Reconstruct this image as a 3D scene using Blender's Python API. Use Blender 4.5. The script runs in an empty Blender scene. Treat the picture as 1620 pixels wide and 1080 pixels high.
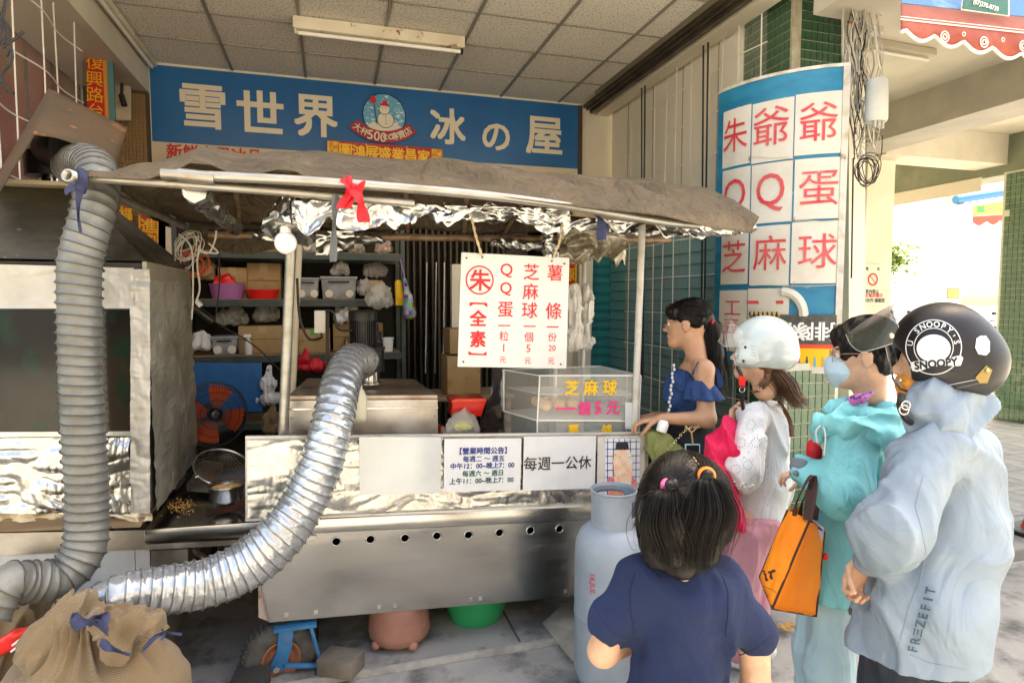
import bpy, bmesh, math, random
import numpy as np
from mathutils import Vector, Matrix
import openvdb

# ---------------------------------------------------------------- camera, world, sun, exposure
SC = bpy.context.scene
COL = SC.collection
EYE = Vector((0, 0, 1.6))
FPX, YAW, PITCH = 968.0, math.radians(16.4), math.radians(3.78)
FW = Vector((math.sin(YAW) * math.cos(PITCH), math.cos(YAW) * math.cos(PITCH), -math.sin(PITCH)))
RT = Vector((math.cos(YAW), -math.sin(YAW), 0))
UP = RT.cross(FW)
cam_d = bpy.data.cameras.new('camera')
cam_d.sensor_width = 36; cam_d.lens = 36 * FPX / 1620; cam_d.clip_start = 0.05; cam_d.clip_end = 400
cam = bpy.data.objects.new('camera', cam_d); COL.objects.link(cam)
cam.location = EYE; cam.rotation_euler = (math.pi / 2 - PITCH, 0, -YAW)
SC.camera = cam
SUN_EL, SUN_AZ = math.radians(64), math.radians(62)      # azimuth from +Y towards +X
w = bpy.data.worlds.new('World'); SC.world = w; w.use_nodes = True
wn = w.node_tree.nodes; wl_ = w.node_tree.links
sky = wn.new('ShaderNodeTexSky'); sky.sky_type = 'NISHITA'; sky.sun_disc = False
sky.sun_elevation = SUN_EL; sky.sun_rotation = SUN_AZ; sky.air_density = 1.0; sky.dust_density = 3.0; sky.ozone_density = 0.6
wn['Background'].inputs['Strength'].default_value = 0.15
wl_.new(sky.outputs[0], wn['Background'].inputs['Color'])
sun_d = bpy.data.lights.new('sun', 'SUN'); sun_d.energy = 5; sun_d.angle = math.radians(0.5); sun_d.color = (1, 0.95, 0.87)
sun = bpy.data.objects.new('sun', sun_d); COL.objects.link(sun)
sd = Vector((math.sin(SUN_AZ) * math.cos(SUN_EL), math.cos(SUN_AZ) * math.cos(SUN_EL), math.sin(SUN_EL)))
sun.rotation_euler = sd.to_track_quat('Z', 'Y').to_euler(); sun.location = (0, 0, 30)
SC.view_settings.view_transform = 'Standard'; SC.view_settings.look = 'None'
SC.view_settings.gamma = 1; SC.view_settings.use_curve_mapping = False
SC.view_settings.exposure = 2.62
SC.view_settings.use_white_balance = True; SC.view_settings.white_balance_temperature = 8000; SC.view_settings.white_balance_tint = 8
SC.render.engine = 'CYCLES'
SC.cycles.max_bounces = 8; SC.cycles.diffuse_bounces = 5; SC.cycles.glossy_bounces = 4
SC.cycles.transparent_max_bounces = 12; SC.cycles.transmission_bounces = 6
SC.cycles.caustics_reflective = False; SC.cycles.caustics_refractive = False
SC.cycles.use_denoising = True; SC.cycles.sample_clamp_indirect = 6

# ---------------------------------------------------------------- measuring helpers
def ray(px, py): return FW * FPX + RT * (px - 810) - UP * (py - 540)
def atY(px, py, Y): d = ray(px, py); return EYE + d * (Y / d.y)
def atX(px, py, X): d = ray(px, py); return EYE + d * (X / d.x)
def atZ(px, py, Z): d = ray(px, py); return EYE + d * ((Z - 1.6) / d.z)
def at(px, py, D): return EYE + ray(px, py) * (D / FPX)
V = Vector
rnd = random.Random(7)

# ---------------------------------------------------------------- noise
_lat = np.random.RandomState(3).rand(64, 64, 64).astype(np.float32) * 2 - 1
def vnoise(P, seed=0):
    P = np.asarray(P, dtype=np.float32) + seed * 7.31
    i = np.floor(P).astype(np.int32); f = P - i; f = f * f * (3 - 2 * f); i &= 63; j = (i + 1) & 63
    x0, y0, z0 = i[..., 0], i[..., 1], i[..., 2]; x1, y1, z1 = j[..., 0], j[..., 1], j[..., 2]
    fx, fy, fz = f[..., 0], f[..., 1], f[..., 2]
    a = _lat[x0, y0, z0] * (1 - fx) + _lat[x1, y0, z0] * fx; b = _lat[x0, y1, z0] * (1 - fx) + _lat[x1, y1, z0] * fx
    c = _lat[x0, y0, z1] * (1 - fx) + _lat[x1, y0, z1] * fx; d = _lat[x0, y1, z1] * (1 - fx) + _lat[x1, y1, z1] * fx
    return (a * (1 - fy) + b * fy) * (1 - fz) + (c * (1 - fy) + d * fy) * fz
def n1(x, y=0, z=0, seed=0): return float(vnoise(np.array([[x, y, z]]), seed)[0])

# ---------------------------------------------------------------- materials
MATS = {}
def M(name, col=(.5, .5, .5), rough=.5, metal=0, c2=None, ns=6, nlo=.4, nhi=.65, bump=0, bs=60, bstretch=None, alpha=1, trans=0, emit=0,
      ior=1.45, coat=0, detail=6, nstretch=None, rvar=0, wr=None, sheen=0, aniso=0, sss=0, c3=None, n3=30, c3lo=.6, c3hi=.7, spec=None):
    if name in MATS: return MATS[name]
    m = bpy.data.materials.new(name); m.use_nodes = True; MATS[name] = m
    N = m.node_tree.nodes; L = m.node_tree.links; b = N['Principled BSDF']
    def setv(k, v):
        if k in b.inputs: b.inputs[k].default_value = v
    c4 = lambda c: (c[0], c[1], c[2], 1)
    setv('Base Color', c4(col)); setv('Roughness', rough); setv('Metallic', metal); setv('Alpha', alpha); setv('Transmission Weight', trans)
    setv('IOR', ior); setv('Coat Weight', coat); setv('Sheen Weight', sheen); setv('Anisotropic', aniso)
    if spec is not None: setv('Specular IOR Level', spec)
    if sss: setv('Subsurface Weight', sss); setv('Subsurface Radius', (.01, .004, .002)); setv('Subsurface Scale', 1.0)
    tc = N.new('ShaderNodeTexCoord')
    def coords(st):
        if not st: return tc.outputs['Object']
        mp = N.new('ShaderNodeMapping'); mp.inputs['Scale'].default_value = st; L.new(tc.outputs['Object'], mp.inputs['Vector']); return mp.outputs[0]
    def noise(scale, st=None, det=6):
        n = N.new('ShaderNodeTexNoise'); n.inputs['Scale'].default_value = scale; n.inputs['Detail'].default_value = det
        n.inputs['Roughness'].default_value = .6; L.new(coords(st), n.inputs['Vector']); return n.outputs['Fac']
    def ramp(src, lo, hi):
        r = N.new('ShaderNodeMapRange'); r.inputs['From Min'].default_value = lo; r.inputs['From Max'].default_value = hi; L.new(src, r.inputs['Value']); return r.outputs[0]
    def mix(f, a, bb):
        x = N.new('ShaderNodeMix'); x.data_type = 'RGBA'; L.new(f, x.inputs[0])
        for k, v in ((6, a), (7, bb)):
            if isinstance(v, tuple): x.inputs[k].default_value = c4(v)
            else: L.new(v, x.inputs[k])
        return x.outputs[2]
    cur = tuple(col)
    if c2 is not None:
        cur = mix(ramp(noise(ns, nstretch, detail), nlo, nhi), cur, tuple(c2))
    if c3 is not None:
        cur = mix(ramp(noise(n3, nstretch, 5), c3lo, c3hi), cur, tuple(c3))
    if not isinstance(cur, tuple):
        L.new(cur, b.inputs['Base Color'])
    if rvar:
        r = N.new('ShaderNodeMapRange'); r.inputs['To Min'].default_value = max(.02, rough - rvar); r.inputs['To Max'].default_value = min(1, rough + rvar)
        L.new(ramp(noise(ns * 1.7, nstretch), .3, .7), r.inputs['Value']); L.new(r.outputs[0], b.inputs['Roughness'])
    if emit:
        b.inputs['Emission Color'].default_value = c4(col); b.inputs['Emission Strength'].default_value = emit
    if wr:                                     # soft creases (scale, depth, stretch)
        bw = N.new('ShaderNodeBump'); bw.inputs['Distance'].default_value = wr[1]; nw = N.new('ShaderNodeTexNoise'); nw.inputs['Scale'].default_value = wr[0]; nw.inputs['Detail'].default_value = 3
        nw.inputs['Distortion'].default_value = 1.2; L.new(coords(wr[2]), nw.inputs['Vector']); L.new(nw.outputs['Fac'], bw.inputs['Height']); L.new(bw.outputs[0], b.inputs['Normal'])
    if bump:
        bp = N.new('ShaderNodeBump'); bp.inputs['Strength'].default_value = 1; bp.inputs['Distance'].default_value = bump
        L.new(noise(bs, bstretch, 4), bp.inputs['Height'])
        if wr: L.new(bw.outputs[0], bp.inputs['Normal'])
        L.new(bp.outputs[0], b.inputs['Normal'])
    return m

def wave_mat(name, col, c2, scale, axis='Z', rough=.5, metal=0, dist=.001, lo=.3, hi=.7):
    m = M(name, col, rough, metal)
    N = m.node_tree.nodes; L = m.node_tree.links; b = N['Principled BSDF']
    tc = N.new('ShaderNodeTexCoord'); wv = N.new('ShaderNodeTexWave'); wv.bands_direction = axis; wv.inputs['Scale'].default_value = scale
    wv.inputs['Distortion'].default_value = .6; wv.inputs['Detail'].default_value = 2
    L.new(tc.outputs['Object'], wv.inputs['Vector'])
    r = N.new('ShaderNodeMapRange'); r.inputs['From Min'].default_value = lo; r.inputs['From Max'].default_value = hi; L.new(wv.outputs['Fac'], r.inputs['Value'])
    x = N.new('ShaderNodeMix'); x.data_type = 'RGBA'; L.new(r.outputs[0], x.inputs[0]); x.inputs[6].default_value = (*col, 1); x.inputs[7].default_value = (*c2, 1)
    L.new(x.outputs[2], b.inputs['Base Color'])
    bp = N.new('ShaderNodeBump'); bp.inputs['Distance'].default_value = dist; L.new(wv.outputs['Fac'], bp.inputs['Height']); L.new(bp.outputs[0], b.inputs['Normal'])
    return m

def weave(m, scale, dist, dark=None):
    """cross weave relief (and thread gaps) on an existing material"""
    N = m.node_tree.nodes; L = m.node_tree.links; b = N['Principled BSDF']; tc = N.new('ShaderNodeTexCoord')
    outs = []
    for ax in ('DIAGONAL', 'Z'):
        wv = N.new('ShaderNodeTexWave'); wv.bands_direction = ax; wv.inputs['Scale'].default_value = scale; wv.inputs['Distortion'].default_value = 1.5
        wv.inputs['Detail Scale'].default_value = .6
        L.new(tc.outputs['Object'], wv.inputs['Vector']); outs.append(wv.outputs['Fac'])
    mm = N.new('ShaderNodeMath'); mm.operation = 'MULTIPLY'; L.new(outs[0], mm.inputs[0]); L.new(outs[1], mm.inputs[1])
    bp = N.new('ShaderNodeBump'); bp.inputs['Distance'].default_value = dist; L.new(mm.outputs[0], bp.inputs['Height'])
    if b.inputs['Normal'].links: L.new(b.inputs['Normal'].links[0].from_socket, bp.inputs['Normal'])
    L.new(bp.outputs[0], b.inputs['Normal'])
    if dark and b.inputs['Base Color'].links:
        src = b.inputs['Base Color'].links[0].from_socket
        r = N.new('ShaderNodeMapRange'); r.inputs['From Min'].default_value = .05; r.inputs['From Max'].default_value = .4; L.new(mm.outputs[0], r.inputs['Value'])
        x = N.new('ShaderNodeMix'); x.data_type = 'RGBA'; L.new(r.outputs[0], x.inputs[0]); x.inputs[6].default_value = (*dark, 1); L.new(src, x.inputs[7])
        L.new(x.outputs[2], b.inputs['Base Color'])
    return m

def colour_from(m, fn):
    """fn(nodes, links, object_coord_socket) -> colour socket for base colour"""
    N = m.node_tree.nodes; L = m.node_tree.links; tc = N.new('ShaderNodeTexCoord')
    L.new(fn(N, L, tc.outputs['Object']), N['Principled BSDF'].inputs['Base Color']); return m

# ---------------------------------------------------------------- object helpers
def wloc(o):
    p = V((0, 0, 0))
    while o is not None: p += o.location; o = o.parent
    return p
def thing(name, label, cat, base, group=None):
    o = bpy.data.objects.new(name, None); COL.objects.link(o); o.empty_display_size = .1
    o.location = V(base); o['label'] = label; o['category'] = cat
    if group: o['group'] = group
    return o
def tag(o, label, cat, group=None):
    o['label'] = label; o['category'] = cat
    if group: o['group'] = group
    return o
def link(name, me, mat, parent=None, smooth=False, kind=None, label=None):
    """mesh given in world coordinates"""
    if mat is not None:
        me.materials.clear(); me.materials.append(mat)
    o = bpy.data.objects.new(name, me); COL.objects.link(o)
    if parent is not None:
        o.parent = parent; off = wloc(parent)
    else:
        n = len(me.vertices); co = np.empty(n * 3, dtype=np.float32); me.vertices.foreach_get('co', co); co = co.reshape(-1, 3)
        lo, hi = co.min(0), co.max(0); off = V(((lo[0] + hi[0]) / 2, (lo[1] + hi[1]) / 2, lo[2])); o.location = off
    me.transform(Matrix.Translation(-off))
    if smooth: me.polygons.foreach_set('use_smooth', [True] * len(me.polygons))
    if kind: o['kind'] = kind
    if label: o['label'] = label
    return o
def struct(name, me, mat, smooth=False): return link(name, me, mat, None, smooth, 'structure')

class MB:
    """collects shapes in world coordinates into one mesh"""
    def __init__(s): s.v = []; s.f = []
    def add(s, vs, fs):
        n = len(s.v); s.v += [tuple(v) for v in vs]; s.f += [tuple(i + n for i in f) for f in fs]; return s
    def mesh(s, name='m'):
        me = bpy.data.meshes.new(name); me.from_pydata(s.v, [], s.f); me.update(); return me
    def obj(s, name, mat, parent=None, smooth=False, kind=None, label=None, bevel=0, autos=False):
        me = s.mesh(name)
        if bevel:
            bm = bmesh.new(); bm.from_mesh(me); bmesh.ops.remove_doubles(bm, verts=bm.verts, dist=1e-5)
            es = [e for e in bm.edges if len(e.link_faces) == 2 and e.calc_face_angle(0) > .5]
            bmesh.ops.bevel(bm, geom=es, offset=bevel, segments=2, profile=.6, affect='EDGES', clamp_overlap=True); bm.to_mesh(me); bm.free()
        fix_normals(me)
        o = link(name, me, mat, parent, smooth, kind, label)
        if autos or (bevel and not smooth): shade_auto(o.data)
        return o
    # shapes
    def box(s, lo, hi):
        (a, b, c), (d, e, f) = lo, hi
        return s.add([(a, b, c), (d, b, c), (d, e, c), (a, e, c), (a, b, f), (d, b, f), (d, e, f), (a, e, f)],
                     [(0, 3, 2, 1), (4, 5, 6, 7), (0, 1, 5, 4), (1, 2, 6, 5), (2, 3, 7, 6), (3, 0, 4, 7)])
    def prism(s, pts, vec):
        """polygon pts extruded by vec"""
        n = len(pts); vec = V(vec); P = [V(p) for p in pts]
        return s.add(P + [p + vec for p in P], [tuple(range(n))[::-1], tuple(range(n, 2 * n))] + [(i, (i + 1) % n, n + (i + 1) % n, n + i) for i in range(n)])
    def tube(s, pts, r, n=8, cap=True):
        P = [V(p) for p in pts]; m = len(P); R = r if hasattr(r, '__len__') else [r] * m
        t0 = (P[1] - P[0]).normalized(); u = t0.orthogonal().normalized(); vs = []
        for i in range(m):
            t = (P[min(i + 1, m - 1)] - P[max(i - 1, 0)])
            t = t.normalized() if t.length > 1e-9 else t0
            u = (u - t * u.dot(t)); u = u.normalized() if u.length > 1e-6 else t.orthogonal().normalized(); w_ = t.cross(u)
            for k in range(n):
                a = 2 * math.pi * k / n; vs.append(P[i] + (u * math.cos(a) + w_ * math.sin(a)) * R[i])
        fs = [(i * n + k, i * n + (k + 1) % n, (i + 1) * n + (k + 1) % n, (i + 1) * n + k) for i in range(m - 1) for k in range(n)]
        if cap: fs += [tuple(range(n))[::-1], tuple(range((m - 1) * n, m * n))]
        return s.add(vs, fs)
    def lathe(s, c, prof, n=32, axis=(0, 0, 1), sx=1, sy=1, closed=False):
        """prof: list of (radius, height)"""
        q = V(axis).to_track_quat('Z', 'Y'); c = V(c); vs = []
        for r, h in prof:
            for k in range(n):
                a = 2 * math.pi * k / n; vs.append(c + q @ V((r * math.cos(a) * sx, r * math.sin(a) * sy, h)))
        m = len(prof); fs = [(i * n + k, i * n + (k + 1) % n, (i + 1) * n + (k + 1) % n, (i + 1) * n + k) for i in range(m - 1) for k in range(n)]
        if closed: fs += [((m - 1) * n + k, (m - 1) * n + (k + 1) % n, (k + 1) % n, k) for k in range(n)]
        else: fs += [tuple(range(n))[::-1], tuple(range((m - 1) * n, m * n))]
        return s.add(vs, fs)
    def ell(s, c, rad, n=16, m=10, rot=None):
        c = V(c); vs = []; fs = []
        for i in range(m + 1):
            th = math.pi * i / m
            for k in range(n):
                a = 2 * math.pi * k / n; p = V((rad[0] * math.sin(th) * math.cos(a), rad[1] * math.sin(th) * math.sin(a), rad[2] * math.cos(th)))
                vs.append(c + (rot @ p if rot else p))
        fs = [((i + 1) * n + k, (i + 1) * n + (k + 1) % n, i * n + (k + 1) % n, i * n + k) for i in range(m) for k in range(n)]
        return s.add(vs, fs)
    def torus(s, c, R, r, n=24, k=8, axis=(0, 0, 1)):
        q = V(axis).to_track_quat('Z', 'Y'); c = V(c); vs = []
        for i in range(n):
            a = 2 * math.pi * i / n
            for j in range(k):
                b = 2 * math.pi * j / k; vs.append(c + q @ V(((R + r * math.cos(b)) * math.cos(a), (R + r * math.cos(b)) * math.sin(a), r * math.sin(b))))
        return s.add(vs, [(i * k + j, ((i + 1) % n) * k + j, ((i + 1) % n) * k + (j + 1) % k, i * k + (j + 1) % k) for i in range(n) for j in range(k)])
    def grid(s, fn, nu, nv, closed_u=False):
        """fn(u,v)->point, u,v in 0..1"""
        vs = [fn(i / nu, j / nv) for j in range(nv + 1) for i in range(nu + 1)]
        return s.add(vs, [(j * (nu + 1) + i, j * (nu + 1) + i + 1, (j + 1) * (nu + 1) + i + 1, (j + 1) * (nu + 1) + i) for j in range(nv) for i in range(nu)])

def fix_normals(me):
    bm = bmesh.new(); bm.from_mesh(me); bmesh.ops.recalc_face_normals(bm, faces=bm.faces); bm.to_mesh(me); bm.free()
def shade_auto(me, ang=.6):
    me.polygons.foreach_set('use_smooth', [True] * len(me.polygons))
    bm = bmesh.new(); bm.from_mesh(me)
    for e in bm.edges:
        e.smooth = not (len(e.link_faces) != 2 or e.calc_face_angle(0) > ang)
    bm.to_mesh(me); bm.free()

def box(name, lo, hi, mat, parent=None, bevel=0, **k): return MB().box(lo, hi).obj(name, mat, parent, bevel=bevel, **k)
def plate(name, pix, Y, depth, mat, parent=None, bevel=0, **k):
    """polygon of picture measurements on the upright plane Y, extruded away by depth"""
    return MB().prism([atY(x, y, Y) for x, y in pix], (0, depth, 0)).obj(name, mat, parent, bevel=bevel, **k)
def tube(name, pts, r, mat, parent=None, n=10, **k): return MB().tube(pts, r, n).obj(name, mat, parent, autos=True, **k)
def spline(pts, n=8):
    P = [V(p) for p in pts]; P = [P[0] * 2 - P[1]] + P + [P[-1] * 2 - P[-2]]; out = []
    for i in range(1, len(P) - 2):
        a, b, c, d = P[i - 1:i + 3]
        for k in range(n):
            t = k / n; out.append(.5 * ((2 * b) + (c - a) * t + (2 * a - 5 * b + 4 * c - d) * t * t + (3 * b - a - 3 * c + d) * t ** 3))
    out.append(P[-2]); return out
def inst(name, src, loc, parent=None, label=None, scale=None, rot=None):
    o = bpy.data.objects.new(name, src.data); COL.objects.link(o)
    if parent is not None: o.parent = parent; o.location = V(loc) - wloc(parent)
    else: o.location = V(loc)
    if scale: o.scale = scale
    if rot: o.rotation_euler = rot
    if label: o['label'] = label
    return o
def copy_tree(o, loc, label):
    c = o.copy(); COL.objects.link(c); c.location = V(loc); c['label'] = label
    for ch in [x for x in bpy.data.objects if x.parent == o]:
        d = ch.copy(); COL.objects.link(d); d.parent = c
        for g in [x for x in bpy.data.objects if x.parent == ch]:
            e = g.copy(); COL.objects.link(e); e.parent = d
    return c

# lettering: each string becomes flat mesh, laid with its centre at p, along ax / ay
def lettering(s, p, h, mat, parent, ax=(1, 0, 0), ay=(0, 0, 1), name='lettering', weight=0, sx=1, bend=None, label=None, depth=.0008, spacing=1):
    c = bpy.data.curves.new('t', 'FONT'); c.body = s; c.align_x = 'LEFT'; c.offset = 0; c.resolution_u = 3; c.space_character = spacing
    t = bpy.data.objects.new('t', c); COL.objects.link(t)
    me = bpy.data.meshes.new_from_object(t.evaluated_get(bpy.context.evaluated_depsgraph_get()))
    bpy.data.objects.remove(t); bpy.data.curves.remove(c)
    n = len(me.vertices)
    if n == 0: return None
    co = np.empty(n * 3, dtype=np.float32); me.vertices.foreach_get('co', co); co = co.reshape(-1, 3)
    lo, hi = co.min(0), co.max(0); k = h / max(hi[1] - lo[1], 1e-4)
    x = (co[:, 0] - (lo[0] + hi[0]) / 2) * k * sx; y = (co[:, 1] - (lo[1] + hi[1]) / 2) * k; lay = np.zeros(n)
    if weight:                                # heavier strokes: copies shifted by a fraction of the height
        wv = weight * h * .8; F = [tuple(p.vertices) for p in me.polygons]; bpy.data.meshes.remove(me)
        of = [(-wv, -wv), (wv, wv), (wv, -wv), (-wv, wv), (0, 0)]
        x = np.concatenate([x + a for a, b in of]); y = np.concatenate([y + b for a, b in of]); lay = np.repeat(np.arange(5) * .0002, n)
        me = bpy.data.meshes.new('t'); me.from_pydata([(0, 0, 0)] * (n * 5), [], [tuple(i + n * q for i in f) for q in range(5) for f in F])
    if bend: W = np.array([tuple(bend(a, b, c_)) for a, b, c_ in zip(x, y, lay)])
    else:
        ax, ay = V(ax).normalized(), V(ay).normalized(); W = np.array(p)[None] + x[:, None] * np.array(ax) + y[:, None] * np.array(ay) + lay[:, None] * np.array(ax.cross(ay))
    me.vertices.foreach_set('co', W.astype(np.float32).ravel()); me.update()
    return link(name, me, mat, parent, label=label)

# ---------------------------------------------------------------- solid modelling with distance fields
def cap(p0, p1, r0, r1=None, flat=None): return ('c', np.array(p0, float), np.array(p1, float), r0, r0 if r1 is None else r1, flat)
def chain(pts, rs, flat=None): return [cap(pts[i], pts[i + 1], rs[i], rs[i + 1], flat) for i in range(len(pts) - 1)]
def ball(c, rad, ax=None): return ('e', np.array(c, float), np.array(rad if hasattr(rad, '__len__') else (rad,) * 3, float), None if ax is None else np.array(ax, float))
def evald(pr, P):
    if pr[0] == 'c':
        _, a, b, r0, r1, flat = pr; ab = b - a; L2 = max(float(ab @ ab), 1e-9); q = P - a
        t = np.clip((q @ ab) / L2, 0, 1); q = q - t[..., None] * ab; s = 1
        if flat is not None:
            d = np.array(flat[0], float); d /= np.linalg.norm(d); s = flat[1]; q = q + (q @ d)[..., None] * (1 / s - 1) * d
        return (np.sqrt((q * q).sum(-1)) - (r0 + (r1 - r0) * t)) * min(1, s)
    _, c, rad, ax = pr; q = P - c
    if ax is not None: q = q @ ax.T
    k0 = np.sqrt(((q / rad) ** 2).sum(-1)); return (k0 - 1) * rad.min() * .9 + (k0 - 1) * (rad.mean() - rad.min()) * .3
def solid(name, prims, mat, parent=None, res=.008, k=.02, disp=None, cuts=(), subs=(), hollow=0, label=None, kind=None, smooth_it=0, fine=(), sk=.0):
    def bb(p):
        if p[0] == 'c':
            r = max(p[3], p[4]) * (max(1, p[5][1]) if p[5] else 1)
            return np.minimum(p[1], p[2]) - r, np.maximum(p[1], p[2]) + r
        r = p[2].max(); return p[1] - r, p[1] + r
    B = [bb(p) for p in list(prims) + list(fine)]
    lo = np.min([b[0] for b in B], 0) - res * 4 - k * .4; hi = np.max([b[1] for b in B], 0) + res * 4 + k * .4; n = np.ceil((hi - lo) / res).astype(int) + 1
    X = [(lo[i] + np.arange(n[i]) * res).astype(np.float32) for i in range(3)]
    def sub(p, pad):
        b0, b1 = bb(p); i0 = np.clip(np.floor((b0 - pad - lo) / res).astype(int), 0, n); i1 = np.clip(np.ceil((b1 + pad - lo) / res).astype(int) + 1, 0, n)
        sl = tuple(slice(i0[a], i1[a]) for a in range(3)); return sl, np.stack(np.meshgrid(*[X[a][sl[a]] for a in range(3)], indexing='ij'), -1)
    def union(ps, kk):
        D = np.full(n, .5, dtype=np.float32)
        for p in ps:
            sl, P = sub(p, kk + 4 * res)
            if P.size == 0: continue
            d = evald(p, P); E_ = D[sl]
            if kk > 0:
                h = np.clip(.5 + .5 * (E_ - d) / kk, 0, 1); D[sl] = E_ * (1 - h) + d * h - kk * h * (1 - h)
            else: D[sl] = np.minimum(E_, d)
        return D
    D = union(prims, k)
    if fine:
        F = union(fine, .004); h = np.clip(.5 + .5 * (D - F) / .008, 0, 1); D = D * (1 - h) + F * h - .008 * h * (1 - h)
    if disp is not None:
        m_ = np.abs(D) < .07; I = np.nonzero(m_); Pm = np.stack([X[a][I[a]] for a in range(3)], -1); D[m_] -= disp(Pm)
    if hollow: D = np.maximum(D, -(D + hollow))
    for s_ in subs:
        sl, P = sub(s_, 3 * res)
        if P.size == 0: continue
        d = -evald(s_, P)
        if sk: h = np.clip(.5 - .5 * (D[sl] - d) / sk, 0, 1); D[sl] = D[sl] * (1 - h) + d * h + sk * h * (1 - h)
        else: D[sl] = np.maximum(D[sl], d)
    for (pt, nrm) in cuts:                    # keep the side opposite the normal
        nn = np.array(nrm, float); nn /= np.linalg.norm(nn); q = X[0][:, None, None] * nn[0] + X[1][None, :, None] * nn[1] + X[2][None, None, :] * nn[2] - float(np.array(pt, float) @ nn); D = np.maximum(D, q)
    g = openvdb.FloatGrid(background=res * 3); g.copyFromArray(np.clip(D, -res * 3, res * 3).astype(np.float32)); 
    pts, quads = g.convertToQuads(isovalue=0.0)
    pts = pts * res + lo
    me = bpy.data.meshes.new(name); nq = len(quads)
    me.vertices.add(len(pts)); me.vertices.foreach_set('co', pts.astype(np.float32).ravel())
    me.loops.add(nq * 4); me.loops.foreach_set('vertex_index', quads[:, ::-1].astype(np.int32).ravel())
    me.polygons.add(nq); me.polygons.foreach_set('loop_start', np.arange(0, nq * 4, 4, dtype=np.int32)); me.update(calc_edges=True); me.validate()
    bm = bmesh.new(); bm.from_mesh(me)
    for _ in range(1 + smooth_it): bmesh.ops.smooth_vert(bm, verts=bm.verts, factor=.5, use_axis_x=True, use_axis_y=True, use_axis_z=True)
    bmesh.ops.recalc_face_normals(bm, faces=bm.faces); bm.to_mesh(me); bm.free()
    return link(name, me, mat, parent, True, kind, label)
def folds(dirn, freq, amp, warp=.6, seed=0, f2=3.0):
    """cloth folds: ridges running along dirn"""
    d = np.array(dirn, float); d /= np.linalg.norm(d)
    def f(P):
        along = (P @ d)[..., None] * d; Q = (P - along) * freq + along * freq * .22
        w_ = vnoise(P * f2, seed + 3)[..., None] * warp
        n = vnoise(Q + w_, seed); return (np.clip(1 - np.abs(n) * 2.4, 0, 1) ** 1.3 - .15) * amp * 1.5 + vnoise(Q * 2.3 + w_, seed + 5) * amp * .55
    return f
def strands(paths, r, mat, name, parent, n=3, label=None):
    mb = MB()
    for p in paths:
        q = spline(p, 5) if len(p) > 2 else p; m = len(q); mb.tube(q, [r * (1 - .75 * (i / (m - 1)) ** 2) for i in range(m)], n, False)
    return mb.obj(name, mat, parent, smooth=True, label=label)

from mathutils.bvhtree import BVHTree
def bvh(o):
    off = wloc(o); return BVHTree.FromPolygons([v.co + off for v in o.data.vertices], [tuple(p.vertices) for p in o.data.polygons])
def onto(tree, px, py, off=.003, D=3):
    """nearest point of the surface in the measured direction"""
    d = ray(px, py).normalized(); h = tree.ray_cast(EYE, d)
    return (h[0] - d * off) if h[0] is not None else at(px, py, D)
def surf_text(s, tree, px, py, hpx, rot, mat, parent, weight=0, sx=1, off=.003, D=3, name='lettering', arc=None, smooth=0):
    cr_, sr_ = math.cos(rot), math.sin(rot)
    def f(x, y, c_):
        if arc: a = arc[0] + x / arc[1]; r = arc[1] + y; X_, Y_ = r * math.sin(a), -r * math.cos(a)
        else: X_, Y_ = x * cr_ - y * sr_, -(x * sr_ + y * cr_)
        return onto(tree, px + X_, py + Y_, off + c_, D)
    return lettering(s, None, hpx, mat, parent, weight=weight, sx=sx, bend=f, name=name)
def surf_patch(tree, pts, mat, parent, name, off=.003, D=3, n=10):
    """flat print: polygon (fan, subdivided) laid on a surface"""
    cx = sum(p[0] for p in pts) / len(pts); cy = sum(p[1] for p in pts) / len(pts); mb = MB(); m = len(pts)
    vs = [onto(tree, cx + (p[0] - cx) * j / n, cy + (p[1] - cy) * j / n, off, D) for j in range(n + 1) for p in pts]
    return mb.add(vs, [(j * m + i, j * m + (i + 1) % m, (j + 1) * m + (i + 1) % m, (j + 1) * m + i) for j in range(n) for i in range(m)]).obj(name, mat, parent, smooth=True)
def surf_line(tree, pts, r, mat, parent, name, off=.002, D=3, seg=6):
    P = []
    for i in range(len(pts) - 1):
        for q in range(seg): t = q / seg; P.append(onto(tree, pts[i][0] + (pts[i + 1][0] - pts[i][0]) * t, pts[i][1] + (pts[i + 1][1] - pts[i][1]) * t, off, D))
    P.append(onto(tree, *pts[-1], off, D)); return MB().tube(P, r, 6).obj(name, mat, parent, smooth=True)
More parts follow.
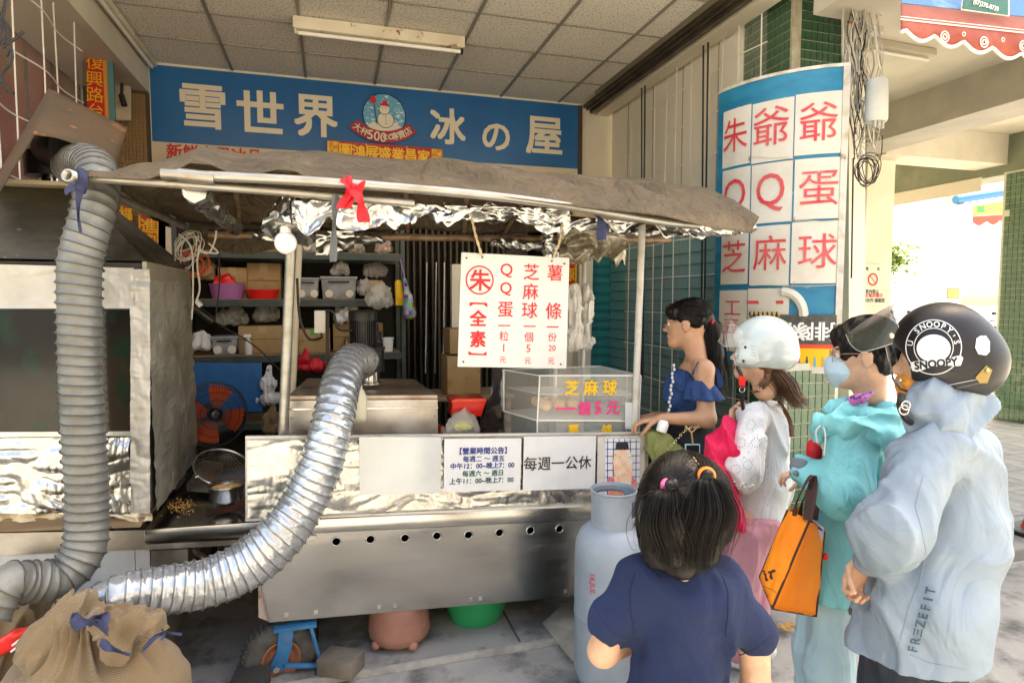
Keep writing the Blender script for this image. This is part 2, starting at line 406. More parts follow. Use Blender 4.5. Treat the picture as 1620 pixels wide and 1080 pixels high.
# ================================================================ materials
asphalt = M('asphalt', (.27, .26, .24), .85, c2=(.38, .365, .335), ns=3, bump=.004, bs=90, c3=(.1, .096, .09), n3=3.5, c3lo=.5, c3hi=.66)
concrete = M('pavement_concrete', (.26, .25, .23), .8, c2=(.13, .125, .115), ns=2.6, nlo=.48, nhi=.58, bump=.002, bs=60, c3=(.05, .047, .04), n3=5, c3lo=.56, c3hi=.75, rvar=.2)
pebble = M('washed_pebble', (.2, .14, .08), .8)
def _peb(N, L, c):
    v = N.new('ShaderNodeTexVoronoi'); v.inputs['Scale'].default_value = 60; L.new(c, v.inputs['Vector'])
    r = N.new('ShaderNodeValToRGB'); L.new(v.outputs['Distance'], r.inputs[0]); sp = N.new('ShaderNodeSeparateColor'); L.new(v.outputs['Color'], sp.inputs[0])
    r.color_ramp.elements[0].color = (1, 1, 1, 1); r.color_ramp.elements[1].color = (.15, .12, .1, 1); r.color_ramp.elements[1].position = .6
    q = N.new('ShaderNodeValToRGB'); L.new(sp.outputs[0], q.inputs[0]); e = q.color_ramp.elements
    e[0].color = (.09, .06, .035, 1); e[1].color = (.34, .27, .17, 1)
    x = N.new('ShaderNodeMix'); x.data_type = 'RGBA'; x.blend_type = 'MULTIPLY'; x.inputs[0].default_value = 1; L.new(q.outputs[0], x.inputs[6]); L.new(r.outputs[0], x.inputs[7])
    return x.outputs[2]
colour_from(pebble, _peb)
cream = M('cream_paint', (.8, .74, .6), .7, c2=(.72, .65, .5), ns=1.2, bump=.0006, bs=90, c3=(.42, .35, .25), n3=5, c3lo=.68, c3hi=.85)
white_ceil = M('ceiling_paint', (.62, .57, .47), .8, c2=(.5, .45, .36), ns=1.5, nlo=.4, nhi=.7, bump=.0005, bs=70, c3=(.38, .32, .24), n3=4, c3lo=.68, c3hi=.85)
tile_mat = M('ceiling_tile', (.47, .42, .33), .9, bump=.0015, bs=45)
def _til(N, L, c):
    n = N.new('ShaderNodeTexNoise'); n.inputs['Scale'].default_value = 75; n.inputs['Detail'].default_value = 2; L.new(c, n.inputs['Vector'])
    g = N.new('ShaderNodeNewGeometry'); n2 = N.new('ShaderNodeTexNoise'); n2.inputs['Scale'].default_value = .9; L.new(g.outputs['Position'], n2.inputs['Vector'])
    r = N.new('ShaderNodeMapRange'); r.inputs['From Min'].default_value = .34; r.inputs['From Max'].default_value = .41; L.new(n.outputs['Fac'], r.inputs['Value'])
    x = N.new('ShaderNodeMix'); x.data_type = 'RGBA'; L.new(r.outputs[0], x.inputs[0]); x.inputs[6].default_value = (.2, .15, .1, 1)
    y = N.new('ShaderNodeMix'); y.data_type = 'RGBA'; L.new(n2.outputs['Fac'], y.inputs[0]); y.inputs[6].default_value = (.7, .64, .53, 1); y.inputs[7].default_value = (.86, .82, .73, 1)
    L.new(y.outputs[2], x.inputs[7]); return x.outputs[2]
colour_from(tile_mat, _til)
tbar = M('ceiling_grid_metal', (.3, .28, .24), .5, .3)
brown_tile = M('brown_mosaic', (.26, .15, .06), .4, c2=(.36, .24, .11), ns=40)
green_tile = M('green_glazed_tile', (.03, .09, .05), .16, c2=(.07, .15, .075), ns=9, nlo=.35, nhi=.65, bump=.0004, bs=30, c3=(.2, .22, .15), n3=6, c3lo=.6, c3hi=.7, coat=.4)
grout = M('tile_grout', (.45, .44, .36), .8, c2=(.3, .3, .24), ns=8)
grout_pale = M('pale_grout', (.62, .62, .5), .8, c2=(.5, .5, .4), ns=8)
blue_sign = M('blue_sign_sheet', (.008, .12, .33), .35, c2=(.015, .15, .38), ns=1.5, c3=(.05, .14, .26), n3=9, c3lo=.66, c3hi=.8, coat=.1, rvar=.05)
cream_print = M('cream_print', (.8, .72, .55), .5)
cream_sheet = M('cream_sign_sheet', (.72, .62, .45), .5, c2=(.62, .52, .36), ns=2)
red_print = M('red_print', (.62, .02, .03), .5)
gold_print = M('gold_print', (.85, .5, .04), .35, .2)
red_foil = M('red_couplet_paper', (.55, .03, .015), .4, c2=(.75, .3, .02), ns=28, nlo=.55, nhi=.6)
teal_paint = M('teal_shutter_paint', (.02, .22, .24), .45, c2=(.04, .3, .32), ns=3, bump=.0005, bs=40)
teal_pale = M('grey_green_panel', (.12, .33, .33), .4, c2=(.18, .4, .38), ns=1.2)
dark_metal = M('dark_folding_door', (.025, .02, .015), .38, .5, c2=(.055, .045, .032), ns=3, nstretch=(1, 1, .2))
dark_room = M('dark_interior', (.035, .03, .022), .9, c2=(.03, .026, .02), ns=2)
alu = M('aluminium', (.6, .6, .58), .35, .9, c2=(.45, .44, .42), ns=9, rvar=.1)
white_enamel = M('rusty_white_enamel', (.72, .66, .52), .4, c2=(.6, .52, .38), ns=3, c3=(.22, .07, .02), n3=11, c3lo=.62, c3hi=.68)
white_tube = M('fluorescent_glass', (.85, .83, .75), .25)
black_pl = M('black_plastic', (.008, .008, .008), .4, c2=(.016, .015, .014), ns=20, rvar=.1)
cable_grey = M('grey_cable', (.45, .42, .36), .5)
cable_black = M('black_cable', (.02, .018, .016), .5)

# ================================================================ ground
struct('road', MB().add([(-30, -20, 0), (60, -20, 0), (60, 2.58, 0), (-30, 2.58, 0)], [(0, 1, 2, 3)]).mesh(), asphalt)
struct('ground', MB().add([(-150, -150, -.02), (200, -150, -.02), (200, 250, -.02), (-150, 250, -.02)], [(0, 1, 2, 3)]).mesh(), asphalt)
pav = struct('pavement', MB().box((-8, 2.6, -.01), (3.42, 3.72, .03)).mesh(), concrete)
struct('arcade_floor', MB().box((-8, 3.724, -.01), (3.42, 9, .13)).mesh(), pebble)
ra = struct('arcade_pavement', MB().box((3.424, 2.6, -.01), (9.2, 9, .086)).mesh(), M('grout_dark', (.2, .19, .17), .9))
slab_m = M('paving_slab', (.3, .29, .26), .65, c2=(.2, .2, .18), ns=5, bump=.001, bs=60, rvar=.2)
src = None; X0 = 3.43; k = 0
for i in range(13):
    for j in range(15):
        x, y = X0 + i * .42, 2.61 + j * .42
        if x > 8.6 or k > 290: continue
        if src is None:
            src = MB().box((x, y, .087), (x + .41, y + .41, .1)).obj('paving_slab', slab_m, ra)
            bx = src
        else: inst('paving_slab', src, wloc(src) + V((i * .42, j * .42, n1(i * 3.1, j * 2.3) * .002)), ra)
        k += 1
struct('kerb_strip', MB().box((-8, 2.585, -.01), (9, 2.599, .028)).mesh(), M('kerb_concrete', (.4, .39, .35), .8, c2=(.25, .24, .22), ns=8))
crk = MB()
for i in range(9):
    x = -1 + i * .9; crk.box((x, 2.61, .0305), (x + .012, 3.71, .0312))
struct('pavement_joint', crk.mesh(), M('joint_dark', (.06, .055, .05), .9))
struct('street_surface', MB().box((9.3, -20, .004), (40, 60, .03)).mesh(), M('sunlit_street', (.3, .29, .27), .8, c2=(.38, .37, .34), ns=2))
struct('sky', MB().lathe((0, 0, -300), [(900, 0), (900, 1)], 8).mesh(), M('x', (0, 0, 0))) if 0 else None

# ================================================================ building: walls, ceilings, beams
wb = thing('shophouse_wall', 'cream rear wall of the arcade behind the food cart', 'building', (2.5, 6.1, 0))
MB().box((-3.2, 6.15, 2.8), (2.55, 6.35, 3.95)).obj('wall', cream, wb)
MB().box((2.55, 6.12, 2.16), (6.2, 6.35, 3.95)).obj('wall', cream, wb)
MB().box((2.3, 6.12, .13), (2.62, 6.35, 2.16)).obj('wall', cream, wb)
MB().box((3.42, 6.12, .13), (5.75, 6.35, 2.16)).obj('wall', cream, wb)
MB().box((6.2, 5.95, .1), (6.62, 14, 3.95)).obj('wall', cream, wb)
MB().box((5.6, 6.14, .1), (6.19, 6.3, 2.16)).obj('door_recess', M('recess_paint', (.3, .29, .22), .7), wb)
MB().box((5.4, 6.06, .1), (5.62, 6.119, 2.5)).obj('shutter_edge', teal_paint, wb)
MB().box((-8, 2.7, 3.96), (8.3, 14, 9.0)).obj('upper_sun_block', cream, wb)  # unseen block overhead, height chosen to keep the sun off the people
MB().box((-8, 6.36, .13), (-1.75, 6.5, 3.95)).obj('wall', cream, wb)
# far wall and right opening, dark room behind the shelves
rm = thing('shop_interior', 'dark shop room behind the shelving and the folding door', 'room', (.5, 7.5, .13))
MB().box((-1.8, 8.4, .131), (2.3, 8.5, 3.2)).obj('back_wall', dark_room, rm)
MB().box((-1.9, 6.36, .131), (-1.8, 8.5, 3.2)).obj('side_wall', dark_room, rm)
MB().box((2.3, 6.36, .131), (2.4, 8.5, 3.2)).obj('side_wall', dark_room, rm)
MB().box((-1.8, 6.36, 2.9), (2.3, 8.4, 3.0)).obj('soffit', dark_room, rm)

ls = thing('side_wall', 'brown red side wall behind the gridded plastic curtain at left', 'wall', (-2.1, 4.5, 0))
MB().box((-2.3, 2.75, 0.03), (-2.0, 6.1, 3.95)).obj('wall', M('reddish_wall', (.34, .07, .045), .3, c2=(.36, .2, .1), ns=.9, nlo=.45, nhi=.55, c3=(.13, .1, .07), n3=2), ls)
for i in range(7):
    MB().box((-1.999, 3.0 + i * .42, .1), (-1.985, 3.008 + i * .42, 3.6)).obj('wall_joint', M('joint_brown', (.1, .06, .04), .6), ls)

cs = struct('ceiling', MB().box((-2.0, 2.72, 3.90), (2.62, 6.14, 3.95)).mesh(), cream)
SX = [-.81 + .62 * i for i in range(-1, 7)]; SX[-1] = 2.53; SY = [2.8, 3.18, 3.79, 4.4, 4.95, 5.5, 6.1]
first = {}
for i in range(len(SX) - 1):
    for j in range(len(SY) - 1):
        x0, x1, y0, y1 = SX[i] + .009, SX[i + 1] - .009, SY[j] + .009, SY[j + 1] - .009
        key = (round(x1 - x0, 3), round(y1 - y0, 3)); z = 3.655 + n1(i, j, 0, 4) * .003
        if key not in first:
            bmb = MB().box((x0, y0, z), (x1, y1, z + .015)); o = bmb.obj('ceiling_tile', tile_mat, cs); o['label'] = 'speckled grey ceiling tile'
            # centre the origin so that alike tiles share the mesh
            c = V(((x0 + x1) / 2, (y0 + y1) / 2, z)); o.data.transform(Matrix.Translation(-(c - wloc(o)))); o.location += c - wloc(o); first[key] = o
        else: inst('ceiling_tile', first[key], ((x0 + x1) / 2, (y0 + y1) / 2, z), cs, rot=(n1(i, j, 1) * .004, n1(i, j, 2) * .004, 0))
for x in SX[:-1]: MB().box((x - .012, 2.8, 3.645), (x + .012, 6.1, 3.6535)).obj('ceiling_grid_bar', tbar, cs)
for y in SY[:-1]:
    for i in range(len(SX) - 1): MB().box((SX[i] + .0125, y - .006, 3.646), (SX[i + 1] - .0125, y + .006, 3.6536)).obj('ceiling_grid_bar', tbar, cs)
MB().box((-1.43, 6.075, 3.63), (2.53, 6.1, 3.654)).obj('ceiling_edge_trim', cream, cs)
struct('ceiling_beam', MB().box((-1.98, 2.72, 3.38), (-1.47, 6.149, 3.899)).mesh(), white_ceil)
fl = thing('strip_light', 'long white strip light along the left ceiling beam', 'light', (-1.4, 5, 3.6))
MB().box((-1.469, 3.4, 3.60), (-1.40, 6.04, 3.644)).obj('light_tray', white_enamel, fl, bevel=.004)
MB().tube([(-1.43, 3.45, 3.585), (-1.43, 6.0, 3.585)], .014, 10).obj('light_tube', white_tube, fl, autos=True)

fx = thing('ceiling_light', 'rust stained fluorescent light on the tiled ceiling', 'light', (.4, 4.83, 3.6))
MB().prism([(-.23, 4.79, 3.645), (1.03, 4.79, 3.645), (1.03, 4.79, 3.56), (-.23, 4.79, 3.56)], (0, .07, 0)).obj('light_tray', white_enamel, fx, bevel=.004)
MB().tube([(-.2, 4.83, 3.54), (1.0, 4.83, 3.54)], .015, 12).obj('light_tube', white_tube, fx, autos=True)
for x in (-.22, 1.005): MB().box((x, 4.81, 3.525), (x + .015, 4.85, 3.559)).obj('lamp_holder', black_pl if x > 0 else white_enamel, fx)

rr = thing('curtain_rail', 'dark metal rail along the ceiling edge above the right curtain', 'rail', (2.62, 4.5, 3.55))
for i, (a, b, c, d) in enumerate([(2.575, 2.60, 3.62, 3.65), (2.61, 2.635, 3.60, 3.645), (2.65, 2.69, 3.57, 3.62)]):
    MB().box((a, 2.75, c), (b, 6.1, d)).obj('rail_channel', M('dark_bronze', (.09, .07, .05), .4, .6, c2=(.16, .13, .1), ns=4), rr)
MB().box((2.72, 2.72, 3.56), (2.86, 6.118, 3.899)).obj('fascia', cream, rr)

# right hand ceilings and beams
cr = struct('ceiling_slab', MB().box((2.862, 2.72, 3.66), (8.3, 12, 3.9)).mesh(), white_ceil)
struct('ceiling_beam', MB().box((5.62, 2.71, 3.30), (6.12, 5.9, 3.662)).mesh(), M('beam_grey', (.36, .33, .28), .7, c2=(.45, .41, .34), ns=2))
struct('ceiling_beam', MB().box((6.2, 5.7, 3.30), (8.3, 6.1, 3.6622)).mesh(), white_ceil)
struct('ceiling_beam', MB().box((8.12, 2.71, 3.18), (8.62, 12, 3.6618)).mesh(), M('greenish_beam', (.16, .18, .12), .6, c2=(.24, .25, .18), ns=2))
struct('ceiling_beam', MB().box((2.87, 2.73, 3.35), (8.28, 3.2, 3.6616)).mesh(), white_ceil)
MB().box((8.1, 6.0, 3.02), (8.115, 11, 3.2)).obj('broken_plaster_edge', M('rough_plaster', (.6, .55, .45), .9, bump=.01, bs=20), cr)
fr = thing('ceiling_light', 'short fluorescent light on the right hand ceiling beside the wires', 'light', (4.6, 4.5, 3.6))
a0, a1 = atZ(1375, 75, 3.6), atZ(1473, 92, 3.6)
dirv = (a1 - a0).normalized(); sv = dirv.cross(V((0, 0, 1))) * .05
MB().prism([a0 - sv, a1 - sv, a1 + sv, a0 + sv], (0, 0, .055)).obj('light_tray', M('old_light_tray', (.4, .36, .28), .5), fr, bevel=.004)
MB().tube([a0 + dirv * .03 + V((0, 0, -.02)), a1 - dirv * .03 + V((0, 0, -.02))], .014, 10).obj('light_tube', M('dim_tube', (.6, .58, .5), .3), fr, autos=True)

# mosaic pillar at the left of the blue sign, with a white board and a cable
mp = thing('mosaic_pillar', 'brown mosaic pillar left of the blue sign', 'pillar', (-1.6, 6.1, .13))
MB().box((-1.95, 6.0, .131), (-1.47, 6.149, 3.379)).obj('pillar_core', M('mosaic_grout', (.09, .065, .04), .8), mp)
sm = None; rows = []
mb = MB()
for i in range(16):
    for j in range(90):
        x, z = -1.9 + i * .0275, .25 + j * .0345
        if x > -1.49: continue
        if j > 46 and 9 <= i and len(rows) < 280 and z < 3.36: rows.append((x, z)); continue
        if z < 3.36: mb.box((x, 5.992 + rnd.random() * .001, z), (x + .024, 6.0005, z + .031))
mb.obj('mosaic_tiles', brown_tile, mp, kind='stuff')
for (x, z) in rows:
    if sm is None:
        sm = MB().box((x, 5.992, z), (x + .024, 6.0005, z + .031)).obj('tile', brown_tile, mp); b0 = V((x, 0, z)); l0 = wloc(sm)
    else: inst('tile', sm, l0 + V((x - b0.x, rnd.random() * .0012, z - b0.z)), mp)
wbrd = plate('wall_board', [(163, 60), (206, 100), (206, 190), (166, 190)], 5.9, .03, M('white_board', (.68, .6, .46), .6, c2=(.5, .42, .3), ns=4))
tag(wbrd, 'dirty white board on the pillar left of the blue sign', 'board')
cb = thing('hanging_cable', 'black cable with plug hanging over the white board by the pillar', 'cable', atY(190, 100, 5.8))
tube('cable', spline([atY(152, 40, 5.75), atY(175, 62, 5.8), atY(190, 95, 5.84), atY(193, 130, 5.84), atY(192, 155, 5.84)]), .012, cable_black, cb)
tube('plug', [atY(192, 150, 5.83), atY(197, 168, 5.83)], .022, cable_black, cb)
# red and gold stand-up banner behind the curtain
bn = thing('vertical_banner', 'red and gold vertical banner with teal frame at upper left', 'banner', atY(155, 190, 5.3))
plate('frame', [(138, 60), (163, 65), (178, 90), (182, 192), (140, 192)], 5.34, .03, M('teal_frame', (.08, .2, .2), .5), bn)
plate('border', [(138, 68), (158, 72), (168, 92), (172, 190), (138, 190)], 5.33, .008, M('orange_border', (.6, .25, .04), .5), bn)
plate('red_field', [(138, 84), (161, 88), (166, 190), (138, 190)], 5.32, .008, M('red_banner', (.55, .02, .015), .4), bn)
for ch, (x, y) in zip('復興路台', [(149, 98), (149, 125), (150, 150), (151, 176)]):
    lettering(ch, atY(x, y, 5.315), .11, gold_print, bn, name='character')

# ================================================================ the blue shop sign
sg = thing('shop_sign', 'wide blue sign with large cream characters and a snowman badge', 'sign', (.53, 6.06, 2.87))
YS = 6.06
MB().box((-1.463, YS, 2.98), (2.5, YS + .04, 3.628)).obj('blue_board', blue_sign, sg)
MB().box((-1.463, YS, 2.78), (2.5, YS + .041, 2.979)).obj('cream_board', cream_sheet, sg)
MB().box((-1.475, YS - .004, 2.78), (-1.4635, YS + .042, 3.628)).obj('trim', cream_print, sg)
MB().box((2.501, YS - .004, 2.2), (2.55, YS + .05, 3.63)).obj('trim', M('dark_trim', (.07, .045, .03), .5), sg)
for ch, x, y, h in [('雪', 321, 169, .36), ('世', 412, 177, .355), ('界', 500, 184, .36), ('冰', 709, 200, .33), ('の', 785, 217, .25), ('屋', 861, 215, .36)]:
    lettering(ch, atY(x, y, YS - .003), h, cream_print, sg, name='character', weight=.032)
lettering('新鮮水果冰品', atY(340, 243, YS - .003), .12, red_print, sg, weight=.03)
bc = atY(608, 183, YS - .004)
MB().lathe(bc, [(0, 0), (.205, 0), (.205, .004), (0, .004)], 48, (0, -1, 0)).obj('badge_ring', M('navy_print', (.01, .02, .05), .5), sg)
MB().lathe(bc + V((0, -.0055, 0)), [(0, 0), (.195, 0), (.195, .003), (0, .003)], 48, (0, -1, 0)).obj('badge', M('sky_print', (.12, .42, .6), .5, c2=(.8, .85, .85), ns=22, nlo=.56, nhi=.6, nstretch=(1, 1, 2)), sg)
def flat(pts, c, y, mat, name, parent, d=.002): return MB().prism([c + V((px, y, pz)) for px, pz in pts], (0, d, 0)).obj(name, mat, parent)
circ = lambda x, z, rx, rz, n=20: [(x + rx * math.cos(2 * math.pi * i / n), z + rz * math.sin(2 * math.pi * i / n)) for i in range(n)]
navy = MATS['navy_print']; snow = M('snow_print', (.82, .76, .62), .5)
flat([(-.16, -.1), (-.1, -.07), (0, -.08), (.1, -.07), (.16, -.1), (.1, -.16), (0, -.19), (-.1, -.16)], bc, -.0115, snow, 'snow_ground', sg)
for k, (x, z, rx, rz) in enumerate([(.01, -.045, .075, .07), (.0, .05, .048, .045)]):
    flat(circ(x, z, rx + .005, rz + .005), bc, -.0145 - k * .006, navy, 'snowman_outline', sg); flat(circ(x, z, rx, rz), bc, -.0175 - k * .006, snow, 'snowman', sg)
flat([(-.04, .085), (.045, .08), (.04, .098), (.028, .1), (.025, .13), (-.015, .132), (-.018, .1), (-.04, .1)], bc, -.027, red_print, 'snowman_hat', sg)
flat([(-.075, -.09), (-.068, -.09), (-.095, .12), (-.102, .12)], bc, -.0265, navy, 'broom_stick', sg); flat(circ(-.105, .13, .03, .035, 10), bc, -.0285, red_print, 'broom_head', sg)
for x, z in ((-.02, .06), (.012, .062), (.01, -.02), (.012, -.05), (.012, -.08)): flat(circ(x, z, .005, .005, 8), bc, -.0265, navy, 'snowman_button', sg)
rb = atY(606, 213, YS - .004); RRb = .42; arc = []
def arcp(t, r): return (math.sin(t) * r, -math.cos(t) * r + RRb)
pts = [arcp(-.72 + i * .12, RRb + .055) for i in range(13)] + [arcp(.72 - i * .12, RRb - .055) for i in range(13)]
flat(pts, rb + V((0, 0, -.03)), -.03, M('ribbon_red', (.42, .03, .05), .5), 'ribbon', sg)
for ch, t in zip(['大', '杯', '500', 'cc', '專', '賣', '店'], [-.6, -.42, -.14, .1, .26, .42, .58]):
    x, z = arcp(t, RRb); a = V((math.cos(t), 0, math.sin(t)))
    lettering(ch, rb + V((x, -.032, z - .03)), .085 if ch == '500' else (.05 if ch == 'cc' else .07), cream_print, sg, ax=a, ay=V((-a.z, 0, a.x)), weight=.02)
pq = thing('new_year_plaque', 'red strip with golden characters stuck below the snowman badge', 'plaque', atY(609, 262, 6.0))
YP = 6.0
pl = [(518, 222), (700, 236), (700, 262), (518, 256)]
plate('plaque_board', pl, YP, .02, M('plaque_red', (.5, .02, .01), .35, c2=(.75, .4, .04), ns=26, nlo=.57, nhi=.6), pq)
for a, b in ((518, 536), (683, 700)):
    plate('gold_corner', [(a, 223 + (a - 518) * .077), (b, 223 + (b - 518) * .077), (b, 262), (a, 257)], YP - .003, .002, M('gold_leaf', (.7, .42, .06), .35, .4, c2=(.4, .1, .02), ns=30), pq)
for i, ch in enumerate('圖鴻展盛業昌家'): lettering(ch, atY(547 + i * 20.6, 238 + i * 1.6, YP - .004), .115, gold_print, pq, name='character', weight=.03)

# ================================================================ rear openings: folding door, cream post, couplets, teal shutter
fd = thing('folding_door', 'dark corrugated metal door between the shelves and the menu board', 'door', (1.2, 6.2, .13))
src = None; n = 0
for i in range(20):
    x = .52 + i * .062
    if src is None: src = MB().prism([(x, 6.2, .131), (x + .02, 6.17, .131), (x + .04, 6.17, .131), (x + .06, 6.2, .131)], (0, 0, 2.75)).obj('door_panel', dark_metal, fd); l0 = wloc(src)
    else: inst('door_panel', src, l0 + V((i * .062, 0, 0)), fd)
MB().box((.5, 6.205, .131), (2.0, 6.25, 2.85)).obj('door_backing', dark_metal, fd)
for px in (675, 690, 703): tube('door_rod', [atY(px, 415, 6.0), atY(px - 2, 590, 6.0)], .008, alu, fd)
cp = plate('cream_post', [(715, 418), (729, 418), (729, 600), (715, 600)], 5.6, .08, cream); tag(cp, 'cream wooden post behind the left edge of the menu board', 'post')
cp = plate('cream_post', [(917, 380), (939, 381), (934, 600), (914, 600)], 5.95, .1, cream); tag(cp, 'cream post beside the teal shutter', 'post')
def couplet(pix, Y, chars, lab, gold=.9):
    t = thing('couplet', lab, 'paper banner', atY(pix[3][0], pix[3][1], Y))
    plate('paper', pix, Y, .004, red_foil, t); n = len(chars); (x0, y0), (x1, y1), (x2, y2), (x3, y3) = pix
    plate('gold_edge', [(x0 - 1.5, y0), (x0 + 1, y0), (x3 + 1, y3), (x3 - 1.5, y3)], Y - .003, .002, gold_print, t)
    plate('gold_edge', [(x1 - 1, y1), (x1 + 1.5, y1), (x2 + 1.5, y2), (x2 - 1, y2)], Y - .003, .002, gold_print, t)
    for i, ch in enumerate(chars):
        f = (i + .5) / n; lettering(ch, atY((x0 + x1) / 2 * (1 - f) + (x3 + x2) / 2 * f, (y0 + y1) / 2 * (1 - f) + (y2 + y3) / 2 * f, Y - .006), min(.14, .006 * (y3 - y0) / n * .8), gold_print, t, name='character', weight=.03)
couplet([(889, 394), (912, 395), (909, 500), (886, 500)], 5.9, '財源滾滾', 'gold and red vertical couplet behind the menu board')
couplet([(193, 326), (204, 330), (204, 372), (193, 366)], 5.9, '福福', 'narrow red gold couplet left of the wider one under the canopy')
couplet([(221, 340), (249, 350), (249, 400), (221, 388)], 5.9, '進迎', 'wider red and gold couplet left of the pale post')
cp = plate('pale_post', [(262, 358), (276, 362), (276, 500), (262, 500)], 5.7, .08, cream); tag(cp, 'pale post between the red couplet and the shelves', 'post')
ts = thing('roller_shutter', 'teal roller shutter on the rear wall right of the menu board', 'shutter', (3.0, 6.1, .13))
src = None
for i in range(21):
    z = .14 + i * .096
    if src is None: src = MB().prism([(2.621, 6.10, z), (2.621, 6.085, z + .03), (2.621, 6.085, z + .075), (2.621, 6.11, z + .094)], (.79, 0, 0)).obj('shutter_slat', teal_paint, ts); l0 = wloc(src)
    else: inst('shutter_slat', src, l0 + V((0, 0, i * .096)), ts)
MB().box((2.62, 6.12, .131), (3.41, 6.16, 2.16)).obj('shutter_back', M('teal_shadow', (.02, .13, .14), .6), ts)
# grey green screen wall seen through the curtain
gs = thing('side_partition', 'cream and grey green side partition behind the clear gridded curtain', 'wall', (2.95, 4.9, .1))
MB().box((2.9, 3.95, 2.18), (2.96, 6.08, 3.89)).obj('upper_panel', M('bright_cream', (.9, .86, .74), .6, c2=(.86, .8, .66), ns=1.5), gs)
MB().box((2.9, 3.95, .131), (2.955, 6.08, 2.17)).obj('lower_panel', teal_pale, gs)
for i in range(4): tube('panel_joint', [(2.897, 4.2 + i * .5, .15), (2.897, 4.2 + i * .5, 3.88)], .005, M('joint_tan', (.35, .29, .2), .7), gs)
for i in range(19): MB().box((2.885, 3.96, .2 + i * .1), (2.899, 6.07, .208 + i * .1)).obj('panel_rib', M('teal_rib', (.05, .17, .17), .5), gs)

# ================================================================ clear gridded curtains (sheet + woven white cords)
pvc = M('clear_pvc', (.85, .83, .72), .12, alpha=.1); cord = M('white_cord', (.78, .76, .68), .5)
def curtain(name, label, X, y0, y1, z0, z1, sy, sz, sl=0, wob=.02):
    t = thing(name, label, 'curtain', (X, (y0 + y1) / 2, z0)); f = lambda y, z: X + wob * math.sin(y * 9 + z * .6) + sl * (z1 - z)
    MB().grid(lambda u, v: V((f(y0 + u * (y1 - y0), z0 + v * (z1 - z0)), y0 + u * (y1 - y0), z0 + v * (z1 - z0))), 60, 12).obj('clear_sheet', pvc, t, smooth=True)
    mb = MB(); y = y0 + .05
    while y < y1: mb.tube([(f(y, z0 + q * (z1 - z0) / 10), y, z0 + q * (z1 - z0) / 10) for q in range(11)], .0045, 4); y += sy
    z = z0 + .05
    while z < z1:
        mb.tube([(f(y0 + q * (y1 - y0) / 50, z), y0 + q * (y1 - y0) / 50, z) for q in range(51)], .0045, 4); z += sz
    mb.obj('woven_grid', cord, t, kind='stuff')
    return t
curtain('gridded_curtain', 'clear plastic curtain with white grid hanging left of the pillar sign', 2.76, 3.5, 5.45, .25, 3.5, .2, .3)
curtain('gridded_curtain', 'clear plastic curtain with white grid at the upper left edge', -1.55, 2.8, 4.75, 1.2, 3.62, .26, .33)
for k, (y, lab) in enumerate([(4.05, 'black cord pair hanging down the clear curtain nearest the pillar'), (5.0, 'thin black cord on the clear curtain farther from the pillar')]):
    t = thing('hanging_rope', lab, 'cord', (2.73, y, 1)); tube('cord', [(2.7, y, 3.5), (2.72, y, .9)], .007, cable_black, t); tube('cord', [(2.7, y + .06, 3.5), (2.72, y + .03, .9)], .007, cable_black, t)

# ================================================================ green tiled columns
def tiled_column(label, lo, hi, tw, th, zr_list, faces):
    t = thing('tiled_column', label, 'column', ((lo[0] + hi[0]) / 2, (lo[1] + hi[1]) / 2, lo[2]))
    MB().box(lo, hi).obj('column_core', grout_pale, t); mb = MB(); srcs = {}; k = 0
    for fc in faces:
        L_ = hi[0] - lo[0] if fc == 'front' else hi[1] - lo[1]
        nx = int(L_ / tw); nz = int((hi[2] - lo[2]) / th)
        for i in range(nx):
            for j in range(nz):
                a, z = i * tw + (L_ - nx * tw) / 2, lo[2] + j * th + .005
                e = .008
                if fc == 'front': b = ((lo[0] + a, lo[1] - e, z), (lo[0] + a + tw - .006, lo[1] + .001, z + th - .006))
                else: b = ((lo[0] - e, lo[1] + a, z), (lo[0] + .001, lo[1] + a + tw - .006, z + th - .006))
                if k < 290 and any(z0 < z < z1 for z0, z1 in zr_list):
                    k += 1
                    if fc not in srcs: o = MB().box(*b).obj('tile', green_tile, t); srcs[fc] = (o, V(b[0]), wloc(o))
                    else: o, b0, l0 = srcs[fc]; inst('tile', o, l0 + V(b[0]) - b0 + (V((0, rnd.random() * .002, 0)) if fc == 'front' else V((rnd.random() * .002, 0, 0))), t)
                elif rnd.random() > .01: mb.box(*b)
    if mb.v: mb.obj('tiles', green_tile, t, kind='stuff')
    return t
col1 = tiled_column('green tiled column behind the curved white sign', (2.93, 3.45, .03), (3.37, 3.95, 3.66), .047, .062, [(3.1, 3.6)], ['front', 'left'])
tiled_column('green tiled column at the far right edge beside the street', (8.1, 5.3, .1), (8.6, 5.72, 3.2), .06, .075, [(.9, 2.5)], ['front', 'left'])
tiled_column('dark green tiled base below the curved sign', (2.62, 3.06, .03), (3.02, 3.4, 1.22), .05, .082, [(.3, 1.25)], ['front', 'left'])
mg = thing('column_edge_strip', 'metal corner strip up the tiled column above the curved sign', 'strip', (2.93, 3.44, 3.1))
MB().box((2.915, 3.43, .1), (2.985, 3.4415, 3.655)).obj('strip', M('worn_cream_metal', (.5, .46, .35), .5, c2=(.3, .25, .17), ns=12), mg)

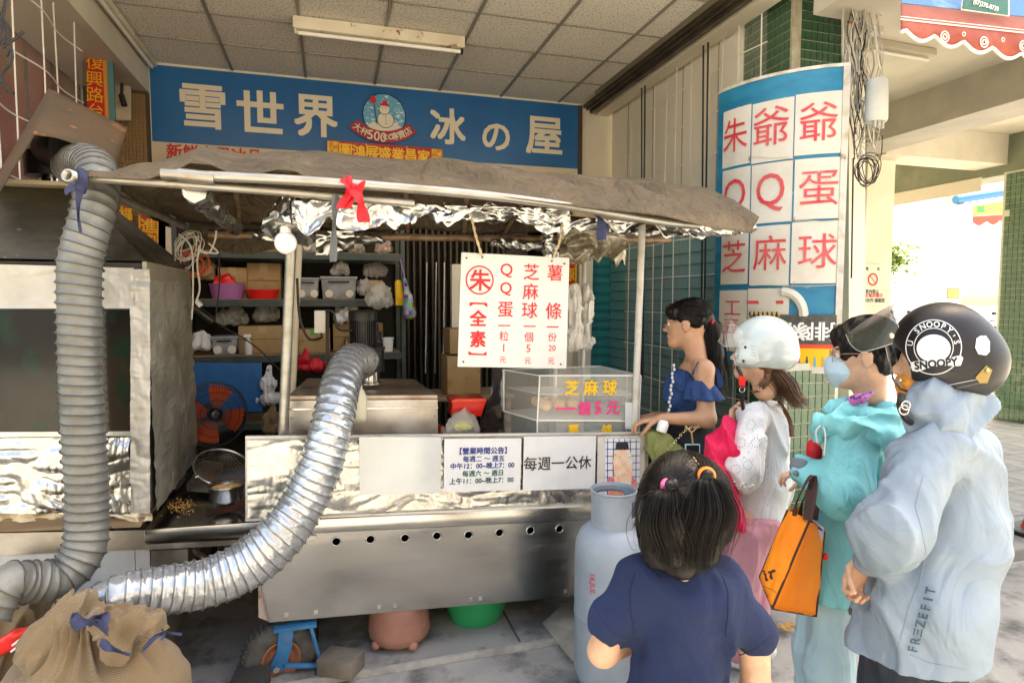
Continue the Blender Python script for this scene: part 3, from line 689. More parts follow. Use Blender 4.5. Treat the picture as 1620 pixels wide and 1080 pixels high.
# ================================================================ unseen shophouses across the street, added to bounce sunlight into the arcade
opw = M('sunlit_plaster', (.68, .66, .62), .8, c2=(.6, .54, .44), ns=.4); opg = M('window_glass_dark', (.05, .07, .08), .1); opf = M('window_frame_grey', (.35, .35, .33), .5)
for k, (x0, x1, h, lab, cm) in enumerate([(-16, -5.1, 11, 'cream shophouse across the street, left of the opening', opw), (-5, 6, 9.5, 'pale pink shophouse directly across the street', M('pink_plaster', (.68, .56, .48), .8)), (6.1, 17, 12, 'tall pale shophouse across the street at right', opw)]):
    t = thing('shophouse', lab, 'building', ((x0 + x1) / 2, -14, 0)); MB().box((x0, -18, 0), (x1, -12, h)).obj('wall', cm, t)
    for i in range(4):
        for j in range(3):
            x = x0 + 1 + i * 2.5; z = 3.9 + j * 2.6
            if z + 1.5 > h: continue
            f_ = MB().box((x, -11.999, z), (x + 1.5, -11.95, z + 1.4)).obj('window', opf, t); MB().box((x + .08, -11.949, z + .08), (x + 1.42, -11.94, z + 1.32)).obj('pane', opg, f_)
    for i in range(2): MB().box((x0 + .4 + i * 5.2, -11.999, .1), (x0 + 5 + i * 5.2, -11.9, 2.9)).obj('shop_shutter', M('shutter_grey', (.25, .27, .28), .5, .3), t)

t = thing('black_wires', 'tangle of loose_black wires hanging at the top left corner'.replace('loose_black', 'loose black'), 'wires', atY(15, 140, 3.2))
for q in (((-5, 15), (12, 45), (4, 75), (38, 50)), ((2, 30), (20, 90), (3, 120), (12, 145)), ((10, -5), (0, 60), (16, 70), (10, 90)), ((-5, 125), (10, 140), (22, 148), (20, 146))): tube('wire', spline([atY(x, y, 3.2) for x, y in q], 6), .006, cable_black, t, 6)
# ================================================================ materials for the cart
def mpp(p): return (V(p) - EYE).dot(FW) / FPX
steel = M('brushed_steel', (.47, .455, .425), .2, 1, c2=(.5, .49, .46), ns=2.5, nstretch=(.4, 1, 3), bump=.0004, bs=14, bstretch=(.5, 1, 1), rvar=.1, aniso=.4, c3=(.42, .38, .32), n3=2.5, c3lo=.6, c3hi=.8)
steel_dull = M('dull_steel', (.5, .49, .47), .4, 1, c2=(.36, .33, .29), ns=5, rvar=.12, bump=.0003, bs=40)
foil = M('aluminium_foil', (.56, .55, .51), .3, 1, bump=.0016, bs=42, bstretch=(1, 1, .6), rvar=.06, ns=12)
foil_dull = M('sooty_foil', (.5, .47, .4), .4, .45, c2=(.3, .27, .2), ns=4, bump=.003, bs=22, bstretch=(1, 1.6, .5), rvar=.12, c3=(.55, .5, .4), n3=9, c3lo=.6, c3hi=.75)
foil_white = M('white_coated_foil', (.47, .455, .41), .42, .3, bump=.002, bs=22, c2=(.38, .36, .31), ns=5)
galv = M('galvanised_pipe', (.42, .405, .36), .38, .7, c2=(.3, .275, .22), ns=14, nstretch=(.3, 1, 1), rvar=.1, c3=(.28, .16, .07), n3=9, c3lo=.66, c3hi=.74)
rusty = M('rusty_pipe', (.4, .3, .2), .6, .4, c2=(.25, .12, .05), ns=20)
canvas = M('canopy_canvas', (.14, .098, .055), .85, wr=(13, .035, (1, 1, 1)), c2=(.085, .064, .04), ns=3.5, bump=.001, bs=240, c3=(.18, .14, .09), n3=9, c3lo=.55, c3hi=.8)
paper = M('white_paper', (.62, .63, .63), .5, c2=(.57, .58, .57), ns=8)
sheetp = M('plastic_sleeve', (.56, .58, .56), .16, .1, c2=(.48, .5, .47), ns=3, bump=.0008, bs=9)
red_pl = M('red_plastic', (.72, .02, .015), .3)
red_cloth = M('red_cloth', (.65, .01, .02), .6, c2=(.5, .01, .02), ns=10)
white_pl = M('white_plastic', (.78, .77, .72), .35)
frame_white = M('worn_white_frame', (.56, .54, .48), .5, c2=(.38, .34, .26), ns=12, nlo=.5, nhi=.7)
wood = wave_mat('weathered_wood', (.3, .21, .12), (.18, .12, .07), 3, 'Z', .75)
card = M('cardboard', (.42, .27, .12), .8, c2=(.34, .21, .09), ns=4, c3=(.25, .14, .06), n3=12, c3lo=.6, c3hi=.75)
CX = V((1, 0, -.05)).normalized(); CZ = V((.05, 0, 1)).normalized()

def crumple(name, P00, P10, P11, P01, nu, nv, amp, fr, mat, parent, seed=1, sharp=0, off=(0, -1, 0), edge=0, thick=0, **k):
    """wrinkled sheet over the four corners; edge: raggedness of the lower rim"""
    P00, P10, P11, P01 = map(V, (P00, P10, P11, P01)); off = V(off); nn = (P10 - P00).cross(P01 - P00).normalized()
    uu, vv = np.meshgrid(np.linspace(0, 1, nu + 1), np.linspace(0, 1, nv + 1)); A = [np.array(p) for p in (P00, P10, P11, P01)]
    P = ((1 - uu) * (1 - vv))[..., None] * A[0] + (uu * (1 - vv))[..., None] * A[1] + (uu * vv)[..., None] * A[2] + ((1 - uu) * vv)[..., None] * A[3]
    Q = P * fr; wq = vnoise(Q * .5, seed + 9)[..., None] * 1.2; n = np.abs(vnoise(Q * np.array([.55, 1, 1.6]) + wq, seed)) * 1.5 + np.abs(vnoise(Q * np.array([1.2, 2, 4.4]) + wq * 2, seed + 1)) * .7 + np.abs(vnoise(Q * np.array([5, 4, 2.5]) + wq, seed + 2)) * .3 + np.abs(vnoise(Q * 8, seed + 6)) * .12
    n = n - n.min(); P = P + (n * amp)[..., None] * np.array(nn if nn.dot(off) > 0 else -nn)
    if edge: P[..., 2] -= (1 - vv) * edge * (vnoise(P * 9, seed + 4) + .6 * vnoise(P * 25, seed + 5))
    vs = P.reshape(-1, 3); mb = MB(); w_ = nu + 1
    mb.add([tuple(p) for p in vs], [(j * w_ + i, j * w_ + i + 1, (j + 1) * w_ + i + 1, (j + 1) * w_ + i) for j in range(nv) for i in range(nu)])
    me = mb.mesh(); 
    return link(name, me, mat, parent, True, **k)

def plate2d(name, outer, holes, Y, depth, mat, parent, r=.016):
    c = bpy.data.curves.new('c', 'CURVE'); c.dimensions = '2D'; c.fill_mode = 'BOTH'; c.extrude = depth / 2
    def sp(pts):
        s_ = c.splines.new('POLY'); s_.points.add(len(pts) - 1); s_.use_cyclic_u = True
        for q, p in zip(s_.points, pts): q.co = (p[0], p[1], 0, 1)
    sp(outer)
    for h in holes: sp([(h[0] + r * math.cos(a * math.pi / 10), h[1] + r * math.sin(a * math.pi / 10)) for a in range(20)])
    t = bpy.data.objects.new('t', c); COL.objects.link(t)
    me = bpy.data.meshes.new_from_object(t.evaluated_get(bpy.context.evaluated_depsgraph_get())); bpy.data.objects.remove(t)
    me.transform(Matrix(((1, 0, 0, 0), (0, 0, -1, Y + depth / 2), (0, 1, 0, 0), (0, 0, 0, 1))))
    return link(name, me, mat, parent)

cart = thing('food_cart', 'stainless steel snack cart with foil covered counter under a canvas canopy', 'food cart', (.5, 3.0, .03))
YC = 2.65
out = [atY(x, y, YC) for x, y in [(425, 984), (1022, 933), (1022, 817), (944, 821), (504, 843), (395, 850)]]
hp = [(532, 856), (586, 852.5), (640.6, 850.6), (691, 847), (741, 845.5), (790, 842), (839, 838.5), (885, 836), (931.5, 833)]
holes = [atY(x, y, YC) for x, y in hp]
plate2d('apron', [(p.x, p.z) for p in out], [(p.x, p.z) for p in holes], YC, .004, steel, cart)
for p in holes:
    MB().torus(p + V((0, -.001, 0)), .0185, .0035, 20, 6, (0, 1, 0)).obj('hole_rim', steel, cart, smooth=True)
MB().prism([p + V((0, .2, 0)) for p in out], (0, .02, 0)).obj('hole_shade_sheet', M('dark_inside', (.01, .01, .01), .9), cart)  # black sheet that paints the shade seen through the apron holes
bl, br_ = atY(425, 984, YC), atY(1022, 933, YC); tl, tr = atY(395, 850, YC), atY(1022, 817, YC)
MB().prism([bl, bl + V((0, .8, 0)), tl + V((0, .8, 0)), tl], CX * .006).obj('side_panel', steel_dull, cart)
MB().prism([br_, br_ + V((0, .8, 0)), tr + V((0, .8, 0)), tr], CX * -.006).obj('side_panel', steel_dull, cart)
MB().prism([bl + V((0, .8, 0)), br_ + V((0, .8, 0)), tr + V((0, .8, 0)), tl + V((0, .8, 0))], (0, .006, 0)).obj('back_panel', steel_dull, cart)
MB().prism([atY(x, y, YC - .02) for x, y in [(228, 838), (388, 827), (944, 798.5), (1026, 794), (1026, 817), (944, 821), (504, 843), (418, 848), (228, 858)]], (0, .86, 0)).obj('counter_top', steel, cart, bevel=.004)
MB().prism([atY(x, y, YC - .012) for x, y in [(229, 861), (418, 851), (500, 847), (500, 853), (418, 859), (229, 870)]], (0, .03, 0)).obj('counter_lip', steel_dull, cart)
MB().prism([atY(x, y, YC + .06) for x, y in [(239, 871), (297, 868), (297, 906), (239, 908)]], (0, .5, 0)).obj('under_box', steel_dull, cart)
tube('brace', [atY(300, 866, 2.8), atY(372, 912, 3.1)], .012, galv, cart)
MB().prism([atY(x, y, YC + .02) for x, y in [(408, 850), (424, 850), (424, 982), (409, 976)]], (0, .04, 0)).obj('corner_leg', M('scuffed_paint', (.5, .42, .38), .6, c2=(.35, .12, .08), ns=14, nlo=.55, nhi=.6), cart)
for x in (453, 500, 600, 625, 745, 760, 895): 
    p = atY(x, 975 - (x - 425) * .085, YC - .004); MB().box(p - V((.008, 0, .008)), p + V((.008, .003, .008))).obj('apron_clip', alu, cart)
# foil covered upright board along the counter
YB = YC - .012
fbp = [(388, 690), (1027, 683.5), (1024, 795), (388, 823)]
MB().prism([atY(x, y, YB) for x, y in fbp], (0, .02, 0)).obj('foil_board', frame_white, cart, bevel=.003)
crumple('foil_cover', atY(392, 818, YB - .002), atY(943, 792, YB - .002), atY(943, 692, YB - .002), atY(392, 696, YB - .002), 280, 60, .008, 8, foil, cart, 3)
for a, b in (((388, 690), (1027, 683.5)), ((388, 821), (944, 797))):
    MB().prism([atY(a[0], a[1], YB - .011), atY(b[0], b[1], YB - .011), atY(b[0], b[1] + 3.5, YB - .011), atY(a[0], a[1] + 3.5, YB - .011)], (0, .01, 0)).obj('board_trim', frame_white, cart)
# posts and rails
for pts, Y, r, m in [(((448, 690), (461, 372)), 2.72, .021, galv), (((460, 690), (474, 372)), 3.4, .017, cream), (((1004, 680), (1016, 352)), 2.68, .017, frame_white),
                     (((868, 480), (865, 345)), 2.62, .02, foil), (((876, 660), (880, 400)), 3.45, .018, alu), (((921, 640), (925, 372)), 3.2, .012, frame_white)]:
    mm_ = {'post': 1}; tube('post', [atY(*pts[0], Y), atY(*pts[1], Y)], r, m, cart, 14)
R1 = spline([atY(255, 275, 2.3), atY(540, 290, 2.3), atY(818, 315, 2.32), atY(1040, 350, 2.36), atY(1140, 360, 2.45)], 10)
tube('front_rail', R1, .0175, galv, cart, 14); tube('rail_sleeve', [R1[0] + V((.05, 0, .0)), R1[0] + V((.16, 0, -.006))], .022, galv, cart, 14)
tube('lower_rail', spline([atY(137, 281, 2.34), atY(400, 300, 2.34), atY(655, 322, 2.34)], 8), .0155, galv, cart, 14)
tube('lower_rail', spline([atY(904, 335, 2.4), atY(1046, 350, 2.4)], 4), .017, rusty, cart, 14)
tube('side_rail', [atY(122, 284, 2.33), atY(289, 357, 3.35)], .0165, galv, cart, 14)
MB().lathe(atY(106, 277, 2.28), [(.021, 0), (.021, .09), (.016, .09), (.016, 0)], 16, (.35, .93, -.12), closed=True).obj('rail_end', galv, cart, smooth=True)
tube('back_rail', [atY(330, 372, 3.5), atY(600, 375, 3.5), atY(1060, 380, 3.5)], .02, rusty, cart, 12)
tube('ridge_pole', [atY(300, 243, 2.92) - V((0, 0, .03)), atY(1120, 305, 2.92) - V((0, 0, .04))], .016, galv, cart, 10)
def wrapped(pts, r, name='foil_wrap', seed=0, parent=None, n=14, m=26, am=.3, mat=None):
    P = spline(pts, m // (len(pts) - 1)); mb = MB(); mb.tube(P, [r * (1 + am * n1(i * .9, seed)) for i in range(len(P))], n)
    nz = vnoise(np.array(mb.v) * 38, seed + 1); c = np.array(mb.v); mb.v = [tuple(V(a) + V((n1(i, 1, seed), n1(i, 2, seed), n1(i, 3, seed))) * r * .22) for i, a in enumerate(mb.v)]
    return mb.obj(name, mat or foil, parent or cart)
wrapped([atY(400, 372, 3.42), atY(500, 377, 3.42), atY(604, 378, 3.42)], .024, seed=1)
wrapped([atY(776, 384, 3.3), atY(830, 388, 3.3), atY(905, 390, 3.3)], .026, seed=2)
wrapped([atY(306, 300, 2.36), atY(335, 330, 2.7), atY(372, 360, 3.3)], .032, seed=3)
wrapped([atY(925, 372, 3.0), atY(1000, 368, 2.8), atY(1125, 366, 2.55)], .02, seed=4)
wrapped([atY(924, 362, 3.19), atY(926, 385, 3.19), atY(926, 410, 3.19)], .028, seed=5)
wrapped([atY(865, 348, 2.6), atY(867, 380, 2.6), atY(868, 402, 2.6)], .026, seed=6)
wrapped([atY(1062, 350, 2.42), atY(1120, 362, 2.45), atY(1190, 358, 2.62)], .03, seed=7, am=.5)
crumple('foil_drape', atY(462, 352, 2.36), atY(900, 358, 2.38), atY(900, 332, 2.38), atY(462, 318, 2.36), 200, 24, .022, 15, foil, cart, 5, edge=.085)
crumple('foil_drape', atY(700, 350, 2.45), atY(1120, 372, 2.5), atY(1120, 352, 2.5), atY(700, 322, 2.45), 170, 18, .022, 16, foil, cart, 8, edge=.035)
crumple('foil_drape', atY(500, 412, 3.3), atY(560, 400, 3.3), atY(560, 366, 3.3), atY(500, 366, 3.3), 24, 14, .02, 14, foil, cart, 9, edge=.06)
crumple('foil_drape', atY(880, 400, 2.95), atY(985, 412, 2.9), atY(985, 362, 2.9), atY(880, 352, 2.95), 50, 20, .05, 12, M('plastic_scrap', (.5, .46, .36), .2, .3, c2=(.2, .16, .1), ns=12), cart, 12, edge=.05)
# canopy
fe = [(139, 279), (231, 283), (280, 268), (305, 254), (330, 258), (361, 272), (398, 277), (444, 266), (469, 271), (490, 283), (552, 285), (600, 293), (750, 305), (863, 320), (924, 328), (1044, 340), (1127, 360), (1187, 369)]
te = [(150, 277), (190, 270), (240, 257), (290, 243), (318, 232), (340, 233), (388, 243), (430, 239), (500, 241), (560, 248), (620, 252), (702, 256), (751, 262), (826, 270), (882, 275), (939, 281), (1029, 286), (1116, 295), (1157, 315), (1197, 345)]
be = [(289, 350), (330, 356), (600, 364), (900, 370), (1080, 352), (1140, 345)]
def along(poly, u):
    xs = [p[0] for p in poly]; x = xs[0] + u * (xs[-1] - xs[0]); return x, float(np.interp(x, xs, [p[1] for p in poly]))
def canopy_fn(u, v):
    f = atY(*along(fe, u), 2.3 if u < .95 else 2.3 + (u - .95) * 5); yr = 2.85 - .4 * max(0, .12 - u) / .12 - .15 * max(0, u - .9) / .1
    r_ = atY(*along(te, u), yr); b = atY(*along(be, u), 3.5)
    if v < .5:
        t = v * 2; p = f.lerp(r_, t); p.z += .02 * math.sin(math.pi * t) * (1 if u > .5 else .3)
        a = math.sin(math.pi * min(1, t * 1.02)); q = np.array([[p.x * 5 + p.y * 3, p.y * 2, p.z * 3]])
        p += V((0, -.04, .01)) * (abs(float(vnoise(q, 2)[0])) * 1.8 + .5 * float(vnoise(q * 2.7, 3)[0])) * a * (1.2 if u > .45 else .6)
    else:
        t = v * 2 - 1; p = r_.lerp(b, t); p.z += .03 * math.sin(math.pi * t) + .015 * n1(p.x * 4, p.y * 4)
    return p
cn = MB().grid(canopy_fn, 220, 40).obj('canopy', canvas, cart, smooth=True)
sol = cn.modifiers.new('s', 'SOLIDIFY'); sol.thickness = .003
# left end flap of the canopy, hanging from side rail
MB().grid(lambda u, v: (atY(139, 281, 2.33).lerp(atY(289, 352, 3.4), u)).lerp(canopy_fn(0, .5).lerp(canopy_fn(.02, .75), u), v) + V((0, 0, .01 * math.sin(u * 9))), 20, 8).obj('canopy_flap', canvas, cart, smooth=True)
# dark brown canvas that hangs behind, below the back rail
crumple('rear_canvas', atY(300, 385, 3.62), atY(395, 400, 3.62), atY(560, 368, 3.55), atY(300, 352, 3.55), 40, 12, .04, 6, canvas, cart, 21)
for (a, b) in (((370, 262, 2.9), (378, 358, 3.45)), ((640, 262, 2.9), (645, 364, 3.48)), ((740, 272, 2.9), (735, 366, 3.48)), ((845, 280, 2.9), (800, 366, 3.48))):
    tube('rafter', [atY(*a) - V((0, 0, .03)), atY(*b)], .012, rusty, cart)
# foil covered lamp box + bulb
lb = thing('light_bulb', 'white round bulb hanging from a foil wrapped holder under the canopy', 'bulb', atY(452, 383, 2.4))
MB().ell(atY(452, 384, 2.4), (.04, .04, .042), 20, 14).obj('bulb', M('bulb_glass', (.85, .84, .8), .15), lb, smooth=True)
tube('socket', [atY(452, 372, 2.4), atY(452, 358, 2.4)], .02, white_pl, lb)
fb = wrapped([atY(440, 328, 2.42), atY(462, 345, 2.44), atY(455, 368, 2.42)], .062, 'foil_ball', 11, lb, 20, 24, .5)
tube('wire', spline([atY(455, 310, 2.33), atY(458, 335, 2.33), atY(462, 355, 2.33)], 4), .003, black_pl, lb, 5); tube('wire', [atY(449, 342, 2.33), atY(466, 338, 2.33)], .003, black_pl, lb, 5)
# ribbons, straps
rt = thing('red_ribbon', 'red cloth ribbon tied round the canopy rail', 'ribbon', atY(560, 350, 2.27))
def ribbon(pts, w0, mat, parent, name='ribbon_strip', wd=(1, 0, 0)):
    P = spline(pts, 6); W = V(wd); n = len(P) - 1
    return MB().grid(lambda u, v: P[round(v * n)] + W * (w0 * (u - .5)) * (1 + .35 * math.sin(v * 9)) + V((0, -.01 * math.sin(u * 4 + v * 5), 0)), 4, n).obj(name, mat, parent, smooth=True)
ribbon([atY(548, 283, 2.29), atY(555, 300, 2.26), atY(543, 330, 2.27)], .04, red_cloth, rt); ribbon([atY(545, 318, 2.27), atY(558, 305, 2.25), atY(575, 300, 2.27)], .05, red_cloth, rt, wd=(.3, 0, 1))
ribbon([atY(560, 300, 2.26), atY(570, 320, 2.25), atY(576, 352, 2.26)], .034, red_cloth, rt); MB().torus(atY(552, 293, 2.3), .024, .012, 16, 8, (1, 0, 0)).obj('knot', red_cloth, rt, smooth=True)
st = thing('grey_strap', 'grey strap hanging beside the bulb from the canopy rail', 'strap', atY(528, 414, 2.3)); ribbon([atY(531, 308, 2.3), atY(529, 350, 2.3), atY(527, 414, 2.3)], .02, M('grey_webbing', (.12, .12, .12), .8), st)
st = thing('navy_tie', 'dark navy cloth tie knotted on the rusty rail by the right post', 'cloth tie', atY(950, 380, 2.36)); navy_cl = M('navy_cloth', (.025, .03, .07), .8, c2=(.04, .045, .1), ns=30)
ribbon([atY(930, 336, 2.37), atY(942, 340, 2.34), atY(950, 350, 2.36), atY(952, 380, 2.36)], .03, navy_cl, st); ribbon([atY(940, 338, 2.36), atY(956, 352, 2.36), atY(958, 368, 2.36)], .02, navy_cl, st)
st = thing('dark_tie', 'dark strip tying the pipe joint at the left canopy corner', 'cloth tie', atY(122, 372, 2.26)); MB().torus(atY(128, 287, 2.32), .03, .014, 14, 8, (.8, .5, 0)).obj('knot', navy_cl, st, smooth=True)
ribbon([atY(127, 285, 2.27), atY(124, 330, 2.26), atY(127, 368, 2.26)], .012, navy_cl, st); ribbon([atY(104, 300, 2.27), atY(118, 296, 2.25), atY(136, 284, 2.26)], .03, navy_cl, st, wd=(.2, 0, 1))
# casters
def wheel(cx, cy, Y, r, par, lab):
    w_ = thing('caster_wheel', lab, 'wheel', atY(cx, cy, Y) - V((0, 0, r))) if par is None else par
    c = atY(cx, cy, Y); ax = V((-.25, 1, 0)).normalized()
    rub = M('dirty_rubber', (.045, .042, .038), .8, c2=(.1, .095, .085), ns=14, bump=.001, bs=60)
    q = MB().lathe(c - ax * .03, [(r * .52, -.012), (r * .62, -.02), (r * .88, -.016), (r * .97, 0), (r, .02), (r, .04), (r * .97, .06), (r * .88, .076), (r * .52, .07)], 48, ax, closed=True).obj('tyre', rub, w_, smooth=True)
    tr_ = MB()
    for i in range(40):
        a = i * math.pi / 20; u = ax.orthogonal().normalized(); v = ax.cross(u); d = u * math.cos(a) + v * math.sin(a); s_ = ax.cross(d)
        tr_.prism([c + d * r * .985 + s_ * .006 + ax * -.03, c + d * r * .985 - s_ * .006 + ax * -.03, c + d * (r + .004) - s_ * .005 + ax * -.03, c + d * (r + .004) + s_ * .005 + ax * -.03], ax * .06)
    tr_.obj('tread', rub, w_)
    MB().lathe(c - ax * .042, [(.0, .0), (r * .2, .0), (r * .22, .012), (r * .42, .018), (r * .46, .0), (r * .54, -.004), (r * .56, .01), (r * .5, .06), (0, .06)], 32, ax).obj('rim', M('rusty_orange_rim', (.32, .1, .04), .6, .2, c2=(.2, .11, .07), ns=14), w_, smooth=True)
    return w_, c, ax
bluep = M('blue_caster_paint', (.015, .12, .28), .45, c2=(.03, .17, .34), ns=8, c3=(.18, .1, .06), n3=22, c3lo=.62, c3hi=.68)
w1, c, ax = wheel(442, 1036, 2.70, .15, None, 'worn caster wheel with rusty orange rim and blue fork under the cart')
f0 = c - ax * .065
MB().prism([f0 + V(p) for p in [(-.01, 0, .14), (.05, 0, .145), (.04, 0, .06), (.02, 0, .0), (.0, 0, -.035), (-.035, 0, -.04), (-.05, 0, -.01), (-.02, 0, .05)]], ax * .012).obj('fork', bluep, w1, bevel=.003)
MB().prism([f0 + V(p) for p in [(.0, 0, -.005), (.16, 0, -.035), (.165, 0, -.052), (.0, 0, -.025)]], ax * .02).obj('fork_arm', bluep, w1, bevel=.003)
MB().prism([f0 + V(p) for p in [(.11, 0, .14), (.125, 0, .14), (.163, 0, -.03), (.147, 0, -.03)]], ax * .02).obj('fork_arm', bluep, w1, bevel=.003)
MB().box(f0 + V((-.03, -.005, .135)), f0 + V((.14, .1, .15))).obj('mount_plate', bluep, w1)
MB().lathe(f0 + V((-.025, 0, -.02)) - ax * .012, [(0, 0), (.014, 0), (.014, .015), (0, .015)], 6, ax).obj('axle_nut', steel_dull, w1)
# ================================================================ boards and notices on the counter front
YN = YB - .034
def notice(pix, lab, rows, mat=paper, y=YN):
    t = thing('notice', lab, 'notice', atY(pix[3][0], pix[3][1], y)); plate('paper', pix, y, .002, mat, t)
    for s, x, yy, h, c, wt in rows: lettering(s, atY(x, yy, y - .002), h, c, t, ax=CX, ay=CZ, weight=wt)
    return t
nblue = M('dark_blue_print', (.01, .03, .2), .5); nteal = M('dark_green_print', (.0, .09, .09), .5); nblack = M('black_print', (.02, .02, .02), .5)
notice([(568, 691), (698, 691), (697, 780), (569, 783)], 'blank clear plastic sleeve on the foil counter front', [], sheetp)
notice([(703, 694), (825, 693), (823, 775), (702, 778)], 'white notice with opening hours in five lines on the counter', [
    ('【營業時間公告】', 765, 712.5, .03, nblue, .03), ('每週二 ～ 週五', 765.5, 725, .027, nblue, .02), ('中午12：00~晚上7：00', 764, 736, .027, nblue, .03),
    ('每週六 ～ 週日', 764, 748, .027, nteal, .02), ('上午11：00~晚上7：00', 762.5, 759.5, .027, nteal, .03)])
notice([(829, 690), (943, 689), (941, 772), (827, 776)], 'white notice with one line of large black characters on the counter', [('每週一公休', 883, 732, .062, nblack, .01)])
po = thing('drink_poster', 'poster of a fruit tea bottle on the counter behind the gas cylinder', 'poster', atY(985, 785, YN))
plate('poster_sheet', [(946, 690), (1021, 688), (1019, 790), (944, 793)], YN, .003, frame_white, po)
plate('picture', [(958, 694), (1013, 693), (1011, 781), (957, 783)], YN - .004, .002, M('poster_pale', (.72, .74, .76), .4), po)
for i in range(6): plate('grid_line', [(961 + i * 9, 694), (962 + i * 9, 694), (961.5 + i * 9, 782), (960.5 + i * 9, 782)], YN - .0065, .001, nblue, po)
for i in range(8): plate('grid_line', [(958, 699 + i * 11), (1012, 698 + i * 11), (1012, 699 + i * 11), (958, 700 + i * 11)], YN - .0067, .001, nblue, po)
plate('printed_fruit', [(960, 758), (975, 750), (1000, 752), (1008, 765), (1008, 781), (962, 782)], YN - .009, .001, M('pink_print', (.7, .12, .22), .4, c2=(.8, .4, .1), ns=60), po)
plate('printed_bottle', [(972, 712), (996, 711), (1001, 730), (998, 776), (974, 777), (970, 730)], YN - .0115, .001, M('bottle_print', (.75, .7, .6), .3, c2=(.85, .4, .2), ns=22, c3=(.3, .5, .15), n3=30), po)
plate('printed_cap', [(975, 700), (993, 699), (995, 710), (974, 711)], YN - .0135, .001, nblack, po)

mbd = thing('menu_board', 'white hanging menu board with red characters and a circled mark', 'menu board', atY(812, 583, 2.55))
YM = 2.55; plate('board', [(730, 399), (901, 408), (896, 583), (724, 580)], YM, .008, M('white_board_face', (.66, .65, .61), .3, c2=(.6, .585, .54), ns=3), mbd, bevel=.002)
mred = M('menu_red', (.62, .01, .02), .4); Yt = YM - .002
def ch(s, x, y, hp, w_=.008, sx=1): 
    p = atY(x, y, Yt); return lettering(s, p, hp * mpp(p), mred, mbd, ax=V((1, 0, -.02)), ay=V((-.02 * -1, 0, 1)), weight=w_, sx=sx, name='character')
p = atY(759, 443, Yt); MB().lathe(p, [(.0555, 0), (.0615, 0), (.0615, .0008), (.0555, .0008)], 48, (0, 1, 0), closed=True).obj('circle_mark', mred, mbd)
ch('朱', 760, 443, 33, .02)
for s, x, y, h, sx in [('【', 757, 481, 0, 1), ('全', 756.5, 503, 24, 1.05), ('素', 756, 536, 25, 1), ('】', 755, 559, 0, 1)]:
    if h: ch(s, x, y, h, .03, sx)
plate('bracket', [(743, 478), (771, 479), (771, 486), (765, 481.5), (749, 481), (743, 485)], Yt, .001, mred, mbd); plate('bracket', [(741, 561), (770, 562), (770, 556), (764, 559.5), (747, 558.5), (741, 555)], Yt, .001, mred, mbd)
for s, x, y, h in [('Q', 801.5, 428, 22), ('Q', 800.5, 457, 21), ('蛋', 799.5, 489.5, 24), ('一', 798, 514.8, 1.8), ('粒', 797.5, 531.5, 15), ('1', 797, 550, 12), ('元', 795.5, 569, 10),
                   ('芝', 841, 430, 25), ('麻', 839.5, 461, 25), ('球', 838, 490.5, 25), ('一', 838, 516, 1.8), ('個', 836.5, 533, 15), ('5', 836, 551, 12), ('元', 835, 570.5, 10),
                   ('薯', 878, 431.5, 25), ('條', 876, 491.5, 26), ('一', 874.5, 517, 1.8), ('份', 874, 533, 14), ('20', 873.5, 550.5, 9), ('元', 872, 571, 10)]:
    ch(s, x, y, h, .006 if h > 18 else .0)
for x, y in ((738, 408), (893, 417), (733, 572), (887, 576), (763, 407), (873, 413)):
    p = atY(x, y, Yt - .001); MB().lathe(p, [(0, 0), (.004, 0), (.004, .002), (0, .002)], 10, (0, -1, 0)).obj('screw', nblack, mbd)
for k, (a, b, c_, lab) in enumerate([((745, 338), (752, 370), (762, 404), 'left string that holds the menu board'), ((891, 345), (886, 380), (875, 409), 'right string that holds the menu board')]):
    t = thing('string', lab, 'string', atY(*c_, 2.54)); q = spline([atY(*a, 2.4), atY(*b, 2.5), atY(*c_, 2.54)], 10)
    for s_ in (0, 1): tube('strand', [p + V((math.cos(i * .9 + s_ * 3.14), 0, math.sin(i * .9 + s_ * 3.14))) * .003 for i, p in enumerate(q)], .0035, M('jute_string', (.55, .45, .28), .9), t, 6)

# ================================================================ steel exhaust hood box, blower, acrylic display
hd = thing('steel_hood', 'boxy stainless hood behind the counter under the black blower', 'hood', (.1, 3.2, .7)); z0 = 1.18
a, b, c_, d_ = [atZ(x, y, z) for x, y, z in ((455, 626, 1.18), (694, 626, 1.155), (673, 590, 1.155), (466, 588, 1.18))]
c_.y = min(c_.y, 3.5); d_.y = 3.5; d_.x = a.x + .06; c_.x = b.x - .03; b.y = a.y
MB().add([a, b, c_, d_, a - V((0, 0, .02)), b - V((0, 0, .02)), c_ - V((0, 0, .02)), d_ - V((0, 0, .02))], [(0, 1, 2, 3), (4, 7, 6, 5), (0, 4, 5, 1), (1, 5, 6, 2), (2, 6, 7, 3), (3, 7, 4, 0)]).obj('lid', M('stained_steel', (.42, .36, .3), .4, .85, c2=(.24, .13, .08), ns=2.6, nlo=.45, nhi=.62, rvar=.12, c3=(.1, .13, .15), n3=3.3, c3lo=.6, c3hi=.66), hd, bevel=.004)
MB().add([a + V((0, -.004, -.021)), b + V((0, -.004, -.021)), c_ - V((0, 0, .021)), d_ - V((0, 0, .021)), a + V((0, -.004, -.42)), b + V((0, -.004, -.42)), c_ - V((0, 0, .42)), d_ - V((0, 0, .42))], [(0, 1, 2, 3), (4, 7, 6, 5), (0, 4, 5, 1), (1, 5, 6, 2), (2, 6, 7, 3), (3, 7, 4, 0)]).obj('body', steel_dull, hd, bevel=.003)
MB().prism([a + V((0, -.012, -.055)), b + V((0, -.012, -.055)), b + V((0, -.012, -.062)), a + V((0, -.012, -.062))], (0, .007, 0)).obj('seam', steel, hd)
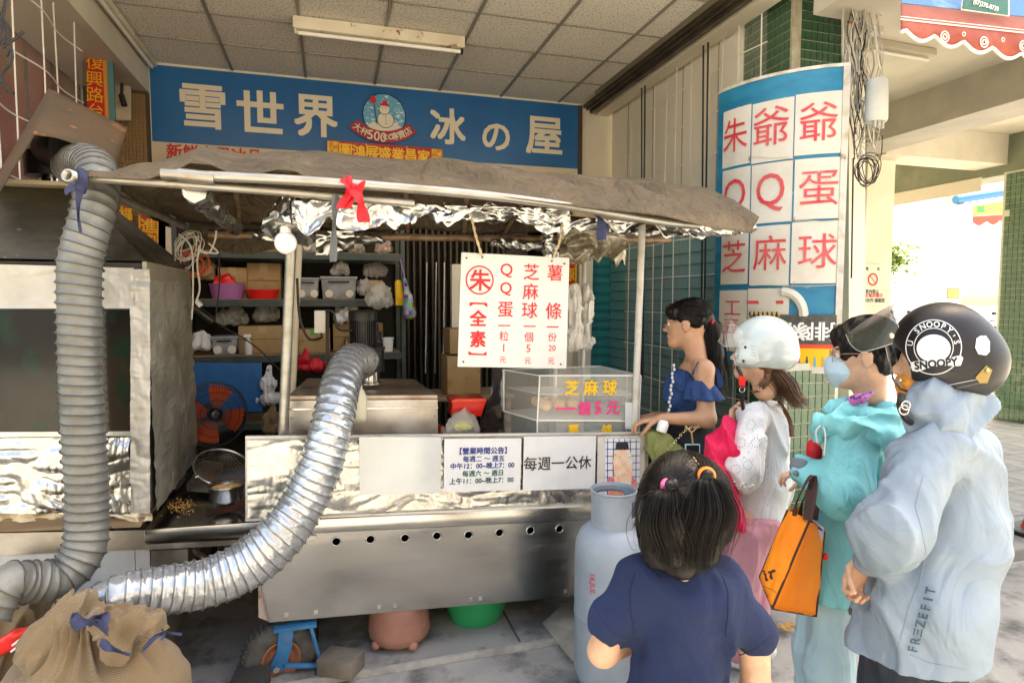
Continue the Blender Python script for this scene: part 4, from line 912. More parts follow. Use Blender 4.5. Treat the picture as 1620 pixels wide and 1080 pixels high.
for i in range(2):
    for s_ in (0, 1): p = (a if s_ == 0 else b) + V(((.015 if s_ == 0 else -.015), -.006, -.1 - i * .06)); MB().ell(p, (.004, .004, .004), 8, 6).obj('rivet', steel_dull, hd)
bw = thing('blower', 'black exhaust blower with ribbed motor on the steel hood', 'blower', atY(585, 607, 3.15)); YBw = 3.15
pb = atY(585, 607, YBw); k = mpp(pb)
MB().lathe(pb, [(0, 0), (18 * k, 0), (18 * k, 3 * k), (15 * k, 4 * k), (15 * k, 20 * k), (0, 20 * k)], 32).obj('base_collar', steel, bw, smooth=False, autos=True)
MB().lathe(pb + V((0, 0, 20 * k)), [(0, 0), (23 * k, 0), (23 * k, 34 * k), (25 * k, 35 * k), (25 * k, 38 * k), (19 * k, 41 * k), (0, 41 * k)], 40).obj('volute', black_pl, bw, autos=True)
mt_ = pb + V((-9 * k, 0, 62 * k)); mb = MB()
for i in range(36):
    t = i * math.pi / 18; d = V((math.cos(t), math.sin(t), 0)); s_ = V((-d.y, d.x, 0)) * k * .8; mb.prism([mt_ + d * 18 * k + s_, mt_ + d * 21 * k + s_, mt_ + d * 21 * k - s_, mt_ + d * 18 * k - s_], (0, 0, 38 * k))
mb.obj('cooling_fins', black_pl, bw); MB().lathe(mt_, [(0, 0), (18.5 * k, 0), (18.5 * k, 38 * k), (0, 38 * k)], 32).obj('motor', black_pl, bw, autos=True)
MB().lathe(mt_ + V((0, 0, 38.2 * k)), [(0, 0), (22 * k, 0), (22 * k, 12 * k), (20 * k, 16 * k), (8 * k, 17 * k), (0, 17 * k)], 36).obj('motor_cap', black_pl, bw, autos=True)
tube('outlet', [pb + V((-10 * k, -.04, 32 * k)), pb + V((-.09, -.22, 34 * k))], .07, steel_dull, bw, 24)
tube('motor_cable', spline([atY(557, 523, 3.1), atY(535, 520, 3.1), atY(528, 495, 3.1), atY(515, 490, 3.1)], 8), .006, cable_black, bw)
sb = thing('switch_box', 'white switch box on a dark upright beside the blower', 'switch box', atY(506, 610, 3.2))
MB().prism([atY(x, y, 3.2) for x, y in ((497, 491), (515, 491), (515, 527), (497, 527))], (0, .05, 0)).obj('box', white_pl, sb, bevel=.006)
MB().prism([atY(x, y, 3.26) for x, y in ((515, 495), (521, 495), (521, 607), (515, 607))], (0, .02, 0)).obj('upright', dark_metal, sb)
tube('cable', spline([atY(470, 440, 3.1), atY(474, 500, 3.1), atY(488, 535, 3.1), atY(508, 534, 3.15), atY(508, 528, 3.2)], 8), .006, cable_black, sb)
jg = thing('pale_jug', 'pale plastic jug behind the upper end of the clear duct', 'jug', atY(568, 668, 2.78)); pj = atY(569, 668, 2.78); k = mpp(pj)
MB().lathe(pj, [(0, 0), (11 * k, 1 * k), (12 * k, 10 * k), (12 * k, 40 * k), (8 * k, 50 * k), (5 * k, 54 * k), (5 * k, 60 * k), (0, 61 * k)], 20, sy=.8).obj('bottle', M('yellowish_plastic', (.72, .66, .48), .4), jg, smooth=True)

ac = thing('acrylic_display', 'clear acrylic display box with yellow and magenta price lettering', 'display case', (1.1, 2.9, .75))
acr = M('acrylic', (.95, .94, .86), .06, alpha=.16, c2=(.85, .84, .76), ns=3); acr_f = M('frosted_acrylic', (.95, .94, .88), .25, alpha=.42)
edge = M('acrylic_edge', (.85, .86, .8), .2)
A = atY(854, 594, 2.72); zt = A.z; B = atZ(1014, 594, zt); B = V((B.x, B.y, B.z)); C = atZ(935, 570, zt); D_ = atZ(797, 585, zt); B = atY(1014, 594, 2.70); C = V((1.47, 3.2, zt - .02))
hgt = .56; dn = V((0, 0, -1)); Am = atY(850, 665, 2.72); Bm = atY(1011, 666, 2.70)
def pane(name, pts, mat): return MB().prism(pts, (pts[1] - pts[0]).cross(pts[3] - pts[0]).normalized() * .004).obj(name, mat, ac)
Dm, Cm = D_ + dn * (A.z - Am.z), C + dn * (A.z - Am.z); low = .16
pane('front_pane', [A, B, Bm, Am], acr); pane('top_pane', [A + dn * .001, B + dn * .001, C + dn * .001, D_ + dn * .001], acr_f); pane('side_pane', [D_, A, Am, Dm], acr); pane('side_pane', [B, C, Cm, Bm], acr)
pane('shelf_pane', [Am, Bm, Cm, Dm], acr_f)
Al, Bl, Dl, Cl = [q + dn * low for q in (Am, Bm, Dm, Cm)]
pane('front_pane', [Am + V((0, .004, -.006)), Bm + V((0, .004, -.006)), Bl, Al], acr); pane('side_pane', [Dm, Am, Al, Dl], acr)
pane('base_pane', [Al, Bl, Cl, Dl], acr_f)
mb = MB()
for p, q in ((A, B), (B, C), (C, D_), (D_, A), (Am, Bm), (Dm, Am), (A, Am), (B, Bm), (D_, Dm), (Am, Al), (Bm, Bl)): mb.tube([p, q], .0035, 6)
mb.obj('edge_strip', edge, ac); M1 = atY(852, 624, 2.74); M2 = atY(1012, 626, 2.72)
pane('inner_shelf', [M1, M2, M2 + V((-.02, .4, 0)), M1 + V((-.08, .25, 0))], acr_f)
ylw = M('yellow_lettering', (.85, .5, .01), .45); mag = M('magenta_lettering', (.8, .02, .2), .45)
for s, x, y, h, m_ in [('芝', 905, 613, 23, ylw), ('麻', 935, 613, 23, ylw), ('球', 965, 612.5, 23, ylw), ('一', 895, 646, 3, mag), ('個', 924, 645.5, 21, mag), ('5', 946, 645, 19, mag), ('元', 970, 645, 20, mag), ('薯', 907, 680, 18, ylw), ('條', 960, 680, 18, ylw)]:
    p = atY(x, y, 2.69); lettering(s, p, h * mpp(p), m_, ac, ax=CX, ay=CZ, weight=.03, name='character')
fd_ = M('fried_dough', (.6, .3, .08), .6, c2=(.75, .5, .2), ns=14, bump=.004, bs=40)
for i in range(9):
    x, y, z = 1.02 + (i % 3) * .07, 2.86 + (i // 3) * .07, zt - .2 + .03
    t = MB().ell((x, y, z), (.032, .032, .028), 14, 10).obj('sesame_ball', fd_, None, smooth=True)
    tag(t, ['left', 'middle', 'right'][i % 3] + ' sesame ball in the ' + ['front', 'second', 'back'][i // 3] + ' row inside the acrylic display box', 'snack', 'sesame balls inside the acrylic display')
tg_ = plate('price_slip', [(989, 636), (1009, 637), (1008, 679), (989, 678)], 2.685, .001, paper); tag(tg_, 'narrow white slip taped to the right side of the acrylic box', 'paper slip')
# ================================================================ curved sign round the green column
pA, pB_, pM = atZ(1137, 150, 2.98), atZ(1345, 105, 2.98), atZ(1240, 118, 2.98)
def circum(a, b, c):
    ax_, ay_, bx_, by_, cx_, cy_ = a.x, a.y, b.x, b.y, c.x, c.y; d = 2 * (ax_ * (by_ - cy_) + bx_ * (cy_ - ay_) + cx_ * (ay_ - by_))
    ux = ((ax_ ** 2 + ay_ ** 2) * (by_ - cy_) + (bx_ ** 2 + by_ ** 2) * (cy_ - ay_) + (cx_ ** 2 + cy_ ** 2) * (ay_ - by_)) / d
    uy = ((ax_ ** 2 + ay_ ** 2) * (cx_ - bx_) + (bx_ ** 2 + by_ ** 2) * (ax_ - cx_) + (cx_ ** 2 + cy_ ** 2) * (bx_ - ax_)) / d; return V((ux, uy, 0))
cc = circum(pA, pB_, pM); RS = math.hypot(pA.x - cc.x, pA.y - cc.y)
def sign_at(px, py):
    d = ray(px, py); a = d.x ** 2 + d.y ** 2; b = -2 * (d.x * cc.x + d.y * cc.y); c_ = cc.x ** 2 + cc.y ** 2 - RS ** 2
    disc = max(b * b - 4 * a * c_, 0); t = (-b - math.sqrt(disc)) / (2 * a); p = EYE + d * t; return math.atan2(p.y - cc.y, p.x - cc.x), p.z
aA, aB = math.atan2(pA.y - cc.y, pA.x - cc.x), math.atan2(pB_.y - cc.y, pB_.x - cc.x)
if aA > 0: aA -= 2 * math.pi
if aB > 0: aB -= 2 * math.pi
def sp(th, z, off=0): return V((cc.x + (RS + off) * math.cos(th), cc.y + (RS + off) * math.sin(th), z))
def fixa(t): return t - 2 * math.pi if t > .3 else t
cs_ = thing('curved_sign', 'tall curved white and blue sign with red characters wrapped round the column', 'sign', sp((aA + aB) / 2, 1.2))
def curved(name, a0, a1, z0, z1, o0, o1, mat, n=24, nz=1, wob=0):
    mb = MB(); vs = []; fs = []
    for j in range(nz + 1):
        for i in range(n + 1):
            th = a0 + (a1 - a0) * i / n; z = z0 + (z1 - z0) * j / nz; w_ = wob * n1(th * 9, z * 6, 0, 2)
            vs += [sp(th, z, o0), sp(th, z, o1 + w_)]
    W_ = (n + 1) * 2
    for j in range(nz):
        for i in range(n):
            a = j * W_ + i * 2; fs += [(a + 1, a + 3, a + 3 + W_, a + 1 + W_), (a, a + W_, a + 2 + W_, a + 2)]
    for i in range(n): a = i * 2; b = nz * W_ + i * 2; fs += [(a, a + 2, a + 3, a + 1), (b, b + 1, b + 3, b + 2)]
    for j in range(nz): a = j * W_; b = a + n * 2; fs += [(a, a + 1, a + 1 + W_, a + W_), (b, b + W_, b + 1 + W_, b + 1)]
    return mb.add(vs, fs).obj(name, mat, cs_, autos=True)
sblue = M('weathered_cyan_blue', (.0, .16, .3), .45, c2=(.01, .23, .38), ns=3, nstretch=(1, 1, 3), c3=(.2, .32, .35), n3=8, c3lo=.66, c3hi=.72)
sheet = M('weathered_white_sheet', (.66, .63, .55), .5, c2=(.54, .5, .41), ns=3, nlo=.45, nhi=.75, c3=(.4, .34, .25), n3=7, c3lo=.68, c3hi=.78, bump=.001, bs=12)
curved('sign_back', aA, aB, 1.2, 2.98, -.05, 0, sblue, 32, 1)
curved('top_edge', aA, aB, 2.981, 3.0, -.055, .006, M('sign_rim_white', (.68, .65, .56), .5, c2=(.4, .36, .28), ns=10), 32)
curved('right_frame', aB - .05, aB, 1.2, 2.9795, .001, .012, frame_white, 4)
cols = [((1144, 300), (1186, 300)), ((1190, 300), (1252, 300)), ((1257, 300), (1332, 300))]; rowsz = []
ang = []
for (l, r_) in cols: ang.append((fixa(sign_at(*l)[0]), fixa(sign_at(*r_)[0])))
zr = [sign_at(1295, y)[1] for y in (146, 246, 249, 348, 351, 449, 456, 560)]
Lq = ['top', 'second', 'third']
for ci, (a0, a1) in enumerate(ang):
    for ri in range(4):
        if ci == 2 and ri == 3: continue
        o = curved('paper_panel', a0 + rnd.uniform(-.012, .003), a1 + rnd.uniform(-.004, .01), zr[ri * 2 + 1] + rnd.uniform(-.008, .008), zr[ri * 2] - rnd.uniform(-.004, .008), .002, .006, sheet, 8, 8, .003)
sred = M('sign_red', (.6, .03, .05), .5, c2=(.68, .12, .12), ns=5)
def cchar(s, px, py, h, wt=.01, sx=1, rot=0, mat=sred, off=.012, par=None):
    th, z = sign_at(px, py); th = fixa(th); k = h * mpp(sp(th, z)); cr_, sr_ = math.cos(rot), math.sin(rot)
    return lettering(s, None, k, mat, par or cs_, weight=wt, sx=sx, bend=lambda x, y, c_: sp(th + (x * cr_ - y * sr_) / RS, z + x * sr_ + y * cr_, off + c_), name='character')
for s, x, y, h, sx in [('朱', 1164, 214, 52, .85), ('爺', 1220, 200, 60, .9), ('爺', 1295, 193, 60, .9), ('Q', 1163, 312, 56, .8), ('Q', 1219, 305, 60, .8), ('蛋', 1295, 298, 54, 1), ('芝', 1162, 406, 50, .85), ('麻', 1218, 400, 54, .9), ('球', 1293, 397, 54, 1), ('工', 1160, 487, 22, 1.1), ('豆', 1158, 516, 22, 1.2), ('一', 1210, 478, 5, 1)]:
    cchar(s, x, y, h, .0, sx)
# bent metal wires tying the sheets
for k in range(11):
    x, y = rnd.choice([(1188, 250), (1190, 350), (1254, 250), (1254, 350), (1332, 250), (1330, 350), (1188, 450), (1254, 452), (1334, 190), (1330, 400), (1215, 146)]); 
    th, z = sign_at(x, y); th = fixa(th)
    MB().tube(spline([sp(th + rnd.uniform(-.02, .02), z + rnd.uniform(-.03, .03), .014) for _ in range(3)], 4), .0018, 5).obj('tie_wire', rusty, cs_)
for (x0, x1, y) in ((1190, 1250, 250), (1258, 1330, 350), (1146, 1186, 350), (1190, 1330, 452)):
    t0, z0_ = sign_at(x0, y); t1, z1_ = sign_at(x1, y); t0, t1 = fixa(t0), fixa(t1)
    MB().tube([sp(t0 + (t1 - t0) * i / 8, z0_ + (z1_ - z0_) * i / 8 + .004 * math.sin(i), .011) for i in range(9)], .0022, 5).obj('tie_wire', M('pale_wire', (.6, .55, .4), .6), cs_)
sw = thing('sign_swirl', 'x', 'x', (0, 0, 0)); bpy.data.objects.remove(sw)
t0, z0_ = sign_at(1258, 500); MB().tube([sp(fixa(t0) + .16 * math.cos(a) - .1, z0_ + .0 + .15 * math.sin(a), .006) for a in [i * .1 for i in range(0, 17)]], .03, 8).obj('printed_swirl', sheet, cs_)
# black and yellow poster hung upside down below the sign
t0, zt_ = sign_at(1190, 497); t1, _ = sign_at(1322, 497); _, zb_ = sign_at(1290, 590); t0, t1 = fixa(t0), fixa(t1)
_cs = cs_; cs_ = thing('queue_poster', 'black and yellow poster hung upside down under the curved sign', 'poster', sp((t0 + t1) / 2, zb_, .02))
curved('board', t0, t1, zb_, zt_, .012, .022, M('poster_black', (.05, .05, .045), .3, c2=(.09, .09, .08), ns=30), 16)
zz = lambda f: zb_ + (zt_ - zb_) * f
curved('white_band', t0 + .002, t1 - .002, zz(.0), zz(.12), .0225, .024, sheet, 16); curved('yellow_field', t0 + .002, t1 - .002, zz(.121), zz(.43), .0225, .024, M('poster_yellow', (.8, .5, .01), .35), 16)
curved('red_stripe', t0 + .002, t1 - .002, zz(.43), zz(.5), .0245, .0255, M('poster_red', (.7, .06, .03), .4), 16)
for i in range(14): curved('warning_stripe', t0 + i * .018 - .01, t0 + i * .018, zz(.97), zz(1.05), .0245, .026, MATS['poster_yellow'] if i % 2 else black_pl, 2)
for s, x in (('排', 1304), ('隊', 1270), ('人', 1237)): cchar(s, x, 524, 28, .03, 1, math.pi, M('poster_white', (.82, .82, .8), .4), .026, cs_)
cchar('新鮮現做請耐心等候', 1262, 503, 6, .02, 1, math.pi, MATS['poster_white'], .026, cs_) if 0 else None
for i, c_ in enumerate([(.1, .4, .6), (.6, .1, .3), (.05, .05, .06), (.1, .35, .6), (.6, .3, .1)]):
    ta, za = sign_at(1252 + i * 12, 572); ta = fixa(ta); mm = M('print_%d' % i, c_, .4)
    curved('printed_figure', ta - .008, ta + .008, za - .03, za + .015, .0245, .0255, mm, 2); curved('printed_figure', ta - .005, ta + .005, za + .0152, za + .034, .0245, .0255, mm, 2)
cs_ = _cs
# ================================================================ wires, meter box, far sign, awnings
ub = thing('meter_box', 'grey white metal box hung among the wires right of the curved sign', 'utility box', atY(1385, 200, 2.98)); p0 = atY(1386, 188, 2.98)
MB().lathe(p0 + V((0, 0, -.02)), [(0, 0), (.062, 0), (.07, .02), (.068, .12), (.062, .24), (.055, .25), (0, .25)], 20, sx=1, sy=.8).obj('cover', M('pale_grey_box', (.6, .6, .55), .5, c2=(.5, .5, .44), ns=5), ub, autos=True)
for dx in (-.03, 0, .03): tube('gland', [p0 + V((dx, -.02, -.02)), p0 + V((dx, -.02, -.06))], .009, cable_grey, ub)
ub = thing('junction_box', 'small grey junction box at the top of the wire bundle', 'junction box', atY(1380, 50, 3.2))
MB().box(atY(1370, 48, 3.2), atY(1388, 10, 3.26)).obj('box', M('box_grey', (.5, .5, .45), .5), ub, bevel=.004); MB().box(atY(1346, 34, 3.24), atY(1362, 0, 3.27)).obj('orange_cover', M('orange_cover', (.6, .2, .03), .5), ub)
wbn = thing('wire_bundle', 'tangled telephone wires running down beside the curved sign', 'wires', atY(1360, 280, 3.1))
cpost = plate('wall_pilaster', [(1343, 0), (1369, 0), (1369, 640), (1343, 640)], 3.38, .3, cream); tag(cpost, 'cream pilaster behind the tangled wires', 'pilaster')
for i in range(34):
    x = 1352 + rnd.uniform(-10, 22); pts = []
    for y in range(-20, 281, 38):
        x += rnd.uniform(-11, 11); x = min(max(x, 1334), 1398); pts.append(atY(x, y + rnd.uniform(-8, 8), 3.1 + rnd.uniform(-.05, .08)))
        if y > rnd.uniform(120, 400): break
    tube('wire', spline(pts, 4), rnd.choice([.0028, .0035, .005]), rnd.choice([cable_grey, cable_black, cable_grey, M('pale_cable', (.7, .66, .55), .5)]), wbn, 5)
for i in range(10):
    cx_, cy_ = 1372 + rnd.uniform(-14, 14), rnd.choice([20, 70, 200, 225, 150]) + rnd.uniform(-10, 10); pc = atY(cx_, cy_, 3.08)
    MB().tube([pc + V((math.cos(a) * rnd.uniform(.04, .09), .02 * math.sin(a * 2), math.sin(a) * rnd.uniform(.05, .12))) for a in [k * .5 for k in range(11)]], .003, 5).obj('wire_loop', cable_grey, wbn)
co = thing('cable_coil', 'coil of thin black cable hanging below the meter box', 'cable coil', atY(1371, 300, 3.05)); pc = atY(1371, 270, 3.05)
for i in range(8):
    r_ = .072 + rnd.uniform(-.01, .012); ph = rnd.uniform(0, 6); dc = V((rnd.uniform(-.01, .01), rnd.uniform(-.02, .02), rnd.uniform(-.014, .014)))
    MB().tube([pc + dc + V((math.cos(a) * r_, .012 * math.sin(a * 2 + ph), math.sin(a) * r_ * 1.12)) for a in [k * .2618 for k in range(25)]], .0028, 5).obj('cable_turn', cable_black, co)
tube('cable_tail', spline([atY(1396, 215, 3.1), atY(1394, 245, 3.05), atY(1385, 262, 3.05)]), .0028, cable_black, co, 5); tube('cable_tail', [atY(1350, 250, 3.05), atY(1347, 440, 3.05)], .005, cable_black, co, 5); tube('cable_tail', [atY(1370, 195, 3.05), atY(1370, 300, 3.05)], .002, cable_black, co, 5)
ns_ = thing('no_smoking_sign', 'small notice with a red ring on the far cream pillar', 'sign', atY(1388, 490, 5.92)); y_ = 5.93
plate('sheet', [(1362, 418), (1402, 418), (1398, 484), (1360, 484)], y_, .006, M('aged_paper', (.74, .68, .52), .5), ns_)
p = atY(1381, 442, y_ - .003); rr_ = mpp(p); MB().lathe(p, [(7.5 * rr_, 0), (10 * rr_, 0), (10 * rr_, .001), (7.5 * rr_, .001)], 32, (0, -1, 0), closed=True).obj('ring', red_print, ns_)
flat([(-.05, .045), (-.045, .05), (.05, -.045), (.045, -.05)], p, -.003, red_print, 'bar', ns_, .001)
for s, y, h, m_ in (('敬　　　告', 425, .04, navy), ('室內禁止', 461, .05, navy), ('禁止吸菸標示', 467, .05, red_print), ('敬請合作 謝謝您', 475, .05, navy)): lettering(s, atY(1381 if y < 430 else 1380, y, y_ - .003), h, m_, ns_, weight=.02)
# near scalloped awning at the top right corner
aw = thing('scalloped_awning', 'blue awning with rust red scalloped valance at the top right corner', 'awning', (3.2, 2.5, 2.75)); YA = 2.4
aw_red = M('awning_red', (.3, .055, .03), .7, c2=(.38, .1, .06), ns=6, nlo=.4, nhi=.7, bump=.0006, bs=200); aw_blue = M('awning_blue', (.03, .17, .36), .6, c2=(.2, .38, .48), ns=2.2, nlo=.5, nhi=.62)
def aw_low(x): return atY(x, np.interp(x, [1425, 1445, 1470, 1500, 1530, 1560, 1590, 1620, 1650, 1680], [48, 52, 42, 58, 42, 78, 66, 92, 84, 108]), YA)
bot = []; xs = list(range(1425, 1821, 5))
def scallop(x):
    top = 33 + (x - 1425) * .11; base = 46 + (x - 1425) * .2; return top, base + 13 * abs(math.sin((x - 1432) / 46 * math.pi))
X_s = [x for x in range(1425, 1900, 4)]
mb = MB(); vs = []
for x in X_s:
    t_, b_ = scallop(x); vs += [atY(x, t_ - 26, YA + .08), atY(x, t_, YA), atY(x, (t_ + b_) / 2, YA - .012 + .01 * math.sin(x * .06)), atY(x, b_, YA - .008 + .015 * math.sin(x * .06))]
mb.add(vs[:], [(i * 4 + j, i * 4 + 4 + j, i * 4 + 5 + j, i * 4 + 1 + j) for i in range(len(X_s) - 1) for j in (0, 1, 2)])
o = mb.obj('valance', aw_red, aw, smooth=True); s_ = o.modifiers.new('s', 'SOLIDIFY'); s_.thickness = .004
tube('valance_piping', [atY(x, scallop(x)[1], YA - .012 + .015 * math.sin(x * .06)) for x in X_s], .009, M('awning_piping', (.8, .76, .66), .6), aw, 8)
for k_ in (0, 4): tube('printed_line', [atY(x, scallop(x)[0] + k_ - 6, YA - .006 + (.02 if k_ == 0 else .0)) for x in X_s], .0035, MATS['awning_piping'], aw, 5)
for i in range(5):
    x = 1495 + i * 62; t_, b_ = scallop(x); p = atY(x, (t_ + b_) / 2 + 2, YA - .03); MB().torus(p, .025, .003, 20, 5, (0, -1, 0)).obj('printed_ring', MATS['awning_piping'], aw); MB().torus(p, .012, .003, 14, 5, (0, -1, 0)).obj('printed_ring', MATS['awning_piping'], aw)
    MB().torus(atY(x + 30, (t_ + b_) / 2 - 2, YA - .03), .01, .002, 14, 5, (0, -1, 0)).obj('printed_ring', MATS['awning_piping'], aw)
mb = MB(); X_t = range(1425, 1900, 19)
mb.add(sum([[atY(x, scallop(x)[0] - 27, YA + .08), atY(x + 10, -70 + (x - 1425) * .05, YA + .42)] for x in X_t], []), [(i * 2, i * 2 + 2, i * 2 + 3, i * 2 + 1) for i in range(len(X_t) - 1)])
o = mb.obj('awning_cloth', aw_blue, aw); s_ = o.modifiers.new('s', 'SOLIDIFY'); s_.thickness = .004
ph = [(1524, -6), (1597, -6), (1597, 26), (1521, 16)]; plate('phone_panel', ph, YA + .03, .004, MATS['awning_piping'], aw)
plate('phone_field', [(1526, -6), (1595, -6), (1595, 24), (1523, 14)], YA + .026, .003, M('dark_green_field', (.03, .13, .1), .5), aw)
lettering('(07)370-8739', atY(1560, 10, YA + .02), .03, MATS['awning_piping'], aw, ax=(1, 0, -.1), ay=(.1, 0, 1), weight=.03)
# far street things beyond the arcade
fa = thing('far_awning', 'orange and red scalloped awning beyond the arcade at right', 'awning', atY(1565, 360, 12)); Yf = 12.5
mb = MB(); xs = range(1538, 1620, 4); vs = []
for x in xs: vs += [atY(x, 322 - (x - 1538) * .08, Yf), atY(x, 342 - (x - 1538) * .06, Yf - .2)]
mb.add(vs, [(i * 2, i * 2 + 2, i * 2 + 3, i * 2 + 1) for i in range(len(xs) - 1)]); mb.obj('awning_cloth', M('awning_orange', (.8, .25, .02), .6), fa)
mb = MB(); vs = []
for x in xs: vs += [atY(x, 342.3 - (x - 1538) * .06, Yf - .2), atY(x, 351 - (x - 1538) * .06 + 7 * abs(math.sin((x - 1538) * .14)), Yf - .2)]
mb.add(vs, [(i * 2, i * 2 + 2, i * 2 + 3, i * 2 + 1) for i in range(len(xs) - 1)]); mb.obj('valance', M('awning_red2', (.75, .07, .04), .6), fa)
plate('green_patch', [(1546, 326), (1558, 325), (1558, 336), (1546, 337)], Yf - .25, .01, M('green_patch', (.05, .4, .08), .6), fa)
sr = thing('rolled_blind', 'blue rolled blind in a metal housing beyond the arcade', 'blind', atY(1550, 320, 8)); tube('blue_roll', [atY(1512, 316, 8.1), atY(1620, 300, 8.1)], .07, M('blue_roll', (.02, .15, .35), .4), sr, 16)
tube('roll_bar', [atY(1512, 326, 8.1), atY(1620, 311, 8.1)], .035, alu, sr, 10); plate('housing', [(1511, 296), (1525, 293), (1525, 325), (1511, 325)], 8.12, .2, alu, sr)
tr = thing('street_tree', 'small leafy tree branch just right of the far cream pillar', 'tree', atY(1400, 520, 16)); tc_ = atY(1404, 405, 16); leaf = M('leaf', (.12, .2, .03), .5, c2=(.2, .28, .05), ns=6)
mb = MB()
for i in range(1500):
    d = V((rnd.gauss(0, .28), rnd.gauss(0, .4), rnd.gauss(0, .3))); q = V((rnd.uniform(-1, 1), rnd.uniform(-1, 1), rnd.uniform(-1, 1))).normalized(); r2 = q.orthogonal().normalized(); c_ = tc_ + d
    mb.add([c_, c_ + q * .1 + r2 * .04, c_ + q * .2, c_ + q * .1 - r2 * .04], [(0, 1, 2, 3)])
mb.obj('crown', leaf, tr); tube('trunk', [V((tc_.x, tc_.y, 0)), tc_ + V((.05, 0, -.2)), tc_ + V((0, 0, .3))], .07, M('bark', (.15, .1, .06), .9), tr)
bb = thing('far_house', 'pale low house with a small yellow window far across the street', 'house', (21, 26, 0)); wh = M('far_white_wall', (.8, .78, .72), .8)
MB().box((8.5, 26, 0), (34, 32, 3.2)).obj('wall', wh, bb); MB().box((8.4, 25.9, 3.2), (34.1, 32, 3.35)).obj('roof_edge', M('far_roof', (.5, .48, .44), .8), bb)
pf = atY(1508, 464, 25.98); MB().box(pf - V((.45, .02, .3)), pf + V((.45, 0, .3))).obj('window', M('window_dark', (.3, .24, .1), .4), bb); MB().box(pf - V((.38, .04, .22)), pf + V((.38, -.025, .22))).obj('pane', M('yellow_pane', (.75, .5, .1), .3), bb)
for i, x in enumerate((1450, 1478, 1415)):
    p = atZ(x, 486 + i, .0) if 0 else atY(x, 490, 22); tube('pipe', [V((p.x, 25.9, 0)), V((p.x, 25.9, 3))], .03, alu, bb)
def scooter(px, Y, lab, col):
    b = atY(px, 500, Y); b.z = .03; t = thing('parked_scooter', lab, 'scooter', b); body = M('scooter_' + lab.split()[0], col, .3, coat=.5)
    for dx in (-.6, .6): MB().torus(b + V((dx, 0, .24)), .19, .055, 24, 8, (0, 1, 0)).obj('wheel', black_pl, t, smooth=True)
    solid('body', chain([b + V((.65, 0, .6)), b + V((.25, 0, .65)), b + V((.1, 0, .35)), b + V((-.35, 0, .32)), b + V((-.5, 0, .75)), b + V((-.42, 0, .95))], [.1, .16, .1, .1, .12, .08], ((0, 1, 0), 1.3)), body, t, res=.03, k=.08)
    solid('seat', chain([b + V((.62, 0, .8)), b + V((.1, 0, .78))], [.09, .1], ((0, 1, 0), 1.3)), black_pl, t, res=.03, k=.05)
    tube('handlebar', spline([b + V((-.35, -.32, 1.02)), b + V((-.45, 0, .98)), b + V((-.35, .32, 1.02))]), .02, black_pl, t)
    for s_ in (-1, 1): MB().ell(b + V((-.42, .3 * s_, 1.22)), (.02, .08, .05), 12, 8).obj('mirror', black_pl, t); tube('mirror_stem', [b + V((-.4, .22 * s_, 1.02)), b + V((-.42, .3 * s_, 1.2))], .008, black_pl, t)
    return t
scooter(1440, 15.5, 'white scooter parked across the street behind the raised visor', (.7, .7, .68)); scooter(1572, 13.0, 'grey scooter parked beside the far green column', (.35, .35, .36))
# ================================================================ foil covered oven box with hood, at the left
ov = thing('foil_oven', 'large foil wrapped oven with dark glass window at the left', 'oven', (-1.1, 3.0, .77)); xr = -.68
L0 = -1.62
f = lambda px, py: atY(px, py, 2.65)
MB().box((L0, 2.665, .79), (xr - .012, 3.40, 1.745)).obj('body', M('oven_inside', (.05, .045, .04), .8), ov)
def fq(x0, x1, yt0, yt1, yb0, yb1): return f(x0, yb0), f(x1, yb1), f(x1, yt1), f(x0, yt0)
crumple('top_strip', *fq(-120, 212, 415, 424, 488, 488), 150, 34, .008, 8, foil_white, ov, 31)
crumple('corner_strip', *fq(207, 238, 426, 426, 812, 812), 20, 170, .008, 11, foil_white, ov, 32)
crumple('lower_foil', *fq(-130, 208, 694, 690, 806, 812), 230, 80, .022, 7, foil, ov, 33)
crumple('side_foil', V((xr, 2.655, .775)), V((xr, 3.41, .8)), V((xr, 3.41, 1.70)), V((xr, 2.655, 1.68)), 150, 180, .007, 9, foil_dull, ov, 34, off=(1, 0, 0))
MB().box((xr - .011, 2.655, 1.68), (xr + .004, 3.41, 1.75)).obj('side_band', M('dull_grey_band', (.38, .34, .27), .5, .3, c2=(.28, .24, .18), ns=6), ov)
plate('window_frame', [(-130, 488), (210, 488), (209, 692), (-130, 694)], 2.656, .008, black_pl, ov)
gl = M('oven_glass', (.012, .011, .009), .09, spec=.4, c2=(.028, .02, .013), ns=1.3, nlo=.45, nhi=.6, nstretch=(1, 1, .7), c3=(.01, .022, .013), n3=7, c3lo=.54, c3hi=.6)  # green and brown blotches put street reflections into the glass colour
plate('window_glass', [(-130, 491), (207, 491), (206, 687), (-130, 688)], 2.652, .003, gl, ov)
gp = M('green_reflection_tone', (.03, .09, .04), .35, c2=(.05, .13, .05), ns=10);  # green tone standing in for reflections in the window glass
for ch_, x, y, h in (): lettering(ch_, atY(x, y, 2.6505), h * mpp(atY(x, y, 2.65)), gp, ov, weight=.012, name='reflection_mark')
plate('bottom_trim', [(-130, 684), (208, 682), (208, 690), (-130, 692)], 2.648, .006, alu, ov)
crumple('ragged_edge', *fq(-130, 242, 806, 810, 822, 820), 90, 6, .02, 14, M('peeling_foil', (.6, .52, .36), .5, .4, c2=(.35, .24, .1), ns=12), ov, 36, edge=.02)
pl_ = thing('plank', 'rough wooden plank under the foil oven', 'plank', (-1.2, 2.9, .73)); MB().prism([atY(x, y, 2.64) for x, y in ((-130, 822), (230, 818), (222, 834), (-130, 846))], (0, .75, 0)).obj('board', wood, pl_, bevel=.003)
